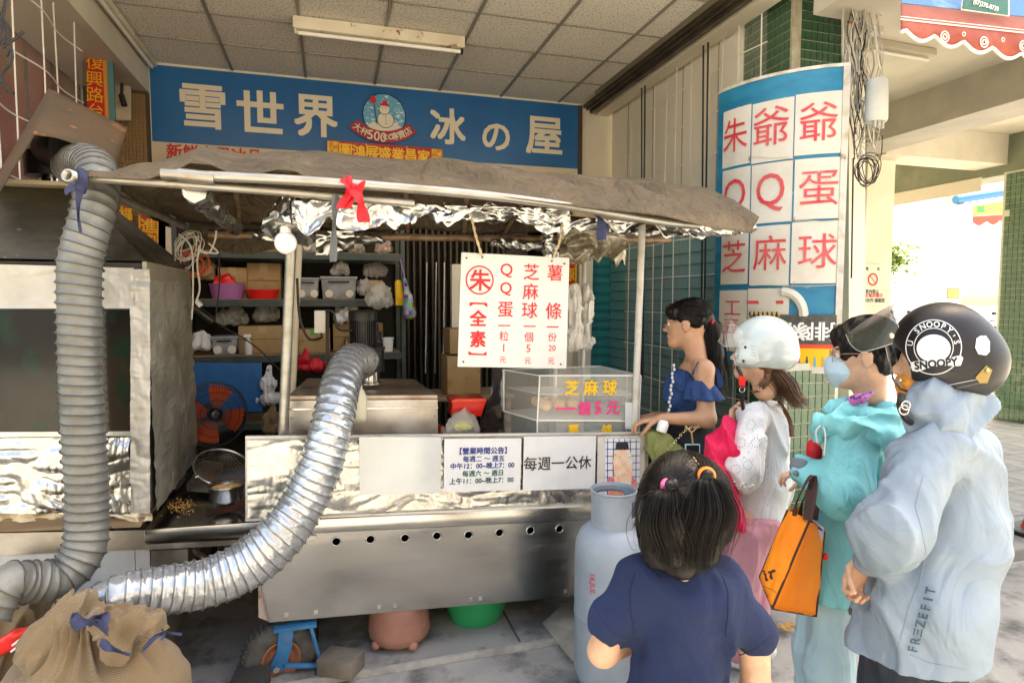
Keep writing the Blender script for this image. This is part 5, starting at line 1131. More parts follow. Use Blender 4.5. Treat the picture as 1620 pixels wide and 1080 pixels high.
# hood
hdm = M('greasy_hood', (.1, .085, .055), .42, .5, c2=(.05, .042, .03), ns=4, c3=(.3, .28, .22), n3=22, c3lo=.66, c3hi=.72, bump=.001, bs=30, nstretch=(1, 1, 2), rvar=.1)
hz = 1.752; b4 = [V((L0, 2.64, hz)), V((xr + .01, 2.64, hz)), V((xr + .01, 3.42, hz)), V((L0, 3.42, hz))]; t4 = [V((-1.3, 2.97, 2.06)), V((-.99, 2.97, 2.06)), V((-.99, 3.25, 2.06)), V((-1.3, 3.25, 2.06))]
MB().add(b4 + t4, [(3, 2, 1, 0), (4, 5, 6, 7), (0, 1, 5, 4), (1, 2, 6, 5), (2, 3, 7, 6), (3, 0, 4, 7)]).obj('hood', hdm, ov, bevel=.006)
MB().box((-1.31, 2.9, 2.062), (-.985, 3.26, 2.078)).obj('hood_plate', M('plate_cream', (.5, .42, .28), .5), ov)
b2 = thing('blower', 'dark exhaust blower under the cardboard on the greasy hood', 'blower', atY(84, 305, 3.05)); pb2 = V((atY(84, 305, 3.05).x, 3.05, 2.079)); k = mpp(pb2)
MB().lathe(pb2, [(0, 0), (18 * k, 0), (18 * k, 14 * k), (0, 14 * k)], 28).obj('base_collar', steel, b2, autos=True); MB().lathe(pb2 + V((0, 0, 14 * k)), [(0, 0), (36 * k, 0), (36 * k, 36 * k), (30 * k, 40 * k), (0, 40 * k)], 40).obj('volute', black_pl, b2, autos=True)
MB().lathe(pb2 + V((0, 0, 54.5 * k)), [(0, 0), (20 * k, 0), (20 * k, 26 * k), (16 * k, 28 * k), (0, 28 * k)], 32).obj('motor', M('dark_green_motor', (.05, .06, .045), .35, .3), b2, autos=True)
tube('outlet', [pb2 + V((.03, -.04, .14)), pb2 + V((.16, -.22, .12))], .085, black_pl, b2, 24)
cbx = thing('cardboard_cover', 'brown cardboard sheet folded like a tent over the left blower', 'cardboard', atY(20, 300, 2.8)); cdb = M('greasy_cardboard', (.1, .052, .02), .8, c2=(.055, .04, .02), ns=3, nlo=.42, nhi=.6, c3=(.24, .09, .04), n3=11, c3lo=.62, c3hi=.68)
ca, cb_, cc_, cd_, ce, cf = atY(76, 141, 2.95), atY(201, 204, 3.0), atY(180, 272, 2.72), atY(52, 214, 2.64), atY(-8, 312, 2.66), atY(-8, 282, 3.0)
def curvq(a, b, c, d, nn, amp, n=12): return MB().grid(lambda u, v: a.lerp(b, u).lerp(d.lerp(c, u), v) + V(nn) * amp * math.sin(u * 3.14) * v, n, 6)
o = curvq(ca, cb_, cc_, cd_, (0, 0, 1), .035).obj('panel', cdb, cbx, smooth=True); o.modifiers.new('s', 'SOLIDIFY').thickness = .005
o = curvq(ca, cf, ce, cd_, (1, 0, 0), .0).obj('panel', cdb, cbx, smooth=True); o.modifiers.new('s', 'SOLIDIFY').thickness = .005
# ================================================================ white cabinet under the oven
cab = thing('oven_cabinet', 'white panelled cabinet under the foil oven with steel top rail', 'cabinet', (-1.2, 3.0, .03)); Yc2 = 2.72
MB().prism([atY(x, y, Yc2) for x, y in ((-150, 846), (236, 838), (236, 868), (-150, 884))], (0, .66, 0)).obj('top_rail', steel_dull, cab)
wpn = M('speckled_white_panel', (.55, .56, .55), .4, c2=(.42, .42, .4), ns=6, c3=(.2, .17, .12), n3=26, c3lo=.68, c3hi=.72)
for x0, x1 in ((-150, 104), (105.5, 213), (214.5, 237)):
    zz0 = .1; a, b = atY(x0, 880, Yc2 + .01), atY(x1, 872, Yc2 + .01); MB().box((a.x, Yc2 + .008, zz0), (b.x, Yc2 + .03, atY(x0, 884 if x0 < 0 else 870, Yc2).z)).obj('panel', wpn, cab)
a, b = atY(-150, 880, Yc2), atY(237, 870, Yc2); MB().box((a.x, Yc2 + .032, .06), (b.x, 3.36, .6)).obj('carcass', M('carcass', (.2, .19, .17), .7), cab)
for x in (a.x + .04, b.x - .06): MB().box((x, 2.8, .031), (x + .03, 2.83, .0595)).obj('foot', black_pl, cab)
# ================================================================ flexible ducts
def duct(name, label, pts, rad, pitch, mat, wmat, thing_base, amp=.12, wire_r=.0022, wrinkle=.0, n=40, tilt=.0, spl=16, seed=0, wire_every=1):
    t = thing(name, label, 'duct', thing_base); P = spline(pts, spl); R = np.interp(np.linspace(0, 1, len(P)), np.linspace(0, 1, len(rad)), rad)
    L = [0]
    for i in range(1, len(P)): L.append(L[-1] + (P[i] - P[i - 1]).length)
    L = np.array(L); step = pitch / 6; m = int(L[-1] / step); S = np.linspace(0, L[-1], m + 1); C = np.stack([np.interp(S, L, [p[j] for p in P]) for j in range(3)], 1); Rr = np.interp(S, L, R)
    T = np.gradient(C, axis=0); T /= np.linalg.norm(T, axis=1)[:, None]; u = np.array(V(T[0]).orthogonal().normalized()); U_ = []
    for i in range(m + 1): u = u - T[i] * (u @ T[i]); u /= np.linalg.norm(u); U_.append(u.copy())
    U_ = np.array(U_); W_ = np.cross(T, U_); th = np.arange(n) * 2 * np.pi / n
    ph = (S[:, None] / pitch + tilt * th[None] / (2 * np.pi)); pr = np.abs(np.sin(ph * np.pi)) ** .6     # bulge between wires
    rr = Rr[:, None] * (1 - amp + amp * (1 - pr)) if amp > 0 else Rr[:, None] * (1 + 0 * pr)
    rr = Rr[:, None] - abs(amp) * Rr[:, None] * pr
    PP = C[:, None] + rr[..., None] * (np.cos(th)[None, :, None] * U_[:, None] + np.sin(th)[None, :, None] * W_[:, None])
    if wrinkle: PP = PP + (np.abs(vnoise(PP * 32, seed)) + .5 * vnoise(PP * 75, seed + 1))[..., None] * wrinkle * (PP - C[:, None]) / Rr[:, None, None]
    mb = MB(); mb.add([tuple(p) for p in PP.reshape(-1, 3)], [(i * n + k_, i * n + (k_ + 1) % n, (i + 1) * n + (k_ + 1) % n, (i + 1) * n + k_) for i in range(m) for k_ in range(n)])
    mb.obj('sleeve', mat, t, smooth=True)
    turns = L[-1] / pitch; Q = []
    for i in range(int(turns * 20)):
        s_ = i / 20 * pitch; j = min(int(s_ / step), m - 1); a = i / 20 * 2 * math.pi * (-1 if tilt else 1); rr_ = Rr[j] * 1.003
        Q.append(V(C[j] + (C[j + 1] - C[j]) * (s_ / step - j)) + V(U_[j]) * rr_ * math.cos(a) + V(W_[j]) * rr_ * math.sin(a))
    MB().tube(Q, wire_r, 5).obj('spiral_wire', wmat, t, smooth=True); return t
D1 = M('grey_duct_fabric', (.21, .21, .19), .45, .3, c2=(.13, .128, .11), ns=5, bump=.0015, bs=70, bstretch=(1, 1, 2), rvar=.1)
duct('flexible_duct', 'ribbed grey fabric duct running down in front of the foil oven', [atY(112, 266, 2.86), atY(130, 256, 2.74), atY(153, 272, 2.56), atY(149, 330, 2.46), atY(128, 410, 2.43), atY(126, 500, 2.42), atY(128, 600, 2.42), atY(133, 700, 2.42), atY(138, 800, 2.42), atY(133, 868, 2.4), atY(98, 912, 2.36), atY(45, 920, 2.3), atY(8, 925, 2.24), atY(-20, 975, 2.2)],
     [.066, .067, .069, .07, .07, .069, .068, .069, .07, .07, .07, .068, .066, .066], .0335, D1, M('duct_wire', (.07, .07, .065), .5, .3, c2=(.14, .13, .11), ns=2), (-.8, 2.4, .5), .09, .0026, .002, tilt=1)
D2 = M('clear_film_over_duct', (.5, .52, .53), .22, .6, c2=(.34, .36, .36), ns=7, bump=.003, bs=26, bstretch=(1, 1, 1.6), rvar=.12, coat=.7)
duct('flexible_duct', 'silvery duct wrapped in clear film curving from the black blower to the sack', [atY(578, 570, 2.95), atY(556, 572, 2.80), atY(538, 612, 2.62), atY(526, 670, 2.52), atY(507, 735, 2.48), atY(482, 790, 2.46), atY(445, 845, 2.42), atY(395, 890, 2.40), atY(330, 920, 2.37), atY(250, 934, 2.32), atY(185, 945, 2.28), atY(140, 968, 2.28), atY(128, 1010, 2.29)],
     [.07, .076, .08, .083, .088, .092, .095, .095, .09, .084, .075, .06, .04], (.034), D2, M('film_wire', (.2, .2, .2), .3, .6), (-.3, 2.3, .4), .075, .0026, .0055, tilt=1, seed=4)
# ================================================================ burlap sacks on a red bin
bur = M('burlap', (.42, .28, .13), .9, c2=(.33, .21, .09), ns=5, c3=(.52, .42, .27), n3=3, c3lo=.5, c3hi=.7, sheen=.2); weave(bur, 105, .0022, (.16, .11, .06))
sk = thing('burlap_sack', 'burlap sack gathered and tied round the end of the silvery duct', 'sack', (-.6, 1.9, 0)); DS = 1.95
g = lambda x, y, d=0: at(x, y, DS + d)
fold1 = folds((0, .2, 1), 13, .022, .8, 4, 3)
sk_c = g(150, 1130)
def sfold(P):
    r = np.sqrt((P[..., 0] - g(135, 985)[0]) ** 2 + (P[..., 1] - g(135, 985)[1]) ** 2); a = np.arctan2(P[..., 1] - g(135, 985)[1], P[..., 0] - g(135, 985)[0])
    z = P[..., 2]; m_ = np.clip((z - .3) / .3, .15, 1.2); n = vnoise(np.stack([a * 3.2, r * 3, z * 2], -1), 6)
    return (.5 - np.abs(n) * 2) * .036 * m_ + vnoise(P * 11, 3) * .008 + vnoise(P * 32, 4) * .004
solid('sack', [cap(g(80, 1110, .05), g(205, 1100, .05), .165, .165), cap((g(70, 1200)[0], g(70, 1200)[1], .15), (g(205, 1200)[0], g(205, 1200)[1], .15), .175, .175), cap(g(130, 995, .02), g(140, 1060, .03), .06, .15), cap(g(100, 975, 0), g(135, 990, .02), .04, .065), cap(g(232, 1022, .05), g(245, 1080, .05), .05, .09)], bur, sk, res=.0065, k=.07, disp=sfold, cuts=[((0, 0, .004), (0, 0, -1))])
solid('gathered_neck', [cap(g(78, 1003, -.02), g(132, 945, -.02), .03, .03), cap(g(60, 1030, -.03), g(78, 1003, -.02), .05, .035), cap(g(170, 975, -.03), g(245, 985, -.02), .034, .03), cap(g(175, 985, -.03), g(185, 1030, -.05), .04, .03)], bur, sk, res=.005, k=.04, disp=lambda P: folds((.6, 0, 1), 26, .014, .5, 9)(P))
for i, pp in enumerate([[(112, 978), (128, 985), (150, 982), (172, 1000)], [(172, 985), (160, 975), (140, 985)], [(120, 985), (118, 975), (112, 980)]]):
    ribbon([g(x, y, -.12) for x, y in pp], .03, navy_cl, sk, 'tie', (.2, 0, 1))
ribbon([g(158, 1016, -.17), g(180, 1026, -.18), g(207, 1036, -.18)], .016, navy_cl, sk, 'tie', (.2, 0, 1)); ribbon([g(225, 1028, -.14), g(245, 1008, -.13), g(262, 1000, -.12), g(288, 1004, -.12)], .014, navy_cl, sk, 'tie', (.2, 0, 1)); ribbon([g(255, 1008, -.13), g(262, 1002, -.13), g(256, 995, -.12)], .014, navy_cl, sk, 'tie', (.2, 0, 1))
s2 = thing('burlap_sack', 'smaller burlap sack tied to the grey ribbed duct at the lower left edge', 'sack', at(20, 1200, 2.2) * 1); s2.location = (-.95, 2.05, 0); g2 = lambda x, y, d=0: at(x, y, 2.15 + d)
solid('sack', [cap(g2(10, 1010), (g2(10, 1010)[0], g2(10, 1010)[1], .18), .13, .2), cap(g2(0, 965), g2(30, 990), .09, .09)], bur, s2, res=.008, k=.07, disp=lambda P: folds((.2, 0, 1), 16, .022, .8, 14)(P), cuts=[((0, 0, .004), (0, 0, -1))])
rbn = thing('red_bin', 'red plastic rim showing between the two burlap sacks', 'bin', (-.9, 1.85, 0)); pr_ = at(25, 1010, 2.05)
solid('rim', [cap(at(-30, 1030, 2.0), at(25, 1003, 2.0), .014, .014), cap(at(25, 1003, 2.0), at(66, 990, 2.02), .014, .012), cap(at(-30, 1040, 2.0), at(40, 1010, 2.01), .022, .016)], red_pl, rbn, res=.004, k=.02)
tube('rope', spline([at(20, 1020, 1.96), at(45, 1002, 1.96), at(66, 996, 1.97)]), .004, paper, rbn, 6); tube('rope', spline([at(18, 1030, 1.95), at(42, 1012, 1.95), at(64, 1004, 1.96)]), .004, paper, rbn, 6)
# ================================================================ things on the counter
cz = .70
bo = thing('steel_bowl', 'small steel bowl of fried crumbs on the counter', 'bowl', atY(358, 792, 2.78)); p = atY(359, 795, 2.8); k = mpp(p)
MB().lathe(p, [(0, 0), (17 * k, 0), (24 * k, 8 * k), (26 * k, 28 * k), (28 * k, 29 * k), (28 * k, 30.5 * k), (25 * k, 30 * k), (22.5 * k, 9 * k), (16 * k, 2 * k), (0, 2 * k)], 36).obj('bowl', steel, bo, smooth=True)
fdp = M('orange_crumbs', (.6, .28, .06), .8, c2=(.75, .5, .2), ns=60, bump=.003, bs=120)
MB().grid(lambda u, v: p + V((math.cos(u * 6.283) * v * 24 * k, math.sin(u * 6.283) * v * 24 * k, 24 * k + .01 * (1 - v) + .004 * n1(math.cos(u * 6.283) * v * 9, math.sin(u * 6.283) * v * 9))), 24, 8).obj('crumbs', fdp, bo)
tyy = thing('steel_tray', 'flat steel tray beside the bowl', 'tray', atY(320, 778, 2.9)); A_, B_, C_, E_ = [atZ(x, y, .735) for x, y in ((298, 776), (338, 779), (352, 742), (322, 738))]
mb = MB(); mb.prism([A_, B_, C_, E_], (0, 0, .003))
for a, b in ((A_, B_), (B_, C_), (C_, E_), (E_, A_)): mb.prism([a, b, b + V((0, 0, .035)), a + V((0, 0, .035))], (b - a).cross(V((0, 0, 1))).normalized() * .003)
mb.obj('tray', steel_dull, tyy)
tn = thing('strainer', 'perforated steel strainer tilted over the tray', 'strainer', atY(350, 750, 2.95)); pS = atY(352, 738, 3.0); nS = V((.3, -.42, .85)).normalized()
q = MB(); us = nS.orthogonal().normalized(); vs_ = nS.cross(us); R_ = .12
for i in range(22):
    for j in range(22):
        x, y = (i - 10.5) / 11 * R_, (j - 10.5) / 11 * R_; h = R_ / 11
        if x * x + y * y > (R_ * .97) ** 2: continue
        for sx_, sy_, w_, hh in ((0, 0, h * .32, h), (h * .32, 0, h * .68, h * .32)):
            z_ = -.35 * (R_ * R_ - x * x - y * y) / R_
            c0 = pS + us * (x + sx_) + vs_ * (y + sy_) + nS * z_; q.add([c0, c0 + us * w_, c0 + us * w_ + vs_ * hh, c0 + vs_ * hh], [(0, 1, 2, 3)])
o = q.obj('mesh_bowl', steel, tn); MB().torus(pS, R_, .006, 40, 8, nS).obj('rim', steel, tn, smooth=True); tube('handle', [pS - us * R_, pS - us * (R_ + .02)], .008, steel, tn)
cr_ = MB()
for i in range(150):
    x, y = rnd.gauss(290, 14), rnd.gauss(800, 7); pq_ = atZ(x, y, .712 + .0); 
    if pq_.y < 2.66 or pq_.x < -.7: continue
    pq_.z = atY(228, 838, 2.63).z - (pq_.x + .72) * .05 + .002; r_ = rnd.uniform(.0015, .0045); cr_.ell(pq_, (r_, r_, r_), 5, 3)
crm = cr_.obj('crumbs', fdp, None, kind='stuff'); tag(crm, 'orange crumbs scattered on the steel counter', 'crumbs')
# fan
fn_ = thing('electric_fan', 'electric fan with glowing orange blades and black guard behind the counter', 'fan', atY(340, 705, 3.5)); pf = atY(338, 655, 3.55); k = mpp(pf); nf = V((.35, -.9, .1)).normalized(); rf = 50 * k
uf = nf.orthogonal().normalized(); vf = nf.cross(uf); mb = MB()
for i in range(60):
    a = i * math.pi / 30; d = uf * math.cos(a) + vf * math.sin(a); mb.tube([pf + d * rf * .18 + nf * .05, pf + d * rf * .6 + nf * .055, pf + d * rf], .0017, 4)
for r_ in (.2, .45, .7, .88): mb.torus(pf + nf * (.055 if r_ < .8 else .03), rf * r_, .0018, 40, 4, nf)
mb.torus(pf, rf, .006, 48, 6, nf); mb.obj('guard', M('dark_blue_guard', (.015, .02, .04), .4), fn_)
orb = M('orange_blade', (.75, .1, .01), .35)
for i in range(4):
    a = i * math.pi / 2 + .5; mb = MB(); mb.grid(lambda u, v: pf + nf * (-.02 + .05 * u - .02) + (uf * math.cos(a + (u - .5) * (1.1 - .2 * v)) + vf * math.sin(a + (u - .5) * (1.1 - .2 * v))) * rf * (.12 + .8 * v), 8, 8); mb.obj('blade', orb, fn_, smooth=True)
MB().lathe(pf - nf * .02, [(0, 0), (.035, 0), (.035, .04), (.02, .06), (0, .062)], 20, nf).obj('hub', MATS['dark_blue_guard'], fn_, autos=True)
MB().lathe(pf - nf * .14, [(0, 0), (.05, 0), (.06, .08), (0, .09)], 20, nf).obj('motor_housing', black_pl, fn_, autos=True); tube('stand', [pf - nf * .08, V((pf.x - nf.x * .08, pf.y + .08, .13))], .015, black_pl, fn_); MB().lathe(V((pf.x, pf.y + .08, .131)), [(0, 0), (.18, 0), (.17, .02), (0, .03)], 28).obj('fan_base', black_pl, fn_)
# cable reel, coil of white wires, power strip
cr2 = thing('cable_reel', 'orange cable reel hanging at the left end of the shelves', 'cable reel', atY(303, 445, 3.5)); pc = atY(303, 416, 3.5)
for i in range(5): MB().torus(pc + V((rnd.uniform(-.01, .01), i * .008, rnd.uniform(-.01, .01))), .045 + i * .006, .006, 24, 6, (.2, -1, 0)).obj('cable_turn', M('orange_cable', (.6, .1, .03), .5), cr2, smooth=True)
cw = thing('wire_coil', 'coil of pale wires tied at the side rail end', 'wire coil', atY(295, 400, 3.3)); pc = atY(292, 378, 3.3)
for i in range(8):
    ra, rb_, ox, oz = rnd.uniform(.03, .06), rnd.uniform(.05, .1), rnd.uniform(-.02, .03), rnd.uniform(-.03, .01); MB().tube([pc + V((ox + math.cos(a) * ra + .02 * math.sin(a), .03 * math.sin(a + i), oz - rb_ + .04 + math.sin(a) * rb_)) for a in [1.57 + j * .33 for j in range(20)]], .0026, 5).obj('wire_turn', M('pale_cable', (.7, .66, .55), .5), cw)
for pts in (((283, 370), (303, 395), (305, 470), (303, 505)), ((330, 385), (345, 400), (322, 398), (315, 392)), ((342, 365), (340, 380), (330, 400), (310, 395)), ((315, 388), (312, 420), (316, 455), (310, 478))): tube('loose_wire', spline([atY(x, y, 3.25) for x, y in pts], 6), .0045, MATS['pale_cable'], cw, 6)
ps = thing('power_strip', 'dark power strip with plug hanging left of the shelves', 'power strip', atY(325, 510, 3.3)); tube('strip_body', [atY(306, 485, 3.3), atY(338, 508, 3.3)], .02, black_pl, ps); tube('plug', [atY(312, 482, 3.26), atY(318, 478, 3.26)], .016, white_pl, ps); tube('cable', spline([atY(338, 508, 3.3), atY(400, 545, 3.3), atY(448, 590, 3.3)], 6), .004, cable_black, ps, 6); tube('cable', spline([atY(346, 395, 3.3), atY(347, 450, 3.3), atY(340, 508, 3.3)], 6), .004, cable_black, ps, 6)
# ================================================================ shelving and what stands on it
sh = thing('storage_shelf', 'dark metal storage shelves full of boxes and bags behind the cart', 'shelf', (-.2, 5.6, .13)); smt = M('dark_green_shelf_metal', (.04, .055, .05), .5, .3, c2=(.07, .08, .07), ns=8); ply = M('shelf_board', (.4, .25, .12), .7, c2=(.3, .19, .09), ns=5)
SZ = {k: v for k, v in zip('abcd', (2.0, 1.615, 1.165, .62))}
for z in SZ.values():
    MB().box((-1.15, 5.30, z - .012), (.56, 5.74, z)).obj('shelf_board', ply, sh); MB().box((-1.16, 5.285, z - .06), (.57, 5.2995, z - .004)).obj('shelf_beam', smt, sh); MB().box((-1.16, 5.7405, z - .06), (.57, 5.75, z - .004)).obj('shelf_beam', smt, sh)
for x in (-1.17, .57):
    for y in (5.28, 5.74): MB().box((x, y, .131), (x + .035, y + .035, 2.35)).obj('upright', smt, sh)
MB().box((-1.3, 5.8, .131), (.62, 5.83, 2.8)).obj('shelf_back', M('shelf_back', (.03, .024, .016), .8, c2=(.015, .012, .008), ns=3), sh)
YSf = 5.33
def cbox(lab, x0, x1, y0, y1, lvl, mat=card, d=.3, Y=YSf + .05, name='cardboard_box', cat='box', tape=None):
    a, b = atY(x0, (y0 + y1) / 2, Y), atY(x1, (y0 + y1) / 2, Y); z0 = SZ[lvl] + .001; h = (y1 - y0) * mpp(a); t = thing(name, lab, cat, ((a.x + b.x) / 2, Y + d / 2, z0))
    MB().box((a.x, Y, z0), (b.x, Y + d, z0 + h)).obj('body', mat, t, bevel=.006)
    if name == 'cardboard_box': MB().box((a.x + .01, Y - .002, z0 + h * .5), (b.x - .01, Y - .0005, z0 + h * .53)).obj('crease', M('card_dark', (.2, .12, .05), .8), t); MB().box(((a.x + b.x) / 2 - .03, Y - .003, z0 + h * .75), ((a.x + b.x) / 2 + .03, Y - .0005, z0 + h * 1.0)).obj('tape', tape or M('brown_tape', (.45, .32, .16), .3), t)
    return t
cbox('cardboard box on the top shelf left of the cart post', 392, 446, 371, 401, 'a'); cbox('small cardboard box behind the purple basket', 345, 390, 420, 470, 'b', d=.25, Y=5.45)
cbox('tall cardboard box standing behind the red bowl', 391, 444, 413, 470, 'b', d=.22, Y=5.5); cbox('large cardboard box behind the spray bottle', 377, 452, 510, 554, 'c', Y=5.45, d=.25)
cbox('cardboard box with green tape right of the cart post', 472, 522, 516, 554, 'c', tape=M('green_tape', (.02, .35, .06), .3)); cbox('cardboard box behind the black motor', 527, 606, 510, 554, 'c', Y=5.5, d=.2); cbox('small carton half covered by a clear bag', 580, 606, 440, 470, 'b')
clr = M('milky_plastic', (.55, .55, .52), .25, alpha=.55, c2=(.4, .4, .38), ns=12); grey_lid = M('grey_lid', (.3, .3, .3), .4); stuffm = M('bagged_goods', (.4, .35, .28), .6, c2=(.12, .11, .1), ns=18, c3=(.5, .2, .14), n3=14, c3lo=.6, c3hi=.66)
def bin_(lab, x0, x1, y0, y1, lvl):
    Y = YSf + .01; a, b = atY(x0, (y0 + y1) / 2, Y), atY(x1, (y0 + y1) / 2, Y); z0 = SZ[lvl] + .001; h = (y1 - y0) * mpp(a); t = thing('storage_bin', lab, 'storage bin', ((a.x + b.x) / 2, Y + .15, z0)); i_ = .012
    MB().add([(a.x + i_, Y + i_, z0), (b.x - i_, Y + i_, z0), (b.x - i_, Y + .28, z0), (a.x + i_, Y + .28, z0), (a.x, Y, z0 + h * .88), (b.x, Y, z0 + h * .88), (b.x, Y + .3, z0 + h * .88), (a.x, Y + .3, z0 + h * .88)], [(0, 3, 2, 1), (4, 5, 6, 7), (0, 1, 5, 4), (1, 2, 6, 5), (2, 3, 7, 6), (3, 0, 4, 7)]).obj('tub', clr, t, bevel=.008)
    MB().box((a.x - .008, Y - .008, z0 + h * .885), (b.x + .008, Y + .31, z0 + h)).obj('lid', grey_lid, t, bevel=.006); c_ = (a.x + b.x) / 2
    MB().box((c_ - .09 * (b.x - a.x) / .3, Y - .014, z0 + h * .72), (c_ + .09 * (b.x - a.x) / .3, Y - .0085, z0 + h * .8)).obj('handle', black_pl, t)
    for s_ in (.22, .8): MB().lathe(V((a.x + (b.x - a.x) * s_, Y + .004, z0 + .045)), [(0, 0), (.032, 0), (.032, .01), (0, .012)], 16, (0, -1, 0)).obj('round_pack', M('pale_round', (.66, .6, .48), .5), t)
    for q in range(5): MB().ell((a.x + (b.x - a.x) * (.18 + .16 * q), Y + .1, z0 + .07), (.035, .05, .05), 10, 8).obj('content', stuffm, t, smooth=True)
bin_('clear storage bin on the top shelf right of the cart post', 474, 527, 374, 401, 'a'); bin_('narrow clear storage bin beside the cart post', 468, 504, 436, 470, 'b'); bin_('wide clear storage bin with dark handle', 508, 564, 434, 470, 'b'); bin_('small grey storage bin left of the large cardboard box', 335, 374, 524, 554, 'c')
bagm = M('clear_bag', (.7, .68, .6), .12, alpha=.5, bump=.006, bs=30, c2=(.45, .42, .36), ns=9); bagw = M('white_bag', (.7, .69, .64), .35, bump=.004, bs=22, c2=(.58, .56, .5), ns=6)
def bag(lab, x0, x1, y0, y1, Y, mat, seed=0, flat_=.5, name='plastic_bag', fill=None, cat='bag'):
    k = mpp(atY((x0 + x1) / 2, (y0 + y1) / 2, Y)); c_ = atY((x0 + x1) / 2, (y0 + y1) / 2, Y); w_, h = (x1 - x0) * k / 2, (y1 - y0) * k / 2; t = thing(name, lab, cat, c_ - V((0, 0, h)))
    solid('bag', [cap(c_ + V((-w_ * .45, 0, -h * .45)), c_ + V((w_ * .45, 0, -h * .45)), min(w_, h) * .55), cap(c_ + V((-w_ * .3, 0, h * .2)), c_ + V((w_ * .3, 0, h * .15)), min(w_, h) * .5), cap(c_, c_ + V((w_ * .15, 0, h * .9)), min(w_, h) * .4, min(w_, h) * .12)], mat, t, res=.009, k=.03, disp=lambda P: vnoise(P * 22, seed) * .016 + folds((0, 0, 1), 30, .012, .5, seed)(P))
    if fill: MB().ell(c_ + V((0, 0, -h * .2)), (w_ * .6, .05, h * .45), 14, 10).obj('content', fill, t, smooth=True)
    return t
bag('bag of noodles on the top shelf, left of two', 545, 582, 382, 401, 5.42, bagm, 1, fill=stuffm); bag('bag with red print on the top shelf, right of two', 586, 630, 381, 401, 5.42, bagm, 2, fill=M('red_white_pack', (.6, .1, .08), .4, c2=(.7, .65, .55), ns=20, nlo=.5, nhi=.55))
bag('clear package lying on the wide storage bin', 518, 557, 413, 434, 5.42, bagm, 3, fill=stuffm); bag('crumpled greenish bag right of the wide storage bin', 566, 592, 432, 470, 5.40, bagm, 4); bag('clear bag pile under the top shelf at right', 565, 620, 415, 437, 5.55, bagm, 5)
bag('white plastic bag at the left end of the middle shelf', 302, 334, 523, 554, 5.4, bagw, 6); bag('white cloth bag hanging beside the blue board', 408, 442, 577, 650, 5.2, bagw, 7); bag('pack of white paper left of the black motor', 530, 556, 486, 510, 5.4, bagw, 8); bag('red bag at the foot of the shelves beside the post', 470, 492, 555, 590, 4.6, red_cloth, 9); bag('second red bag nearer the duct at the shelf foot', 490, 512, 562, 588, 4.5, red_cloth, 10)
for a_ in (('brown paper parcel under the top shelf at the far left', 312, 342, 412, 440, 5.5, card, 31), ('dark bag behind the purple basket', 318, 350, 400, 430, 5.6, M('dark_bag', (.03, .03, .035), .3), 32), ('clear film sheet bundled above the small grey bin', 335, 400, 482, 512, 5.55, bagm, 33), ('crumpled clear film above the large cardboard box', 396, 446, 478, 508, 5.55, bagm, 34), ('brown bag wedged right of the green taped box', 548, 580, 516, 552, 5.4, M('brown_paper', (.3, .18, .08), .8), 35), ('dark bundle at the right end of the middle shelf', 584, 606, 512, 552, 5.4, MATS['dark_bag'] if 'dark_bag' in MATS else card, 36), ('rolled cream paper above the dark handled bin', 520, 575, 478, 500, 5.5, cream, 37), ('brown sack on the floor under the middle shelf', 415, 446, 640, 690, 4.9, bur, 38)): bag(*a_)
bag('clear bag with price tags hanging over the shelf edge', 578, 622, 446, 486, 5.2, bagm, 11); bag('red bag lying in the purple basket', 340, 374, 432, 456, 5.38, red_pl, 12)
def tub(name, lab, cat, x, y1, r0, r1, h, Y, mat, zl=None, sy=.8, inner=True):
    p = atY(x, y1, Y); k = mpp(p); p.z = p.z if zl is None else zl; t = thing(name, lab, cat, p); pr = [(0, 0), (r0 * k, 0), (r1 * k, h * k), (r1 * k * 1.06, h * k), (r1 * k * 1.06, h * k * .93)] if not inner else [(0, 0), (r0 * k, 0), (r1 * k, h * k * .93), (r1 * k * 1.05, h * k * .93), (r1 * k * 1.05, h * k), (r1 * k * .97, h * k), (r0 * k * .95, h * k * .08), (0, h * k * .08)]
    MB().lathe(p, pr, 32, sy=sy).obj('tub', mat, t, autos=True); return t
tub('plastic_bowl', 'shallow red plastic bowl on the shelf', 'bowl', 416, 468, 20, 25, 15, 5.42, red_pl, SZ['b'] + .001)
tub('basket', 'purple plastic basket holding a red bag', 'basket', 360, 468, 22, 26, 24, 5.42, M('purple_plastic', (.35, .12, .3), .4), SZ['b'] + .001)
tub('basket', 'small white basket with tools at the right end of the middle shelf', 'basket', 614, 553, 7, 9, 22, 5.36, white_pl, SZ['c'] + .001)
sbt = thing('spray_bottle', 'clear spray bottle with white trigger in front of the large cardboard box', 'bottle', atY(393, 553, 5.36)); p = atY(393, 553, 5.36); p.z = SZ['c'] + .001; k = mpp(p)
MB().lathe(p, [(0, 0), (5.5 * k, 0), (6 * k, 3 * k), (6 * k, 18 * k), (2.5 * k, 24 * k), (2.2 * k, 27 * k), (0, 27 * k)], 20).obj('bottle', M('hazy_bottle', (.7, .7, .66), .2, alpha=.75), sbt, autos=True)
MB().lathe(p + V((0, 0, .02)), [(0, 0), (5 * k, 0), (5 * k, 9 * k), (0, 9 * k)], 16).obj('label_band', M('pale_label', (.7, .5, .3), .5), sbt); MB().box(p + V((-6 * k, -.012, 27.2 * k)), p + V((4 * k, .012, 32 * k))).obj('trigger', white_pl, sbt, bevel=.004)
bl_ = MB().prism([atY(x, y, 5.2) for x, y in ((303, 574), (414, 574), (415, 651), (303, 650))], (0, .02, 0)).obj('blue_board', M('blue_board', (.005, .12, .32), .5, c2=(.01, .1, .26), ns=6, nstretch=(3, 1, .3)), None, bevel=.003); tag(bl_, 'blue board leaning at the foot of the shelves behind the fan', 'board')
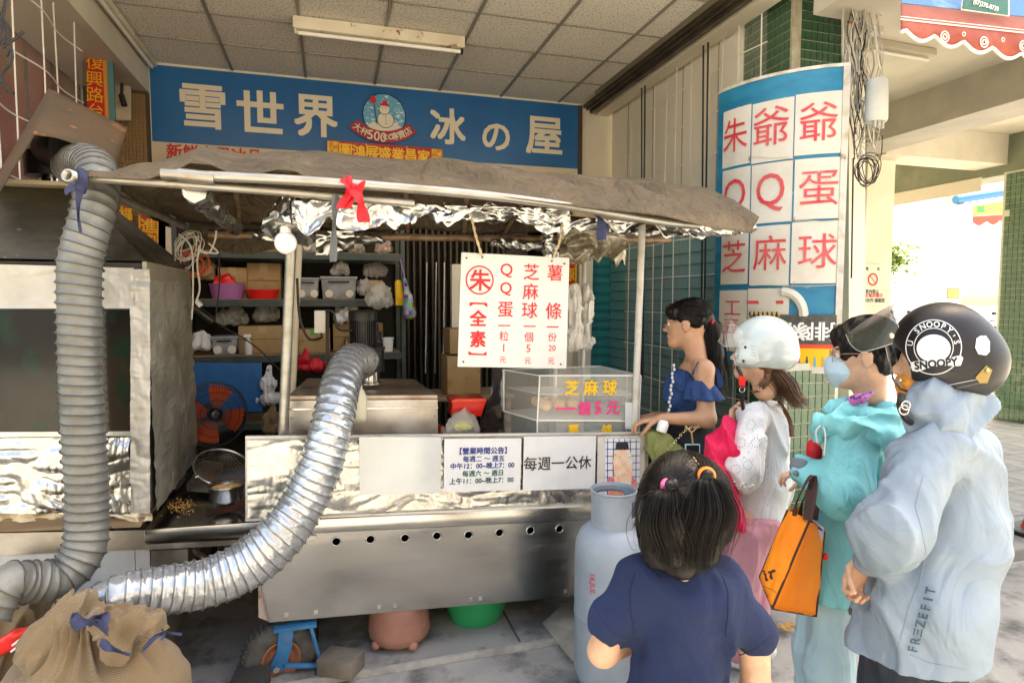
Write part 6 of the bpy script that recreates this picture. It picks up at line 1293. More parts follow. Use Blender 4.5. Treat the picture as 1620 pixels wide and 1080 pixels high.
gv = thing('rubber_gloves', 'yellow rubber gloves hanging on the right shelf upright', 'gloves', atY(631, 483, 5.2)); solid('glove', [cap(atY(630, 448, 5.2), atY(632, 470, 5.2), .03, .035, ((0, 1, 0), .5))] + [cap(atY(628 + i * 3, 470, 5.2), atY(627 + i * 3.4, 482, 5.2), .009) for i in range(4)], M('yellow_rubber', (.8, .45, .02), .5), gv, res=.006, k=.008)
pbg = thing('checked_bag', 'long bag with green, red and blue checks hanging on the shelf corner', 'bag', atY(648, 508, 5.15)); chk = M('checked_cloth', (.1, .3, .1), .6)
def _chk(N, L, c):
    b = N.new('ShaderNodeTexVoronoi'); b.distance = 'CHEBYCHEV'; b.inputs['Scale'].default_value = 30; b.inputs['Randomness'].default_value = .3; L.new(c, b.inputs['Vector']); hh = N.new('ShaderNodeHueSaturation'); hh.inputs['Saturation'].default_value = 1.1; hh.inputs['Value'].default_value = .6; L.new(b.outputs['Color'], hh.inputs['Color']); return hh.outputs[0]
colour_from(chk, _chk); solid('bag', [cap(atY(640, 440, 5.15), atY(645, 470, 5.15), .012, .03), cap(atY(645, 470, 5.15), atY(648, 495, 5.15), .035, .055)], chk, pbg, res=.006, k=.03); tube('strap', [atY(633, 410, 5.2), atY(641, 442, 5.15)], .006, M('strap_purple', (.3, .2, .4), .6), pbg)
# ================================================================ things behind the counter
rc = thing('red_container', 'red plastic container with lid above the bag of noodles', 'container', atY(740, 660, 2.95)); rp = [atY(x, y, 2.95) for x, y in ((716, 636), (722, 632), (768, 632), (769, 638), (762, 659), (713, 658))]
MB().prism(rp, (0, .12, 0)).obj('tub', red_pl, rc, bevel=.012); MB().prism([atY(x, y, 2.94) for x, y in ((714, 634), (721, 630.5), (769, 630.5), (770, 636), (714, 637.5))], (0, .14, 0)).obj('lid', M('red_lid', (.8, .06, .03), .25), rc, bevel=.004)
bag('clear bag of yellow green noodles under the red container', 694, 766, 648, 690, 2.9, bagm, 22, fill=M('yellow_noodles', (.6, .58, .2), .6, c2=(.7, .72, .4), ns=20, bump=.004, bs=60))
bag('red plastic bag beside the steel hood', 693, 716, 668, 690, 3.0, red_pl, 23)
ap = thing('hanging_apron', 'striped shirt and black apron hanging between the hood and the acrylic box', 'apron', atY(775, 685, 3.3)); sc_ = wave_mat('striped_cloth', (.6, .62, .62), (.06, .12, .2), 9, 'X', .8)
crumple('shirt', atY(772, 650, 3.3), atY(797, 650, 3.3), atY(799, 583, 3.3), atY(780, 583, 3.3), 14, 26, .02, 14, sc_, ap, 41); crumple('apron_front', atY(755, 688, 3.1), atY(796, 688, 3.1), atY(792, 640, 3.1), atY(768, 640, 3.1), 20, 20, .03, 12, M('black_cloth', (.03, .025, .025), .8, c2=(.16, .13, .11), ns=8, nlo=.5, nhi=.56), ap, 42); ribbon([atY(788, 583, 3.24), atY(785, 615, 3.2), atY(779, 645, 3.15)], .045, M('brown_strap', (.045, .03, .028), .8), ap)
for i, (x, lab) in enumerate(((908, 'white plastic bags bundled beside the menu board, longer and nearer one'), (926, 'white plastic bags hung on the pale post behind the nearer bundle'))):
    t = thing('bag_bundle', lab, 'plastic bags', atY(x, 552, 3.0 + i * .2)); Yb = 3.0 + i * .2
    solid('bags', [cap(atY(x - 2, 462, Yb), atY(x - 1, 490, Yb), .014, .024), cap(atY(x - 1, 490, Yb), atY(x, 540, Yb), .024, .036), cap(atY(x - 1, 455, Yb), atY(x + 4, 470, Yb), .008, .02)], bagw, t, res=.006, k=.03, disp=folds((0, 0, 1), 38, .018, .5, 5 + i))
# kitchen wall cartons low behind
for i, (x0, x1, y0, y1, lab) in enumerate(((712, 745, 520, 560, 'upper small carton behind the menu board bottom'), (708, 760, 562, 625, 'brown cartons stacked behind the red container'))):
    p0_, p1_ = atY(x0, y1, 4.8), atY(x1, y0, 4.8); MBo = MB().box((p0_.x, 4.8, p0_.z), (p1_.x, 5.1, p1_.z)).obj('carton', card, None, bevel=.006); tag(MBo, lab, 'carton')
st_ = thing('side_table', 'low table carrying cartons behind the cart', 'table', (.95, 5.0, .13)); zt2 = atY(708, 625, 4.8).z - .003; MB().box((.5, 4.7, zt2 - .03), (1.4, 5.2, zt2)).obj('tabletop', wood, st_)
for x in (.52, 1.34):
    for y in (4.72, 5.14): MB().box((x, y, .131), (x + .04, y + .04, zt2 - .031)).obj('leg', wood, st_)
# ================================================================ under the cart
cp_ = thing('clay_pot', 'upturned terracotta pot with round feet under the cart', 'pot', atY(632, 1015, 2.95)); p = atZ(632, 1010, .035); k = mpp(p)
ter = M('terracotta', (.34, .16, .11), .8, c2=(.25, .12, .09), ns=6, c3=(.4, .26, .2), n3=9, c3lo=.6, c3hi=.7)
MB().lathe(p, [(0, 6 * k), (40 * k, 6 * k), (46 * k, 12 * k), (48 * k, 22 * k), (45 * k, 60 * k), (43 * k, 100 * k), (0, 100 * k)], 40).obj('pot', ter, cp_, autos=True)
for a in (-2.6, -1.2, .2, 1.6): MB().ell(p + V((math.cos(a) * 44 * k, math.sin(a) * 44 * k, 9 * k)), (.022, .022, .022), 14, 10).obj('foot', ter, cp_, smooth=True)
gb = thing('green_basin', 'green plastic basin under the cart', 'basin', atY(752, 988, 3.2)); p = atZ(752, 972, .032); k = mpp(p)
mb = MB(); p.z = .032; MB().lathe(p, [(0, 0), (40 * k, 0), (44 * k, 8 * k), (54 * k, 44 * k), (57 * k, 44 * k), (57 * k, 47 * k), (52 * k, 46 * k), (42 * k, 8 * k), (0, 4 * k)], 40).obj('basin', M('green_plastic', (.01, .28, .1), .4, bump=.001, bs=120), gb, autos=True)
def board(lab, pts, Y, th, mat=wood, cat='board', name='wood_board'):
    o = MB().prism([atY(x, y, Y) for x, y in pts], (.03, .25, .02)).obj(name, mat, None, bevel=.003); tag(o, lab, cat); return o
wc = MB().prism([atZ(x, y, .034) for x, y in ((858, 985), (876, 983), (921, 1042), (905, 1045))], (.16, .12, .02)).obj('wood_board', M('grey_board', (.34, .31, .26), .8, c2=(.22, .2, .16), ns=7), None); tag(wc, 'weathered board leaning behind the gas cylinder', 'board')
wc = MB().prism([V(v) for v in ((-.09, 2.60, .032), (.05, 2.52, .032), (.11, 2.62, .032), (-.03, 2.7, .032))], (0, 0, .07)).obj('wheel_chock', M('grey_board2', (.12, .1, .08), .8, c2=(.2, .17, .13), ns=7), None, bevel=.004); tag(wc, 'grey wooden chock beside the caster wheel', 'chock')
wc = MB().prism([V(v) for v in ((-.42, 2.5, .031), (-.30, 2.46, .031), (-.27, 2.62, .031), (-.40, 2.66, .031))], (0, 0, .07)).obj('wheel_chock', M('dark_block', (.04, .04, .035), .8), None, bevel=.004); tag(wc, 'dark block on the left of the caster wheel', 'chock')
lf = MB()
for (x, y) in ((530, 962), (380, 1062), (1248, 985), (1242, 995), (850, 962), (1255, 990), (1236, 990)):
    for _ in range(3):
        p = atZ(x + rnd.uniform(-6, 6), y + rnd.uniform(-4, 4), .035); a = rnd.uniform(0, 6); u = V((math.cos(a), math.sin(a), .2)) * .03; v = V((-math.sin(a), math.cos(a), .1)) * .012; lf.add([p - u, p - v, p + u, p + v], [(0, 1, 2, 3)])
o = lf.obj('dry_leaves', M('dry_leaf', (.4, .22, .06), .8), None, kind='stuff'); tag(o, 'dry brown leaves scattered on the pavement', 'leaves')
# traffic cone at far right
tcn = thing('traffic_cone', 'red traffic cone with black base at the right edge of the pavement', 'traffic cone', (4.5, 2.95, .1)); p = atZ(1655, 846, .1); tcn.location = p
MB().prism([p + V(v) for v in ((-.19, -.19, 0), (.19, -.19, 0), (.19, .19, 0), (-.19, .19, 0))], (0, 0, .03)).obj('base', black_pl, tcn, bevel=.01); MB().lathe(p + V((0, 0, .031)), [(0, 0), (.13, 0), (.12, .02), (.03, .62), (0, .63)], 28).obj('cone', M('cone_red', (.65, .06, .02), .5), tcn, autos=True)
# ================================================================ gas cylinder
gc = thing('gas_cylinder', 'grey gas cylinder with red handwriting standing in front of the cart', 'gas cylinder', (0, 0, .0)); p = atY(970, 800, 2.22); gx, gy = atY(971, 800, 2.22).x, 2.22; gc.location = (gx, gy, 0)
gpaint = M('grey_blue_cylinder_paint', (.25, .29, .33), .42, c2=(.19, .225, .26), ns=4, c3=(.16, .15, .14), n3=24, c3lo=.7, c3hi=.74, bump=.0005, bs=50, rvar=.08); g0 = V((gx, gy, .0)); rg = .157
MB().lathe(g0, [(0, .03), (rg * .6, .02), (rg * .9, .05), (rg, .1), (rg, .325), (rg + .002, .33), (rg + .002, .338), (rg, .345), (rg, .575), (rg * .97, .625), (rg * .86, .665), (rg * .66, .693), (rg * .4, .705), (0, .71)], 56).obj('tank', gpaint, gc, smooth=True)
MB().lathe(g0, [(rg * .82, 0), (rg * .84, 0), (rg * .84, .06), (rg * .82, .06)], 40, closed=True).obj('foot_ring', gpaint, gc, autos=True)
mb = MB(); rc_ = rg * .585; n = 72; zt0, zt1 = .685, .838
def hole(a, z): 
    a = (a + 2 * math.pi) % (2 * math.pi); return (5.15 < a < 5.95 and .745 < z < .80) or (5.2 < a < 5.65 and .695 < z < .72) or (.6 < a < 2.4 and .73 < z < .8)
nz = 14
for i in range(n):
    for j in range(nz):
        a0, a1, z0_, z1_ = i * 2 * math.pi / n, (i + 1) * 2 * math.pi / n, zt0 + (zt1 - zt0) * j / nz, zt0 + (zt1 - zt0) * (j + 1) / nz
        if hole((a0 + a1) / 2, (z0_ + z1_) / 2): continue
        mb.add([g0 + V((rc_ * math.cos(a0), rc_ * math.sin(a0), z0_)), g0 + V((rc_ * math.cos(a1), rc_ * math.sin(a1), z0_)), g0 + V((rc_ * math.cos(a1), rc_ * math.sin(a1), z1_)), g0 + V((rc_ * math.cos(a0), rc_ * math.sin(a0), z1_))], [(0, 1, 2, 3)])
me = mb.mesh(); bm = bmesh.new(); bm.from_mesh(me); bmesh.ops.remove_doubles(bm, verts=bm.verts, dist=1e-4); bm.to_mesh(me); bm.free(); o = link('collar', me, gpaint, gc, True); m_ = o.modifiers.new('s', 'SOLIDIFY'); m_.thickness = .005
MB().torus(g0 + V((0, 0, zt1)), rc_, .0045, 48, 6).obj('collar_rim', gpaint, gc, smooth=True)
MB().lathe(g0 + V((0, 0, .71)), [(0, 0), (.02, 0), (.018, .04), (.012, .06), (0, .06)], 16).obj('valve', M('brass', (.5, .38, .2), .4, .9), gc, autos=True); MB().torus(g0 + V((.0, 0, .79)), .025, .008, 20, 8).obj('hand_wheel', M('green_wheel', (.02, .35, .12), .4), gc, smooth=True)
def gch(s, a, z, h, rot=0, wt=.0): return lettering(s, None, h, M('red_marker', (.5, .03, .06), .6), gc, weight=wt, bend=lambda x, y, c_: g0 + V(((rg + .001 + c_) * math.cos(a + (x * math.cos(rot) - y * math.sin(rot)) / rg), (rg + .001 + c_) * math.sin(a + (x * math.cos(rot) - y * math.sin(rot)) / rg), z + x * math.sin(rot) + y * math.cos(rot))))
gch('72k', 5.02, .60, .036); gch('16.JUL', 3.72, .5, .03, -math.pi / 2, .02); gch('R.L', 3.72, .36, .03, -math.pi / 2, .02)
# ================================================================ people
skin = M('skin', (.58, .34, .22), .5, c2=(.5, .27, .17), ns=14, bump=.0003, bs=180, sss=.12, c3=(.62, .38, .27), n3=40)
skin_w = M('skin_warm', (.52, .29, .17), .5, c2=(.46, .24, .14), ns=12, bump=.0003, bs=180, sss=.1)
hair_b = M('black_hair', (.005, .004, .0035), .34, c2=(.011, .008, .006), ns=60, nstretch=(1, 1, .15), spec=.3)
hair_br = M('brown_hair', (.07, .03, .015), .4, c2=(.2, .08, .03), ns=40, nstretch=(1, 1, .15))
navy_t = M('navy_cotton', (.004, .012, .048), .9, c2=(.006, .016, .062), ns=5, bump=.0004, bs=500, wr=(6, .025, (1, 1, .8)))
denim = M('denim', (.012, .04, .13), .85, c2=(.02, .06, .19), ns=30, bump=.0006, bs=350, wr=(16, .015, (1, 1, .6)))
white_c = M('white_blouse', (.6, .59, .58), .8, c2=(.55, .54, .53), ns=4, bump=.0006, bs=180, wr=(11, .02, (1, 1, .4)))
cyan_c = M('cyan_jacket', (.15, .48, .5), .75, c2=(.2, .54, .55), ns=3, bump=.0005, bs=250, wr=(7, .035, (1, 1, .6)))
cyan_p = M('pale_blue_trousers', (.32, .46, .5), .7, c2=(.38, .52, .55), ns=3, bump=.0005, bs=200, wr=(7, .03, (1, 1, .25)))
silver_c = M('silver_jacket', (.2, .26, .32), .6, c2=(.245, .305, .365), ns=3, bump=.0006, bs=220, c3=(.19, .24, .29), n3=2, wr=(5, .035, (1, 1, .75)))
dark_p = M('dark_trousers', (.025, .03, .04), .7, c2=(.04, .045, .06), ns=5, wr=(8, .02, (1, 1, .5)))
mauve = M('mauve_trousers', (.42, .18, .22), .8, c2=(.48, .23, .27), ns=5, wr=(9, .03, (1, 1, .4)))
pink_c = M('crimson_jacket', (.6, .0, .05), .7, c2=(.68, .01, .09), ns=5, bump=.0005, bs=120, wr=(12, .03, (1, 1, .5)))
lip = M('lips', (.4, .1, .08), .4); eye_m = M('eye', (.02, .015, .012), .1); eyew = M('eye_white', (.75, .73, .7), .2)
shoe_m = M('shoe_white', (.6, .6, .58), .6)
Z3 = V((0, 0, 1))
def head(c, f, s=1.0, ears=True, neck=.13, tilt=0, nd=(-.03, 0)):
    f = V(f).normalized(); r = f.cross(Z3).normalized(); u = (r.cross(f)).normalized()
    if tilt: f = (f * math.cos(tilt) - u * math.sin(tilt)); u = r.cross(f)
    P = lambda a, b, d: V(c) + (f * a + r * b + u * d) * s; ax = (tuple(f), tuple(r), tuple(u)); R = lambda *q: tuple(x * s for x in q)
    p = [ball(P(-.014, 0, .028), R(.098, .077, .088), ax), ball(P(.03, 0, -.03), R(.06, .054, .074), ax), cap(P(-.0, .038, -.058), P(.058, .012, -.086), .022 * s, .019 * s), cap(P(-.0, -.038, -.058), P(.058, -.012, -.086), .022 * s, .019 * s), ball(P(.072, 0, -.086), R(.02, .022, .018), ax),
         cap(P(-.02, 0, -.05), V(c) + f * nd[0] + Z3 * -(neck + .04), .052 * s, .05 * s)]
    q = [cap(P(.088, 0, .008), P(.106, 0, -.02), .006 * s, .011 * s), cap(P(.094, .009, -.026), P(.094, -.009, -.026), .007 * s), cap(P(.08, -.03, .022), P(.08, .03, .022), .009 * s), cap(P(.088, -.016, -.05), P(.088, .016, -.05), .0075 * s), cap(P(.084, -.014, -.06), P(.084, .014, -.06), .0075 * s)]
    if ears:
        for sd_ in (-1, 1): q += [ball(P(-.004, .079 * sd_, -.006), R(.02, .007, .031), ax), ball(P(.002, .078 * sd_, -.028), R(.01, .006, .012), ax)]
    return p, q, P
def face_bits(P, par, sides=(-1, 1)):
    for sd_ in sides:
        MB().ell(P(.077, .031 * sd_, .006), (.012, .012, .01), 12, 8).obj('eye', eyew, par, smooth=True); MB().ell(P(.084, .032 * sd_, .006), (.006, .006, .006), 10, 8).obj('iris', eye_m, par, smooth=True)
        tube('eyebrow', [P(.087, .015 * sd_, .026), P(.078, .045 * sd_, .028)], .003, hair_b, par, 6)
    tube('lip', [P(.094, -.016, -.055), P(.098, 0, -.054), P(.094, .016, -.055)], .004, lip, par, 6)
def hand(w, d, n, s=1.0, curl=.5, side=1, spread=.1):
    w = V(w); d = V(d).normalized(); n = V(n); n = (n - d * n.dot(d)).normalized(); l = d.cross(n) * side; q = []
    K = [(.028, .082), (.009, .088), (-.010, .084), (-.027, .075)]; Ls = [(.040, .024, .019), (.045, .028, .02), (.041, .026, .019), (.032, .019, .017)]
    for i, (o, e) in enumerate(K):
        k0 = w + (d * e + l * o) * s; q += [cap(w + (l * o * .5 + d * .012) * s, k0, .016 * s, .0115 * s)]; a = curl * .5; dd = (d + l * spread * (1.5 - i)).normalized()
        for j, L_ in enumerate(Ls[i]):
            v = dd * math.cos(a) + n * math.sin(a); k1 = k0 + v * L_ * s; q.append(cap(k0, k1, (.0095 - j * .001) * s, (.0088 - j * .001) * s)); k0 = k1; a += curl * (1.1 - .1 * i)
    t0 = w + (d * .018 + l * .022) * s; t1 = t0 + (d * .03 + l * .026 + n * .012) * s; t2 = t1 + (d * .03 + l * .008 + n * .016 * (1 + curl)) * s; t3 = t2 + (d * .022 - l * .004 + n * .014 * (1 + curl)) * s
    q += [cap(w + l * .01 * s, t0, .017 * s, .015 * s), cap(t0, t1, .014 * s, .011 * s), cap(t1, t2, .0108 * s, .0095 * s), cap(t2, t3, .0095 * s, .008 * s)]
    return q
def leg(hip, foot, f, s=1.0, bend=.03):
    hip, foot = V(hip), V(foot); f = V(f).normalized(); kn = hip.lerp(foot, .5) + f * bend
    return [cap(hip, kn, .075 * s, .055 * s), cap(kn, foot + Z3 * .09 * s, .05 * s, .034 * s), cap(foot + Z3 * .06 * s - f * .03 * s, foot + Z3 * .035 * s + f * .12 * s, .036 * s, .028 * s)]
def shoe(foot, f, par, mat=shoe_m, s=1.0):
    foot = V(foot); f = V(f).normalized(); solid('shoe', [cap(foot + Z3 * .05 * s - f * .05 * s, foot + Z3 * .04 * s + f * .15 * s, .048 * s, .038 * s)], mat, par, res=.008, k=.01, cuts=[((0, 0, .004), (0, 0, -1))])
def trousers(hips, feet, f, mat, par, r0=.1, r1=.06, waist=None, hem=.06, d=None, label=None, res=.009):
    pr = []
    for h, ft in zip(hips, feet):
        h, ft = V(h), V(ft); kn = h.lerp(ft, .5) + V(f).normalized() * .02; pr += [cap(h, kn, r0, (r0 + r1) / 2), cap(kn, ft + Z3 * .05, (r0 + r1) / 2, r1)]
    hc = (V(hips[0]) + V(hips[1])) / 2; pr.append(cap(hc + Z3 * .02, hc + Z3 * .1, r0 * 1.3, r0 * 1.2))
    cuts = [((0, 0, hem), (0, 0, -1))] + ([((0, 0, waist), (0, 0, 1))] if waist else [])
    return solid('trousers', pr, mat, par, res=res, k=.04, cuts=cuts, disp=d or (lambda P: folds((.1, 0, 1), 7, .012, .8, 5)(P) + vnoise(P * V((10, 10, 26)), 8) * .006), label=label)
def ground(px, py, D, z=0): p = at(px, py, D); return V((p.x, p.y, z))
def hair_on(P, s, n, par, mat, fn, r=.0011, name='hair_strands'):
    paths = []
    for _ in range(n):
        q = fn()
        if q: paths.append(q)
    return strands(paths, r, mat, name, par)

# ---------------------------------------------------------------- the girl in the navy T-shirt, seen from behind
DG = 1.25; G = lambda x, y, d=0: at(x, y, DG + d); kg = DG / FPX
girl = thing('person', 'small girl in a navy T-shirt with two pigtails seen from behind', 'person', ground(1080, 900, DG + .02))
fg = V((FW.x - .12, FW.y, 0)).normalized(); rg_ = fg.cross(Z3).normalized()
hc = G(1077, 803, .02); hp_, hq_, HP = head(hc, fg, .88, neck=.1)
gx_ = ground(1080, 900, DG + .03)
arms = chain([G(1026, 932, .025), G(970, 980, .032), G(955, 1028, .05)], [.034, .033, .03]) + chain([G(953, 1030, .05), G(1000, 1018, .15)], [.029, .021]) + chain([G(1136, 934, .025), G(1192, 1004, .035), G(1196, 1090, .05)], [.034, .033, .03]) + chain([G(1196, 1090, .05), G(1165, 1100, .17)], [.028, .021])
body = hp_ + [cap(G(1035, 930, .03), G(1130, 932, .03), .032, .032), cap(G(1080, 950, .03), G(1078, 1120, .03), .055, .06)] + arms
lg = leg((gx_.x - .055, gx_.y, .58), (gx_.x - .06, gx_.y, .0), fg, .75) + leg((gx_.x + .055, gx_.y, .58), (gx_.x + .06, gx_.y, 0), fg, .75)
solid('body', body + [cap(G(1078, 1120, .03), (gx_.x, gx_.y, .6), .06, .07)] + lg, skin, girl, res=.0055, k=.02, fine=hq_ + hand(G(1000, 1018, .15), rg_ * 1 + fg * .4, -Z3 * .3 + fg, .72, .6) + hand(G(1165, 1100, .17), -rg_ + fg * .5, fg, .72, .6))
def gf(P): return folds((.0, .1, 1), 9, .012, .9, 2)(P) + folds((.7, .1, -.6), 12, .005, .9, 6)(P) + vnoise(P * np.array([16, 16, 34]), 4) * .0035
gs_ = solid('shirt', [cap(G(1030, 924, .025), G(1136, 926, .025), .05, .05, (tuple(fg), .95)), cap(G(1080, 955, .03), G(1078, 1130, .03), .084, .09, (tuple(fg), .85)), cap(G(1078, 1130, .03), (gx_.x, gx_.y, .62), .09, .1, (tuple(fg), .85)),
      cap(G(1080, 893, .028), G(1080, 918, .028), .042, .06)] + chain([G(1028, 926, .025), G(972, 980, .032)], [.047, .044]) + chain([G(1134, 928, .025), G(1194, 1004, .035)], [.047, .044]), navy_t, girl, res=.005, k=.035, disp=gf,
      subs=[cap(G(1080, 845, .02), G(1080, 872, .02), .036, .04), cap(G(926, 1030, .035), G(900, 1060, .04), .052, .09), cap(G(1231, 1058, .04), G(1248, 1085, .04), .052, .09)], cuts=[((0, 0, .66), (0, 0, -1))], sk=.006)
tg_s = bvh(gs_)
for pts in ([(941, 958), (952, 980), (968, 1000), (985, 1008)], [(1170, 1036), (1195, 1026), (1222, 1004)]): surf_line(tg_s, pts, .0011, navy_t, girl, 'sleeve_seam', .0, DG)
for pts in ([(1004, 906), (996, 935), (998, 970), (1004, 1000)], [(1142, 908), (1152, 935), (1152, 970), (1148, 1005)]): surf_line(tg_s, pts, .0012, M('navy_thread', (.004, .008, .03), .9), girl, 'shoulder_seam', .0004, DG)
trousers([(gx_.x - .05, gx_.y, .66), (gx_.x + .05, gx_.y, .66)], [(gx_.x - .06, gx_.y, .0), (gx_.x + .06, gx_.y, 0)], fg, M('grey_shorts', (.12, .13, .16), .8), girl, .07, .065, hem=.4)
for s_ in (-1, 1): shoe((gx_.x + .06 * s_, gx_.y, 0), fg, girl, s=.75)
tL, tR = G(1056, 770, -.075), G(1118, 752, -.085)
hairc = hc + Z3 * .022 - fg * .012
solid('hair', [ball(hairc, (.089, .1, .1), (tuple(rg_), tuple(fg), (0, 0, 1))), cap(G(1050, 820, -.03), G(1042, 872, -.035), .05, .035), cap(G(1105, 820, -.03), G(1112, 868, -.035), .052, .036), cap(G(1078, 830, -.03), G(1078, 893, -.05), .055, .03),
     cap(G(1030, 800, .03), G(1024, 860, .02), .03, .016), cap(G(1128, 800, .03), G(1130, 860, .02), .03, .016), cap(tL, G(1058, 830, -.095), .014, .032), cap(tR, G(1124, 830, -.08), .014, .032), cap(G(1058, 830, -.095), G(1066, 880, -.09), .032, .022), cap(G(1124, 830, -.08), G(1118, 880, -.08), .032, .02)],
     hair_b, girl, res=.004, k=.022, disp=lambda P: vnoise(P * np.array([230, 230, 9]), 3) * .0016 + vnoise(P * np.array([60, 60, 8]), 4) * .002, cuts=[(HP(.075, 0, 0), tuple(fg))])
def onsk(th, ph, rr=1.0):   # th azimuth from the back, ph elevation
    d = -fg * math.cos(ph) * math.cos(th) + rg_ * math.cos(ph) * math.sin(th) + Z3 * math.sin(ph); return hairc + V((d.dot(rg_) * .091 * rg_.x + d.dot(fg) * .102 * fg.x, d.dot(rg_) * .091 * rg_.y + d.dot(fg) * .102 * fg.y, d.z * .102)) * rr
part = 0.13
def g_a():
    th, ph = rnd.uniform(-1.9, 1.9), rnd.uniform(.0, 1.45); left = th < part * 1.2; T = tL if left else tR; p0_ = onsk(th, ph, 1.0)
    if (p0_ - T).length > .16: return None
    m1 = p0_.lerp(T, .35); m2 = p0_.lerp(T, .7)
    pr = lambda q: hairc + (q - hairc).normalized() * max((q - hairc).length, .101); return [p0_, pr(m1), pr(m2), T + V((rnd.gauss(0, .003), rnd.gauss(0, .003), rnd.gauss(0, .003)))]
hair_on(HP, 1, 1700, girl, hair_b, g_a, .0006)
def g_b():
    L_ = rnd.random() < .5; T = tL if L_ else tR; x, y = (1056, 770) if L_ else (1118, 752); w_ = rnd.gauss(0, 1); e = rnd.gauss(0, 1); yb = rnd.uniform(868, 912) - abs(w_) * 6; sx_ = -2 if L_ else 4
    return [T, G(x + w_ * 9 + sx_ * .6, y + 14, -.1 + e * .006), G(x + w_ * 15 + sx_ * 2.2, y + 58, -.112 + e * .012), G(x + w_ * 16 + (8 if L_ else -2), y + 98, -.105 + e * .014), G(x + w_ * 15 + (13 if L_ else -10) + rnd.gauss(0, 3), yb, -.088 + e * .014)]
hair_on(HP, 1, 2300, girl, hair_b, g_b, .0007)
hair_on(HP, 1, 110, girl, hair_b, lambda: [p + V((rnd.gauss(0, .008), rnd.gauss(0, .006), rnd.gauss(0, .007))) for p in g_b()], .00035)
def g_c():
    th = rnd.uniform(-1.75, 1.75); p0_ = onsk(th, rnd.uniform(-.25, .35), 1.01); o = p0_ - hairc; bx = 1077 + 60 * math.sin(th) + rnd.gauss(0, 3); return [p0_, p0_ + V((o.x * .06, o.y * .06, -.035)), G(bx, rnd.uniform(855, 870), .035 - .1 * math.cos(th)), G(1077 + 52 * math.sin(th) + rnd.gauss(0, 4), rnd.uniform(876, 902), .02 - .09 * math.cos(th))]
hair_on(HP, 1, 1500, girl, hair_b, g_c, .0007)
MB().torus(tL, .011, .006, 20, 8, (.2, -.6, .3)).obj('hair_tie', M('pink_elastic', (.8, .12, .3), .6), girl, smooth=True, label='pink hair tie'); MB().torus(tR, .012, .0055, 20, 8, (-.3, -.6, .2)).obj('hair_tie', M('orange_elastic', (.8, .22, .03), .6), girl, smooth=True, label='orange hair tie')
strands([[onsk(part + .02 * math.sin(i * 2.1), .35 + i * .09, 1.012), onsk(part + .025, .42 + i * .09, 1.014)] for i in range(10)], .0017, skin, 'parting', girl)
tube('mask_loop', spline([HP(.02, -.078, -.03), HP(.0, -.085, .0), HP(-.01, -.083, .01)]), .0014, paper, girl, 5)

# ---------------------------------------------------------------- the man in the silver jacket and black helmet
DM = 1.68; Q = lambda x, y, d=0: at(x, y, DM + d); fm = V((-.72, .70, 0)).normalized(); rm = fm.cross(Z3).normalized()
mb0 = ground(1440, 1000, DM + .05); man = thing('person', 'person in a silver jacket and black helmet standing last in the queue', 'person', mb0)
hm = Q(1486, 578, .0); hp_, hq_, HM = head(hm, fm, 1.0, neck=.12)
f1, f2 = mb0 + rm * -.07 + fm * -.03, mb0 + rm * .07 + fm * .03
lsh, rsh = Q(1478, 735, -.05), Q(1535, 730, .15)
larm = [lsh, Q(1408, 836, -.1), Q(1368, 888, .06)]
solid('body', hp_ + [cap(Q(1505, 740, .05), Q(1450, 980, .05), .07, .08), cap(lsh, rsh, .045, .045), cap(Q(1450, 980, .05), (mb0.x, mb0.y, .7), .08, .08)] + chain(larm, [.045, .038, .028]) + chain([rsh, Q(1540, 850, .2), Q(1470, 900, .32)], [.05, .042, .028]) + leg((f1.x, f1.y, .7), f1, fm, .85) + leg((f2.x, f2.y, .7), f2, fm, .85), skin, man, res=.0062, k=.03,
      fine=hq_ + hand(Q(1370, 884, .05), Q(1350, 912, .05) - Q(1370, 876, .05), Q(1385, 905, .0) - Q(1360, 900, .05), .92, 1.15, 1) + hand(Q(1470, 900, .32), fm - rm, -Z3, 1, .8))
def mf(P): return folds((-.45, .1, 1), 7, .013, 1.0, 12)(P) + folds((.8, .2, -.35), 6, .006, .9, 17)(P) + vnoise(P * 5, 9) * .006
jk = solid('jacket', [cap(Q(1480, 715, -.04), Q(1540, 708, .14), .082, .075), cap(Q(1503, 745, .05), Q(1498, 850, .05), .112, .132), cap(Q(1498, 850, .05), Q(1462, 950, .04), .135, .158), cap(Q(1462, 950, .04), Q(1436, 1105, .04), .155, .155), cap(Q(1518, 800, .06), Q(1505, 960, .06), .08, .07)] +
      chain([Q(1470, 728, -.06), Q(1413, 828, -.11), Q(1404, 848, -.10)], [.074, .066, .064]) + chain([Q(1408, 845, -.10), Q(1388, 878, .0)], [.066, .048]) + chain([Q(1532, 730, .15), Q(1540, 850, .2), Q(1480, 900, .33)], [.075, .065, .05]),
      silver_c, man, res=.0058, k=.035, disp=mf, cuts=[(Q(1440, 1048, -.02), (.06, -.12, -1))] , subs=[cap(Q(1358, 898, .05), Q(1340, 930, .07), .048, .07), cap(Q(1495, 640, .02), Q(1497, 668, .02), .062, .066)], sk=.008)
solid('hood', [cap(Q(1462, 655, -.05), Q(1500, 672, -.07), .03, .038), cap(Q(1500, 668, -.07), Q(1540, 650, -.01), .042, .038), cap(Q(1462, 640, -.03), Q(1480, 626, -.055), .03, .032), cap(Q(1480, 625, -.05), Q(1530, 622, -.03), .038, .03), cap(Q(1530, 622, -.03), Q(1545, 640, .02), .03, .034), cap(Q(1455, 668, -.04), Q(1452, 640, .02), .022, .022), cap(Q(1495, 650, -.01), Q(1510, 645, .02), .06, .06)],
      silver_c, man, res=.005, k=.03, disp=lambda P: folds((1, .2, .45), 15, .013, .8, 3)(P))
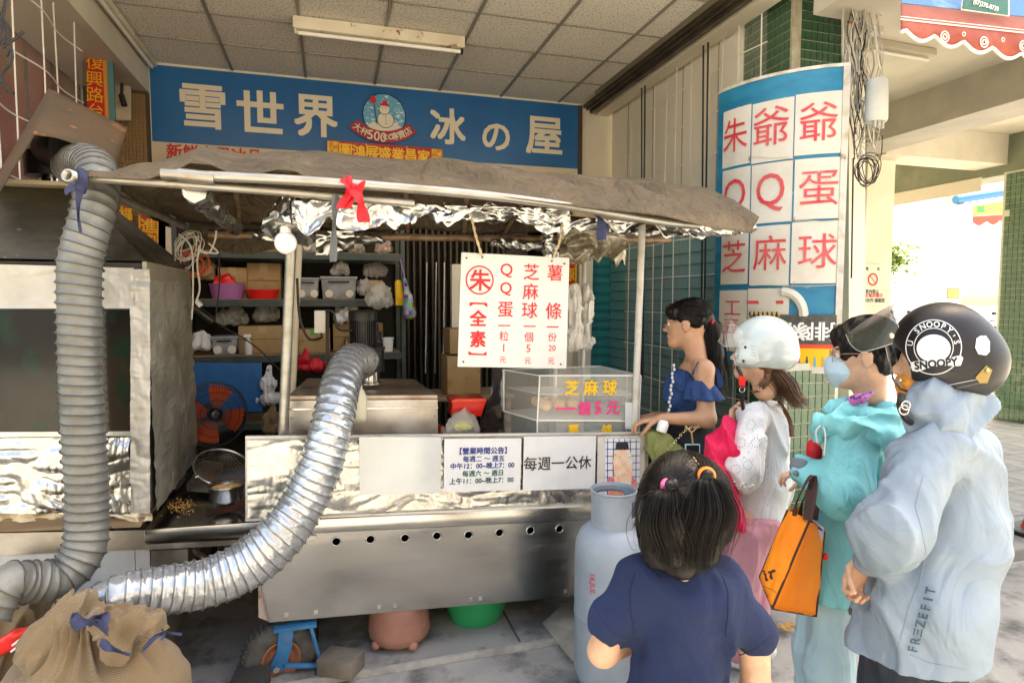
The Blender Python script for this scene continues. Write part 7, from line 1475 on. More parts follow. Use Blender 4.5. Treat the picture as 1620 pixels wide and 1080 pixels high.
trousers([(f1.x, f1.y, .64), (f2.x, f2.y, .64)], [f1, f2], fm, dark_p, man, .088, .08, waist=Q(1440, 1010, 0).z)
for q_ in (f1, f2): shoe(q_, fm, man, black_pl)
tj = bvh(jk); slate = M('slate_print', (.03, .09, .13), .6)
for i, s_ in enumerate('FREEZEFIT'):
    t = i / 8; surf_text('E' if s_ == 'E' else s_, tj, 1447 + t * 26, 1026 - t * 92, 13.5, math.radians(82), slate, man, weight=.03, sx=.72, off=.004, name='printed_letter') if False else None
xx = 0
for i, s_ in enumerate('FR☰ZEFIT'):
    s2_ = '三' if s_ == '☰' else s_; t = i / 7; surf_text(s2_, tj, 1444 + t * 28, 1026 - t * 92, 15 if s2_ != '三' else 13, math.radians(78), slate, man, weight=.035, sx=.8 if s_ != 'I' else 1, off=.009, name='printed_letter')
surf_line(tj, [(1462, 750), (1448, 800), (1458, 835), (1465, 870), (1455, 920), (1438, 960), (1420, 1030)], .0013, silver_c, man, 'jacket_seam', .0005, DM); surf_line(tj, [(1440, 1035), (1470, 1048), (1530, 1058)], .0012, silver_c, man, 'jacket_seam', .0005, DM)
surf_line(tj, [(1362, 925), (1350, 945), (1342, 968)], .0022, M('zip_dark', (.1, .11, .13), .4), man, 'pocket_zip', .001, DM); MB().ell(onto(tj, 1345, 966, .004, DM), (.005, .004, .012), 10, 8).obj('zip_pull', black_pl, man, smooth=True); MB().ell(onto(tj, 1350, 944, .004, DM), (.004, .004, .008), 10, 8).obj('zip_pull', M('copper_zip', (.5, .2, .1), .3, .8), man, smooth=True)
# orange mask
solid('face_mask', [ball(HM(.068, 0, -.055), (.036, .05, .042), (tuple(fm), tuple(rm), (0, 0, 1)))], M('orange_mask', (.75, .28, .03), .6, bump=.0006, bs=100), man, res=.005, k=.01)
# helmet
hfm = V((-.80, .60, 0)).normalized(); hrm = hfm.cross(Z3).normalized(); hcm = Q(1489, 556, .01); mblk = M('matt_black_helmet', (.012, .0115, .0135), .42, c2=(.02, .019, .021), ns=6, c3=(.08, .08, .08), n3=34, c3lo=.7, c3hi=.74, rvar=.1, spec=.4)
hel = bpy.data.objects.new('helmet', None); COL.objects.link(hel); hel.parent = man; hel.location = hcm - wloc(man)
axh = (tuple(hfm), tuple(hrm), (0, 0, 1))
shl = solid('shell', [ball(hcm + Z3 * .008, (.124, .114, .129), axh), ball(hcm - hfm * .015 - Z3 * .055, (.112, .108, .083), axh), ball(hcm - hfm * .04 - Z3 * .02, (.112, .108, .1), axh)], mblk, hel, res=.0045, k=.03, subs=[ball(hcm + hfm * .17 - Z3 * .065, (.085, .2, .105), axh), ball(hcm + Z3 * -.03, (.112, .098, .1), axh), cap(hcm - Z3 * .06, hcm - Z3 * .2, .095, .1)],
      cuts=[(hcm - Z3 * .108 + hfm * .08, (hfm.x * .28, hfm.y * .28, -1))], sk=.01)
ts_ = bvh(shl)
trim = M('helmet_trim', (.07, .07, .075), .3); surf_line(ts_, [(1403, 548), (1408, 575), (1413, 600), (1424, 615), (1442, 621), (1470, 620), (1500, 616), (1530, 610), (1552, 604)], .0034, trim, hel, 'edge_trim', -.001, DM, 5)
surf_line(ts_, [(1401, 548), (1407, 577), (1415, 600), (1428, 611), (1450, 615), (1500, 609), (1545, 600)], .0009, alu, hel, 'silver_piping', .003, DM, 6)
wpr = M('white_print', (.75, .75, .75), .4)
ringo = [(1477 + 44 * math.cos(a), 549 + 43 * math.sin(a)) for a in [i * math.pi / 30 for i in range(61)]]; surf_line(ts_, ringo, .0013, wpr, hel, 'ring_print', .0015, DM, 2)
ringi = [(1477 + 31 * math.cos(a), 549 + 30 * math.sin(a)) for a in [i * math.pi / 30 for i in range(61)]]; surf_line(ts_, ringi, .001, wpr, hel, 'ring_print', .0015, DM, 2)
surf_patch(ts_, [(1477 + 27 * math.cos(a), 551 + 22 * math.sin(a)) for a in [i * math.pi / 14 for i in range(28)]], wpr, hel, 'plain_disc_print', .0018, DM)
for i, s_ in enumerate("U SNOOPY'S"):
    if s_ == ' ': continue
    a = math.radians(-170 + i * 17.5); surf_text(s_, ts_, 1477 + 37.5 * math.cos(a), 549 + 36.5 * math.sin(a), 9 if s_ != "'" else 4, -(a + math.pi / 2), wpr, hel, weight=.03, off=.0025, D=DM, name='printed_letter')
surf_patch(ts_, [(1440, 573), (1450, 571), (1520, 562), (1524, 566), (1520, 578), (1450, 588), (1443, 586)], wpr, hel, 'word_backing', .0022, DM, 12)
surf_text('SNOOPY', ts_, 1481, 575, 12, math.radians(6), mblk, hel, weight=.06, off=.0035, D=DM)
surf_patch(ts_, [(1545, 535), (1551, 531), (1560, 531), (1566, 540), (1566, 556), (1560, 562), (1548, 560), (1543, 550)], wpr, hel, 'small_sticker', .0022, DM)
surf_patch(ts_, [(1495 + 18 * math.cos(a), 592 + 6 * math.sin(a)) for a in [i * math.pi / 8 for i in range(16)]], M('gloss_black', (.008, .008, .008), .15), hel, 'vent_slot', .002, DM)
p = onto(ts_, 1424, 601, .002, DM); MB().lathe(p, [(0, 0), (.007, 0), (.005, .004), (0, .004)], 16, tuple(EYE - p)).obj('rivet', alu, hel, smooth=True)
p = onto(ts_, 1441, 581, .001, DM); MB().ell(p, (.003, .003, .003), 8, 6).obj('rivet', alu, hel)
surf_patch(ts_, [(1543, 597), (1560, 578), (1570, 585), (1562, 606), (1550, 606)], M('olive_leather', (.3, .2, .05), .5), hel, 'rear_tab', .004, DM); p = onto(ts_, 1562, 586, .006, DM); MB().ell(p, (.006, .005, .006), 10, 8).obj('snap_button', M('brass', (.5, .38, .2), .4, .9), hel, smooth=True)
smoke = M('smoked_visor', (.05, .055, .045), .12, alpha=.6)
va, vb = Q(1411, 532, -.10), Q(1424, 474, .03)          # lower pivot, upper edge
W1 = [Q(1411, 534, -.105), Q(1392, 545, -.11), Q(1360, 556, -.10), Q(1345, 540, -.06), Q(1337, 528, 0)]
VB = spline([Q(1412, 543, -.115), Q(1388, 551, -.12), Q(1362, 556, -.09), Q(1346, 545, -.04), Q(1338, 529, .04)], 6); VT = spline([Q(1422, 518, -.115), Q(1415, 500, -.1), Q(1412, 488, -.06), Q(1418, 479, .0), Q(1430, 473, .08)], 6)
def visor(u, v):
    bot, top = VB, VT
    def cr(L, t): t *= len(L) - 1; i = min(int(t), len(L) - 2); return L[i].lerp(L[i + 1], t - i)
    return cr(bot, u).lerp(cr(top, u), v) + Z3 * .008 * math.sin(v * 3.14)
o = MB().grid(visor, 24, 12).obj('visor', smoke, hel, smooth=True); o.modifiers.new('s', 'SOLIDIFY').thickness = .002
tube('visor_edge', [visor(i / 30, 0) for i in range(31)] , .0009, M('clear_edge', (.35, .35, .3), .2), hel, 6); tube('visor_edge', [visor(i / 30, 1) for i in range(31)], .0009, MATS['clear_edge'], hel, 6)
MB().lathe(Q(1409, 531, -.112), [(0, 0), (.009, 0), (.007, .004), (0, .005)], 14, tuple(-FW)).obj('pivot', steel_dull, hel)
tube('chin_strap', spline([Q(1428, 622, -.1), Q(1424, 640, -.095), Q(1432, 660, -.08), Q(1440, 668, -.05)]), .009, black_pl, hel, 8); MB().torus(Q(1430, 648, -.105), .012, .0025, 20, 6, tuple(FW)).obj('ring_buckle', steel, hel, smooth=True); MB().torus(Q(1433, 641, -.107), .011, .0025, 20, 6, tuple(FW)).obj('ring_buckle', steel, hel, smooth=True)

# ---------------------------------------------------------------- the person in cyan with short black hair and mask
DC = 2.14; K = lambda x, y, d=0: at(x, y, DC + d); fc = V((-.80, .60, 0)).normalized(); fc = (fc * .0 + (-RT * .93 + V((FW.x, FW.y, 0)) * .37)).normalized(); rc2 = fc.cross(Z3).normalized()
cb0 = ground(1325, 900, DC + .05); cy = thing('person', 'person in a cyan hooded jacket with short black hair, glasses and face mask', 'person', cb0)
hcc = K(1364, 560, .03); hp_, hq_, HC = head(hcc, fc, 1.02, neck=.11, tilt=.12)
f1, f2 = cb0 + rc2 * .06 + fc * .02, cb0 - rc2 * .06
lsh, rsh = K(1352, 692, -.06), K(1378, 690, .18); elb, wri = K(1338, 782, -.12), K(1272, 744, -.02)
solid('body', hp_ + [cap(K(1368, 705, .06), K(1325, 900, .06), .07, .08), cap(lsh, rsh, .042, .042), cap(K(1325, 900, .06), (cb0.x, cb0.y, .7), .08, .07)] + chain([lsh, elb, wri], [.048, .04, .026]) + chain([rsh, K(1380, 790, .25), K(1290, 750, .2)], [.048, .04, .026]) + leg((f1.x, f1.y, .65), f1, fc, .8) + leg((f2.x, f2.y, .65), f2, fc, .8), skin, cy, res=.0065, k=.03,
      fine=hq_ + hand(K(1290, 750, .2), fc, -Z3, .9, .8))
face_bits(HC, cy, (1, -1))
def cf(P): return folds((.1, .1, 1), 9, .012, .9, 22)(P) + vnoise(P * 9, 9) * .006
solid('jacket', [cap(K(1345, 690, -.06), K(1385, 682, .16), .07, .07), cap(K(1368, 705, .05), K(1345, 830, .05), .118, .13), cap(K(1345, 830, .05), K(1318, 960, .05), .13, .145), cap(K(1395, 720, .05), K(1390, 800, .05), .1, .12)] + chain([K(1345, 695, -.08), K(1334, 778, -.13), K(1330, 785, -.12)], [.068, .07, .068]) + chain([K(1334, 778, -.12), K(1292, 752, -.05), K(1268, 742, -.02)], [.066, .048, .036]) + chain([rsh, K(1380, 790, .25), K(1295, 752, .2)], [.07, .06, .045]),
      cyan_c, cy, res=.0065, k=.03, disp=cf, cuts=[(K(1300, 945, 0), (0, 0, -1))], subs=[cap(K(1252, 736, .0), K(1235, 730, .01), .034, .05), cap(K(1372, 625, .02), K(1374, 652, .03), .058, .06)], sk=.006)
solid('hood', [cap(K(1300, 668, -.07), K(1345, 676, -.13), .02, .026), cap(K(1345, 676, -.13), K(1400, 690, -.13), .026, .036), cap(K(1400, 690, -.13), K(1432, 684, -.06), .036, .03), cap(K(1300, 666, -.07), K(1296, 690, -.04), .018, .014), cap(K(1330, 652, -.06), K(1395, 664, -.09), .03, .042), cap(K(1405, 650, -.03), K(1420, 670, -.04), .04, .04), cap(K(1325, 650, -.03), K(1350, 640, .0), .03, .03)], cyan_c, cy, res=.0055, k=.03, disp=lambda P: folds((1, .2, -.15), 16, .012, .7, 31)(P))
tube('drawstring', spline([K(1302, 672, -.1), K(1306, 690, -.12), K(1304, 720, -.12)]), .003, paper, cy, 6); tube('drawstring', spline([K(1299, 672, -.1), K(1291, 682, -.1), K(1293, 700, -.1)]), .003, paper, cy, 6)
trousers([(f1.x, f1.y, .6), (f2.x, f2.y, .6)], [f1, f2], fc, cyan_p, cy, .082, .078, waist=K(1320, 905, 0).z)
for q_ in (f1, f2): shoe(q_, fc, cy)
axc = (tuple(fc), tuple(rc2), (0, 0, 1))
solid('hair', [ball(HC(-.018, 0, .04), (.106, .09, .094), axc), ball(HC(-.055, 0, -.02), (.06, .078, .06), axc), cap(HC(.05, .06, .05), HC(.062, .055, .0), .022, .012), cap(HC(.05, -.06, .05), HC(.062, -.055, .0), .022, .012), ball(HC(.045, 0, .068), (.052, .066, .036), axc)], hair_b, cy, res=.005, k=.02,
      disp=lambda P: vnoise(P * np.array([150, 150, 18]), 3) * .003 + vnoise(P * np.array([50, 50, 12]), 5) * .005, subs=[ball(HC(.012, .088, -.016), (.024, .026, .034), axc), ball(HC(.012, -.088, -.016), (.024, .026, .034), axc)], sk=.006)
def c_h():
    th, ph = rnd.uniform(-2.2, 2.2), rnd.uniform(-.1, 1.3); d = lambda t, p_, r_=1.0: HC(-.018 + (-math.cos(t) * math.cos(p_)) * .107 * r_, math.sin(t) * math.cos(p_) * .091 * r_, .04 + math.sin(p_) * .096 * r_)
    p3 = d(th, -.75 + rnd.gauss(0, .08), 1.0)
    return [d(th, ph + .3), d(th, ph, 1.01), d(th + rnd.gauss(0, .05), ph - .35, 1.02), d(th + rnd.gauss(0, .08), max(ph - .75, -.85), 1.03 - .05 * rnd.random())] if abs(th) < 1.35 or ph > .45 else None
hair_on(HC, 1, 1300, cy, hair_b, c_h, .0008)
maskm = M('pale_blue_mask', (.42, .55, .62), .7, bump=.0005, bs=120)
solid('face_mask', [ball(HC(.07, 0, -.048), (.05, .056, .056), axc), cap(HC(.098, 0, -.02), HC(.085, 0, -.09), .02, .02)], maskm, cy, res=.005, k=.02, disp=lambda P: np.abs(vnoise(P * np.array([5, 5, 55]), 3)) * .004)
for z_ in (-.015, -.075): tube('mask_loop', spline([HC(.06, .055, z_), HC(.03, .077, -.02 + z_ * .4), HC(-.004, .088, -.01)]), .0015, paper, cy, 5)
gm = M('glasses_metal', (.3, .22, .18), .3, .9)
for sd_ in (-1, 1): MB().torus(HC(.096, .032 * sd_, .004), .019, .0012, 24, 5, tuple(fc)).obj('glasses_rim', gm, cy, smooth=True); tube('glasses_arm', spline([HC(.094, .052 * sd_, .01), HC(.05, .075 * sd_, .012), HC(-.005, .086 * sd_, .006)]), .0013, gm, cy, 5)
solid('scarf', [cap(K(1345, 634, -.07), K(1362, 630, -.09), .014, .018), cap(K(1362, 630, -.09), K(1376, 624, -.08), .016, .01)], M('pink_floral', (.55, .12, .35), .7, c2=(.05, .05, .2), ns=60, nlo=.52, nhi=.55), cy, res=.004, k=.01, disp=lambda P: vnoise(P * 60, 4) * .005)
gl_ = thing('grey_glove', 'x', 'x', (0, 0, 0)); bpy.data.objects.remove(gl_)
solid('glove', [cap(K(1274, 744, -.03), K(1264, 738, -.03), .034, .03)], M('grey_knit', (.15, .17, .19), .9, bump=.001, bs=200), cy, res=.004, k=.008, fine=sum([chain([K(1272, 731 + i * 6, -.05), K(1257 - i, 727 + i * 7, -.035), K(1256, 735 + i * 6, .0)], [.0105, .0095, .009]) for i in range(4)], []) + chain([K(1268, 752, -.04), K(1258, 748, -.06)], [.011, .0095]))
rp_ = thing('red_purse', 'red purse held by the person in cyan', 'purse', K(1290, 760, .04)); solid('purse', [cap(K(1286, 712, .05), K(1292, 750, .05), .022, .03), cap(K(1284, 700, .05), K(1290, 712, .05), .012, .02)], red_cloth, rp_, res=.005, k=.02)
ob = thing('orange_bag', 'orange tote bag with dark edging hanging from the arm of the person in cyan', 'bag', K(1255, 975, -.12)); orm = M('orange_nonwoven', (.8, .2, .005), .7, c2=(.85, .26, .01), ns=5, bump=.0006, bs=300); dbr = M('dark_brown_edging', (.04, .015, .01), .7)
A0, A1, A2, A3 = K(1247, 806, -.14), K(1303, 838, -.16), K(1293, 974, -.17), K(1222, 962, -.16); B0, B3, Cm_ = K(1235, 815, -.05), K(1199, 912, -.06), None
mid_t, mid_b = K(1281, 822, -.155), K(1222, 962, -.16)
def bagface(a, b, c, d, bulge, nm, par=ob): 
    n_ = (b - a).cross(d - a).normalized(); n_ = n_ if n_.dot(EYE - a) > 0 else -n_
    o = MB().grid(lambda u, v: a.lerp(b, u).lerp(d.lerp(c, u), v) + n_ * (bulge * math.sin(u * 3.14) * math.sin(v * 3.14) + .004 * n1(u * 5, v * 5, 0, 3)), 14, 14).obj(nm, orm, par, smooth=True); o.modifiers.new('s', 'SOLIDIFY').thickness = .002; return o
side_t = K(1278, 823, -.19); P_tl, P_tr, P_bl, P_br, P_ml = K(1246, 806, -.12), K(1281, 822, -.19), K(1202, 912, -.12), K(1222, 962, -.19), None
fr_ = bagface(P_tl, P_tr, P_br, P_bl, .012, 'front_panel'); gs2 = bagface(P_tr, K(1304, 842, -.08), K(1291, 974, -.08), P_br, .008, 'side_panel'); bagface(K(1260, 800, .0), K(1304, 842, -.08), K(1291, 974, -.08), K(1225, 930, .0), .0, 'back_panel'); bagface(P_tl, K(1260, 800, .0), K(1225, 930, .0), P_bl, .0, 'gusset'); bagface(P_bl, P_br, K(1291, 974, -.08), K(1225, 930, .0), .0, 'bottom_panel')
for a, b in ((P_tr, P_br), (P_br, K(1291, 974, -.08)), (P_bl, P_br), (K(1304, 842, -.08), K(1291, 974, -.08)), (P_tl, P_bl), (P_tr, K(1304, 842, -.08))): tube('edging', [a, b], .004, dbr, ob, 6)
MB().prism([K(1282, 818, -.16), K(1304, 834, -.1), K(1302, 848, -.1), K(1298, 866, -.1), K(1283, 850, -.15)], FW * .004).obj('inner_flap', M('lilac_cloth', (.5, .42, .6), .7), ob)
for a, b in (((1257, 812, -.155), (1279, 826, -.19)),):
    for dx, dd in ((0, 0), (9, .06)):
        q = spline([K(a[0] + dx, a[1] + 2, a[2] + dd), K(1262 + dx, 790, -.17 + dd), K(1275 + dx, 765, -.17 + dd * .5), K(1286, 752, -.12 + dd), K(1284 + dx * .5, 775, -.15 + dd), K(b[0] + dx, b[1] - 4, b[2] + dd * 1.2)], 6); ribbon(q[::3], .022, dbr, ob, 'handle', (.7, -.3, .2))
tb_ = bvh(fr_); surf_text('ir', tb_, 1218, 907, 17, .35, dbr, ob, weight=.06, off=.003, D=DC, sx=1.3); surf_line(tb_, [(1209, 926), (1216, 930), (1222, 932), (1228, 937)], .001, dbr, ob, 'printed_line', .002, DC)
MB().ell(K(1306, 880, -.08), (.01, .01, .012), 10, 8).obj('charm', red_pl, ob, smooth=True)

# ---------------------------------------------------------------- the woman in the white blouse and white helmet
DW = 2.62; Wp = lambda x, y, d=0: at(x, y, DW + d); fw = (-RT * .9 + V((FW.x, FW.y, 0)) * .43).normalized(); rw = fw.cross(Z3).normalized()
wb0 = ground(1195, 850, DW + .05); wo = thing('person', 'woman in a white eyelet blouse and glossy white helmet, second in the queue', 'person', wb0)
hw = Wp(1200, 560, .0); hp_, hq_, HW = head(hw, fw, 1.0, neck=.11); f1, f2 = wb0 + rw * .06, wb0 - rw * .06 + fw * .05
lsh, rsh = Wp(1198, 672, -.05), Wp(1212, 668, .17); el_, wr_ = Wp(1172, 752, -.1), Wp(1158, 676, .03)
solid('body', hp_ + [cap(Wp(1208, 675, .07), Wp(1195, 800, .07), .06, .075), cap(lsh, rsh, .034, .034), cap(Wp(1195, 800, .07), (wb0.x, wb0.y, .7), .075, .07)] + chain([lsh, el_, wr_], [.036, .034, .024]) + chain([rsh, Wp(1190, 750, .28), Wp(1140, 720, .25)], [.045, .036, .024]) + leg((f1.x, f1.y, .66), f1, fw, .8) + leg((f2.x, f2.y, .66), f2, fw, .8), skin, wo, res=.0068, k=.03,
      fine=hq_ + hand(Wp(1158, 674, .03), Wp(1162, 650, .03) - Wp(1158, 676, .03), Wp(1180, 660, .0) - Wp(1158, 660, .05), .9, 1.3) + hand(Wp(1140, 720, .25), fw, -Z3, .9, .8))
face_bits(HW, wo, (1, -1))
def wf(P): return folds((-.15, .1, 1), 10, .013, .9, 42)(P) + vnoise(P * 10, 9) * .006
bls = solid('blouse', [cap(Wp(1192, 662, -.03), Wp(1222, 658, .16), .062, .062), cap(Wp(1212, 680, .07), Wp(1208, 760, .07), .098, .112), cap(Wp(1208, 760, .07), Wp(1194, 850, .07), .112, .12)] + chain([Wp(1190, 668, -.07), Wp(1172, 738, -.12), Wp(1168, 752, -.12)], [.06, .075, .07]) + chain([rsh, Wp(1190, 750, .28)], [.06, .07]), white_c, wo, res=.0065, k=.03, disp=wf,
      cuts=[(Wp(1190, 838, 0), (.03, .0, -1))], subs=[cap(Wp(1196, 605, .04), Wp(1198, 634, .04), .05, .058), cap(Wp(1152, 740, -.04), Wp(1150, 700, .03), .05, .05)], sk=.006)
tbw = bvh(bls); eyel = M('eyelet_shadow', (.25, .24, .25), .9); mb = MB()
def eyelet(x, y, r=.0022): 
    p = onto(tbw, x, y, .0006, DW); n_ = (EYE - p).normalized(); mb.lathe(p, [(0, 0), (r, 0), (r, .0008), (0, .0008)], 7, tuple(n_))
for (cx_, cy_) in ((1188, 672), (1172, 700), (1164, 742), (1196, 700), (1183, 735)):
    for i in range(10): a = i * .628; eyelet(cx_ + 7 * math.cos(a), cy_ + 7 * math.sin(a))
for i in range(14): eyelet(1212 + 3 * math.sin(i), 668 + i * 10); eyelet(1206 + 2 * math.cos(i), 664 + i * 10, .0016)
for i in range(60): eyelet(rnd.uniform(1158, 1205), rnd.uniform(660, 765), .0015)
mb.obj('eyelet_embroidery', eyel, wo, kind='stuff')
for i in range(12): MB().ell(onto(tbw, 1152 + i * 3.4, 764 + 4 * math.sin(i * 1.6) + i * .6, .0, DW), (.009, .008, .007), 8, 6).obj('scalloped_cuff', white_c, wo, smooth=True)
trousers([(f1.x, f1.y, .62), (f2.x, f2.y, .62)], [f1, f2], fw, mauve, wo, .095, .075, waist=Wp(1190, 815, 0).z)
for q_ in (f1, f2): shoe(q_, fw, wo)
solid('hair', [ball(HW(-.03, 0, -.01), (.085, .085, .08), (tuple(fw), tuple(rw), (0, 0, 1))), cap(Wp(1232, 590, .0), Wp(1250, 620, -.01), .035, .026), cap(Wp(1250, 620, -.01), Wp(1258, 640, -.01), .026, .012), cap(Wp(1215, 596, -.05), Wp(1208, 614, -.06), .022, .008)], hair_br, wo, res=.006, k=.02, disp=lambda P: vnoise(P * np.array([120, 120, 20]), 3) * .006)
def w_h(): e = rnd.gauss(0, 1); w_ = rnd.gauss(0, 1); return [Wp(1228 + w_ * 8, 588, -.03 + e * .02), Wp(1242 + w_ * 9, 606, -.04 + e * .02), Wp(1252 + w_ * 8, 625, -.03 + e * .02), Wp(1264 + w_ * 9 + rnd.gauss(0, 3), 640 + rnd.uniform(-8, 8), -.03 + e * .02)]
hair_on(HW, 1, 420, wo, hair_br, w_h, .0014); hair_on(HW, 1, 60, wo, hair_br, lambda: [Wp(1225 + rnd.gauss(0, 5), 590, -.06), Wp(1210 + rnd.gauss(0, 4), 603, -.075), Wp(1204 + rnd.gauss(0, 6), 612 + rnd.gauss(0, 3), -.07)], .0012)
q = [(1188, 622), (1205, 617), (1220, 622), (1235, 640), (1246, 665), (1252, 690)]
ribbon([onto(tbw, x, y, .006, DW) if y > 630 else Wp(x, y, -.03) for x, y in q], .02, M('brown_leather', (.17, .06, .03), .45, c2=(.13, .045, .02), ns=20), wo, 'shoulder_strap', (.75, -.2, .5))
hcw = Wp(1209, 545, .01); axw = (tuple(fw), tuple(rw), (0, 0, 1)); wgl = M('glossy_white_helmet', (.5, .56, .54), .1, c2=(.45, .5, .48), ns=1.5, coat=1, c3=(.3, .3, .28), n3=60, c3lo=.74, c3hi=.77)
hew = bpy.data.objects.new('helmet', None); COL.objects.link(hew); hew.parent = wo; hew.location = hcw - wloc(wo)
shw = solid('shell', [ball(hcw + Z3 * .004, (.134, .118, .122), axw), ball(hcw - fw * .012 - Z3 * .05, (.122, .112, .075), axw), ball(hcw + fw * .06 - Z3 * .055, (.075, .105, .05), axw)], wgl, hew, res=.005, k=.03, subs=[ball(hcw + fw * .165 - Z3 * .03, (.07, .2, .065), axw), ball(hcw - Z3 * .03, (.108, .095, .1), axw), cap(hcw - Z3 * .06, hcw - Z3 * .2, .09, .1)], cuts=[(hcw - Z3 * .112, (0, 0, -1))], sk=.01)
tw = bvh(shw); pan = M('white_vent_panel', (.6, .65, .63), .3)
surf_patch(tw, [(1172, 536), (1190, 539), (1198, 548), (1202, 572), (1190, 577), (1166, 573), (1163, 560)], pan, hew, 'vent_panel', .006, DW)
for x, y in ((1179, 549), (1176, 571)): MB().ell(onto(tw, x, y, .009, DW), (.0055, .0055, .0055), 10, 8).obj('screw', black_pl, hew, smooth=True)
for i in range(4): surf_line(tw, [(1188, 546 + i * 5), (1196, 549 + i * 5)], .0012, M('panel_groove', (.3, .33, .32), .5), hew, 'groove', .0065, DW)
surf_line(tw, [(1175, 543), (1167, 566)], .0012, MATS['panel_groove'], hew, 'groove', .0065, DW); surf_line(tw, [(1160, 566), (1166, 580), (1180, 587), (1210, 590), (1240, 586), (1252, 578)], .002, pan, hew, 'edge_trim', .0, DW)
clv = M('clear_visor', (.75, .74, .68), .05, alpha=.2, coat=1)
def wvis(u, v):
    bot = [Wp(1172, 548, -.13), Wp(1146, 548, -.1), Wp(1136, 540, .0), Wp(1140, 535, .1)]; top = [Wp(1176, 525, -.12), Wp(1156, 505, -.1), Wp(1152, 498, .0), Wp(1160, 498, .1)]
    def cr(L, t): t *= 3; i = min(int(t), 2); return L[i].lerp(L[i + 1], t - i)
    return cr(bot, u).lerp(cr(top, u), v)
MB().grid(wvis, 24, 8).obj('visor', clv, hew, smooth=True); tube('visor_edge', [wvis(i / 24, 0) for i in range(25)], .0015, MATS['clear_edge'], hew, 6)
tube('chin_strap', spline([Wp(1166, 580, -.06), Wp(1172, 592, -.08), Wp(1176, 610, -.08), Wp(1174, 632, -.06), Wp(1176, 648, -.05)]), .008, black_pl, hew, 8); MB().prism([Wp(1170, 594, -.1), Wp(1180, 596, -.1), Wp(1179, 611, -.1), Wp(1170, 610, -.1)], FW * .012).obj('red_buckle', red_pl, hew, bevel=.002); MB().torus(Wp(1174, 616, -.09), .011, .002, 16, 6, tuple(FW)).obj('ring_buckle', steel, hew, smooth=True)
pj_ = thing('crimson_jacket', 'crimson jacket draped over the arm of the woman in white', 'jacket', Wp(1130, 840, -.1))
solid('cloth', [cap(Wp(1158, 678, -.08), Wp(1140, 712, -.12), .028, .045), cap(Wp(1140, 712, -.12), Wp(1126, 745, -.12), .05, .055), cap(Wp(1126, 745, -.12), Wp(1138, 800, -.12), .055, .045), cap(Wp(1142, 730, -.1), Wp(1152, 826, -.1), .05, .035), cap(Wp(1116, 770, -.1), Wp(1110, 740, -.1), .03, .03)], pink_c, pj_, res=.0055, k=.04, disp=lambda P: folds((-.3, .1, 1), 13, .028, .9, 52)(P) + vnoise(P * 30, 3) * .004)

# ---------------------------------------------------------------- the woman with the ponytail at the counter
DP = 3.0; T = lambda x, y, d=0: at(x, y, DP + d); fp = (-RT * .93 + V((FW.x, FW.y, 0)) * .36).normalized(); rp2 = fp.cross(Z3).normalized()
pb0 = ground(1090, 800, DP + .05); po_ = thing('person', 'woman with ponytail in a navy off shoulder top reaching for the counter', 'person', pb0)
hpw = T(1086, 512, .0); hp_, hq_, HPn = head(hpw, fp, 1.0, neck=.12, nd=(-.05, 0), tilt=.1); f1, f2 = pb0 + rp2 * .08, pb0 - rp2 * .08
lsh, rsh = T(1113, 585, -.08), T(1100, 582, .2); el_, wr_ = T(1118, 662, -.12), T(1045, 662, -.12)
solid('body', hp_ + [cap(T(1100, 600, .06), T(1088, 680, .06), .09, .08), cap(lsh, rsh, .046, .046), cap(T(1102, 572, .05), T(1100, 590, .05), .06, .08), cap(T(1088, 680, .06), (pb0.x, pb0.y, .82), .09, .11)] + chain([lsh, el_, wr_], [.046, .04, .024]) + chain([rsh, T(1085, 660, .25), T(1035, 658, .12)], [.044, .036, .023]) + leg((f1.x, f1.y, .8), f1, fp) + leg((f2.x, f2.y, .8), f2, fp), skin_w, po_, res=.0065, k=.03,
      fine=hq_ + hand(T(1045, 662, -.12), T(1015, 665, -.1) - T(1045, 662, -.12), V((0, 0, -1)), .95, .7) + hand(T(1035, 658, .12), T(1012, 662, .1) - T(1035, 658, .12), V((0, 0, -1)), .95, .6))
face_bits(HPn, po_, (1, -1))
def pf_(P): return folds((0, .1, 1), 14, .009, .8, 62)(P)
solid('top', [cap(T(1093, 612, .06), T(1088, 680, .06), .1, .085), cap(T(1075, 605, .0), T(1070, 625, .02), .06, .06)], denim, po_, res=.006, k=.03, disp=pf_, cuts=[(T(1080, 583, 0), (.25, 0, 1)), (T(1080, 678, 0), (0, 0, -1))])
def ruffle(u, v):
    a = u * 2 * math.pi; c_ = T(1108, 596 + v * 36, -.02); R_ = .085 + .045 * v + .012 * math.sin(a * 11) * v + .004 * math.sin(a * 23); q = fp * math.cos(a) * R_ * .95 + rp2 * math.sin(a) * R_ * 1.5; return c_ + q + Z3 * (.012 * math.sin(a * 3) * v)
o = MB().grid(lambda u, v: T(1106, 600, -.07) + (T(1112, 630, -.08) - T(1106, 600, -.07)) * v + fp * math.cos(u * 6.283) * (.058 + .035 * v + .008 * math.sin(u * 6.283 * 9) * v) + rp2 * math.sin(u * 6.283) * (.058 + .03 * v + .008 * math.sin(u * 6.283 * 9) * v), 90, 10).obj('ruffle_sleeve', denim, po_, smooth=True); o.modifiers.new('s', 'SOLIDIFY').thickness = .003
o = MB().grid(lambda u, v: T(1096, 592, .06) + (T(1090, 612, .06) - T(1096, 592, .06)) * v + fp * math.cos(u * 6.283) * (.088 + .022 * v + .006 * math.sin(u * 6.283 * 12) * v) + rp2 * math.sin(u * 6.283) * (.13 + .02 * v), 90, 8).obj('ruffle', denim, po_, smooth=True); o.modifiers.new('s', 'SOLIDIFY').thickness = .003
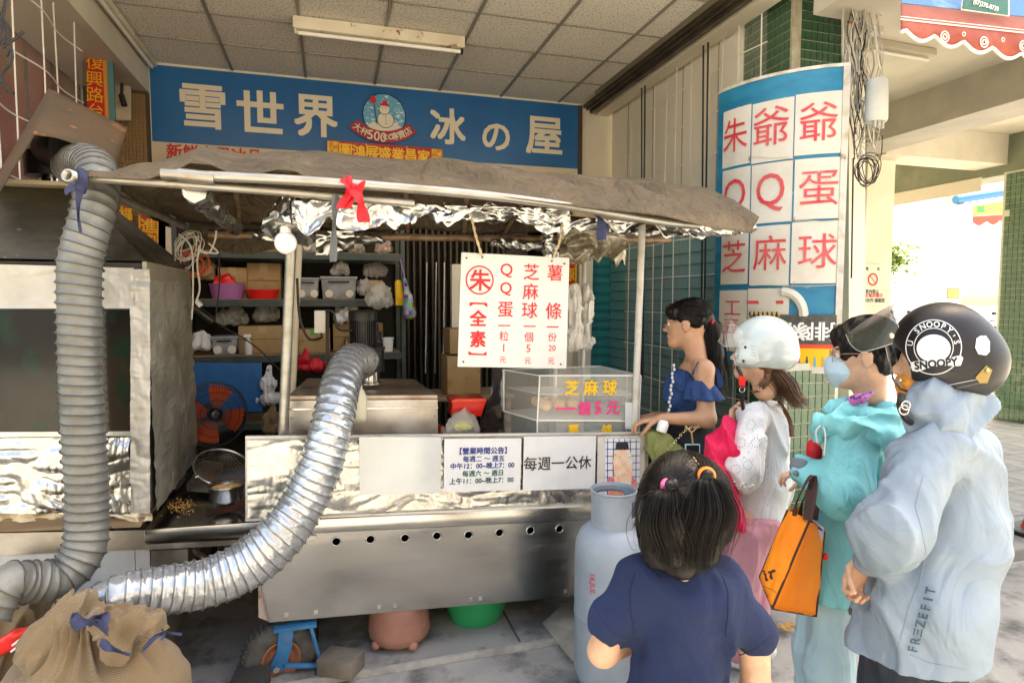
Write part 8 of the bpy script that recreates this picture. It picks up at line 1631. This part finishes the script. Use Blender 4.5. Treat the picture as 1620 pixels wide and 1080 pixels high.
ribbon([T(1096, 592, -.13), T(1103, 574, -.11), T(1116, 571, -.07), T(1130, 580, -.07), T(1138, 598, -.1), T(1140, 612, -.11)], .016, denim, po_, 'shoulder_strap', (.8, -.2, .4))
for i in range(14): MB().ell(T(1066 - i * .7 + 1.5 * math.sin(i * 2), 578 + i * 6.4, -.09), (.007, .006, .009), 8, 6).obj('lace_edge', white_c, po_, smooth=True)
trousers([(f1.x, f1.y, .82), (f2.x, f2.y, .82)], [f1, f2], fp, M('black_skirt', (.012, .012, .014), .85, c2=(.02, .02, .022), ns=8), po_, .115, .09, waist=T(1080, 672, 0).z)
for q_ in (f1, f2): shoe(q_, fp, po_, black_pl)
axp = (tuple(fp), tuple(rp2), (0, 0, 1)); tie = T(1117, 494, .0)
solid('hair', [ball(HPn(-.02, 0, .038), (.104, .086, .088), axp), ball(HPn(.045, 0, .066), (.05, .062, .034), axp), cap(HPn(-.09, 0, .03), tie, .035, .02), cap(tie, T(1130, 520, .0), .022, .036), cap(T(1130, 520, .0), T(1135, 560, -.02), .036, .028), cap(T(1135, 560, -.02), T(1142, 605, -.04), .026, .01), cap(HPn(.055, .066, .04), HPn(.045, .074, -.03), .012, .006)], hair_b, po_, res=.0052, k=.02,
      disp=lambda P: vnoise(P * np.array([170, 170, 14]), 3) * .0025 + vnoise(P * np.array([55, 55, 10]), 4) * .004, subs=[ball(HPn(.004, .09, -.016), (.022, .024, .034), axp)], sk=.005)
def p_s():
    th, ph = rnd.uniform(-2.4, 2.4), rnd.uniform(-.3, 1.4); d = lambda t, p_, r_=1.0: HPn(-.02 + (-math.cos(t) * math.cos(p_)) * .105 * r_, math.sin(t) * math.cos(p_) * .087 * r_, .038 + math.sin(p_) * .09 * r_)
    a = d(th, ph); return [a, d(th * .75, ph * .8 + .12, 1.01), d(th * .4, ph * .5 + .15, 1.02), tie]
hair_on(HPn, 1, 900, po_, hair_b, p_s, .0008)
def p_t(): w_, e = rnd.gauss(0, 1), rnd.gauss(0, 1); return [tie, T(1128 + w_ * 5, 512, e * .02), T(1132 + w_ * 7, 545, -.01 + e * .02), T(1137 + w_ * 7, 580, -.02 + e * .02), T(1144 + w_ * 7, 615 + rnd.gauss(0, 9), -.03 + e * .02)]
hair_on(HPn, 1, 400, po_, hair_b, p_t, .0013); hair_on(HPn, 1, 40, po_, hair_b, lambda: [HPn(.05, .07, .03), HPn(.045, .08, -.01), HPn(.03 + rnd.gauss(0, .006), .08, -.06 + rnd.gauss(0, .01))], .0012)
MB().torus(tie, .02, .011, 20, 8, (.6, .2, .25)).obj('hair_tie', red_cloth, po_, smooth=True); ribbon([T(1115, 486, -.03), T(1121, 498, -.04), T(1125, 512, -.04)], .022, red_cloth, po_, 'ribbon_tail', (.9, 0, .2))
for sd_ in (-1, 1): MB().torus(HPn(.1, .03 * sd_, .004), .02, .0012, 24, 5, tuple(fp)).obj('glasses_rim', gm, po_, smooth=True); tube('glasses_arm', spline([HPn(.098, .05 * sd_, .01), HPn(.05, .075 * sd_, .012), HPn(.0, .084 * sd_, .006)]), .0013, gm, po_, 5)
gbg = thing('olive_bag', 'olive green bag with a chain strap at the side of the ponytail woman', 'handbag', T(1045, 740, -.1)); olv = M('olive_cloth', (.18, .2, .06), .8, c2=(.25, .26, .1), ns=8)
solid('bag', [cap(T(1040, 700, -.12), T(1060, 725, -.12), .05, .065), cap(T(1036, 692, -.12), T(1040, 700, -.12), .02, .05)], olv, gbg, res=.006, k=.03, disp=lambda P: folds((-.4, 0, 1), 22, .014, .6, 7)(P))
def chainl(pts, par, r=.006):
    P = spline(pts, 10); ln = 0
    for i in range(len(P) - 1):
        if i % 2: continue
        c_ = (P[i] + P[i + 1]) / 2; MB().torus(c_, r, .0018, 10, 5, (i % 4 == 0) and (0, .3, 1) or (1, .3, 0)).obj('chain_link', M('gold_chain', (.75, .6, .35), .3, .9), par)
chainl([T(1052, 716, -.18), T(1068, 698, -.19), T(1088, 678, -.18), T(1108, 676, -.18)], gbg)
phn = thing('mobile_phone', 'mobile phone in a pale case hanging from a beaded strap', 'phone', T(1096, 738, -.2)); ph4 = [(1084, 702), (1108, 702), (1108, 740), (1083, 740)]
MB().prism([T(x, y, -.2) for x, y in ph4], FW * .009).obj('case', M('pale_teal_case', (.35, .5, .5), .3), phn, bevel=.003); MB().prism([T(x, y, -.2025) for x, y in ((1086, 704), (1106, 704), (1106, 738), (1085, 738))], FW * .002).obj('screen', M('dark_glass', (.015, .018, .022), .05), phn)
for a, b in (((1096, 702), (1094, 684)), ((1094, 684), (1084, 674)), ((1094, 684), (1106, 672))): tube('strap', [T(*a, -.2), T(*b, -.2)], .004, M('gold_chain', (.75, .6, .35), .3, .9), phn, 6)
cup = thing('white_bottle', 'small pale plastic bottle held by the ponytail woman', 'bottle', T(1048, 685, -.14)); pc = T(1046, 676, -.17); MB().lathe(pc - V((.0, 0, .02)), [(0, 0), (.022, 0), (.025, .01), (.025, .04), (.018, .055), (0, .056)], 24, (.3, 0, 1)).obj('bottle', white_pl, cup, autos=True)
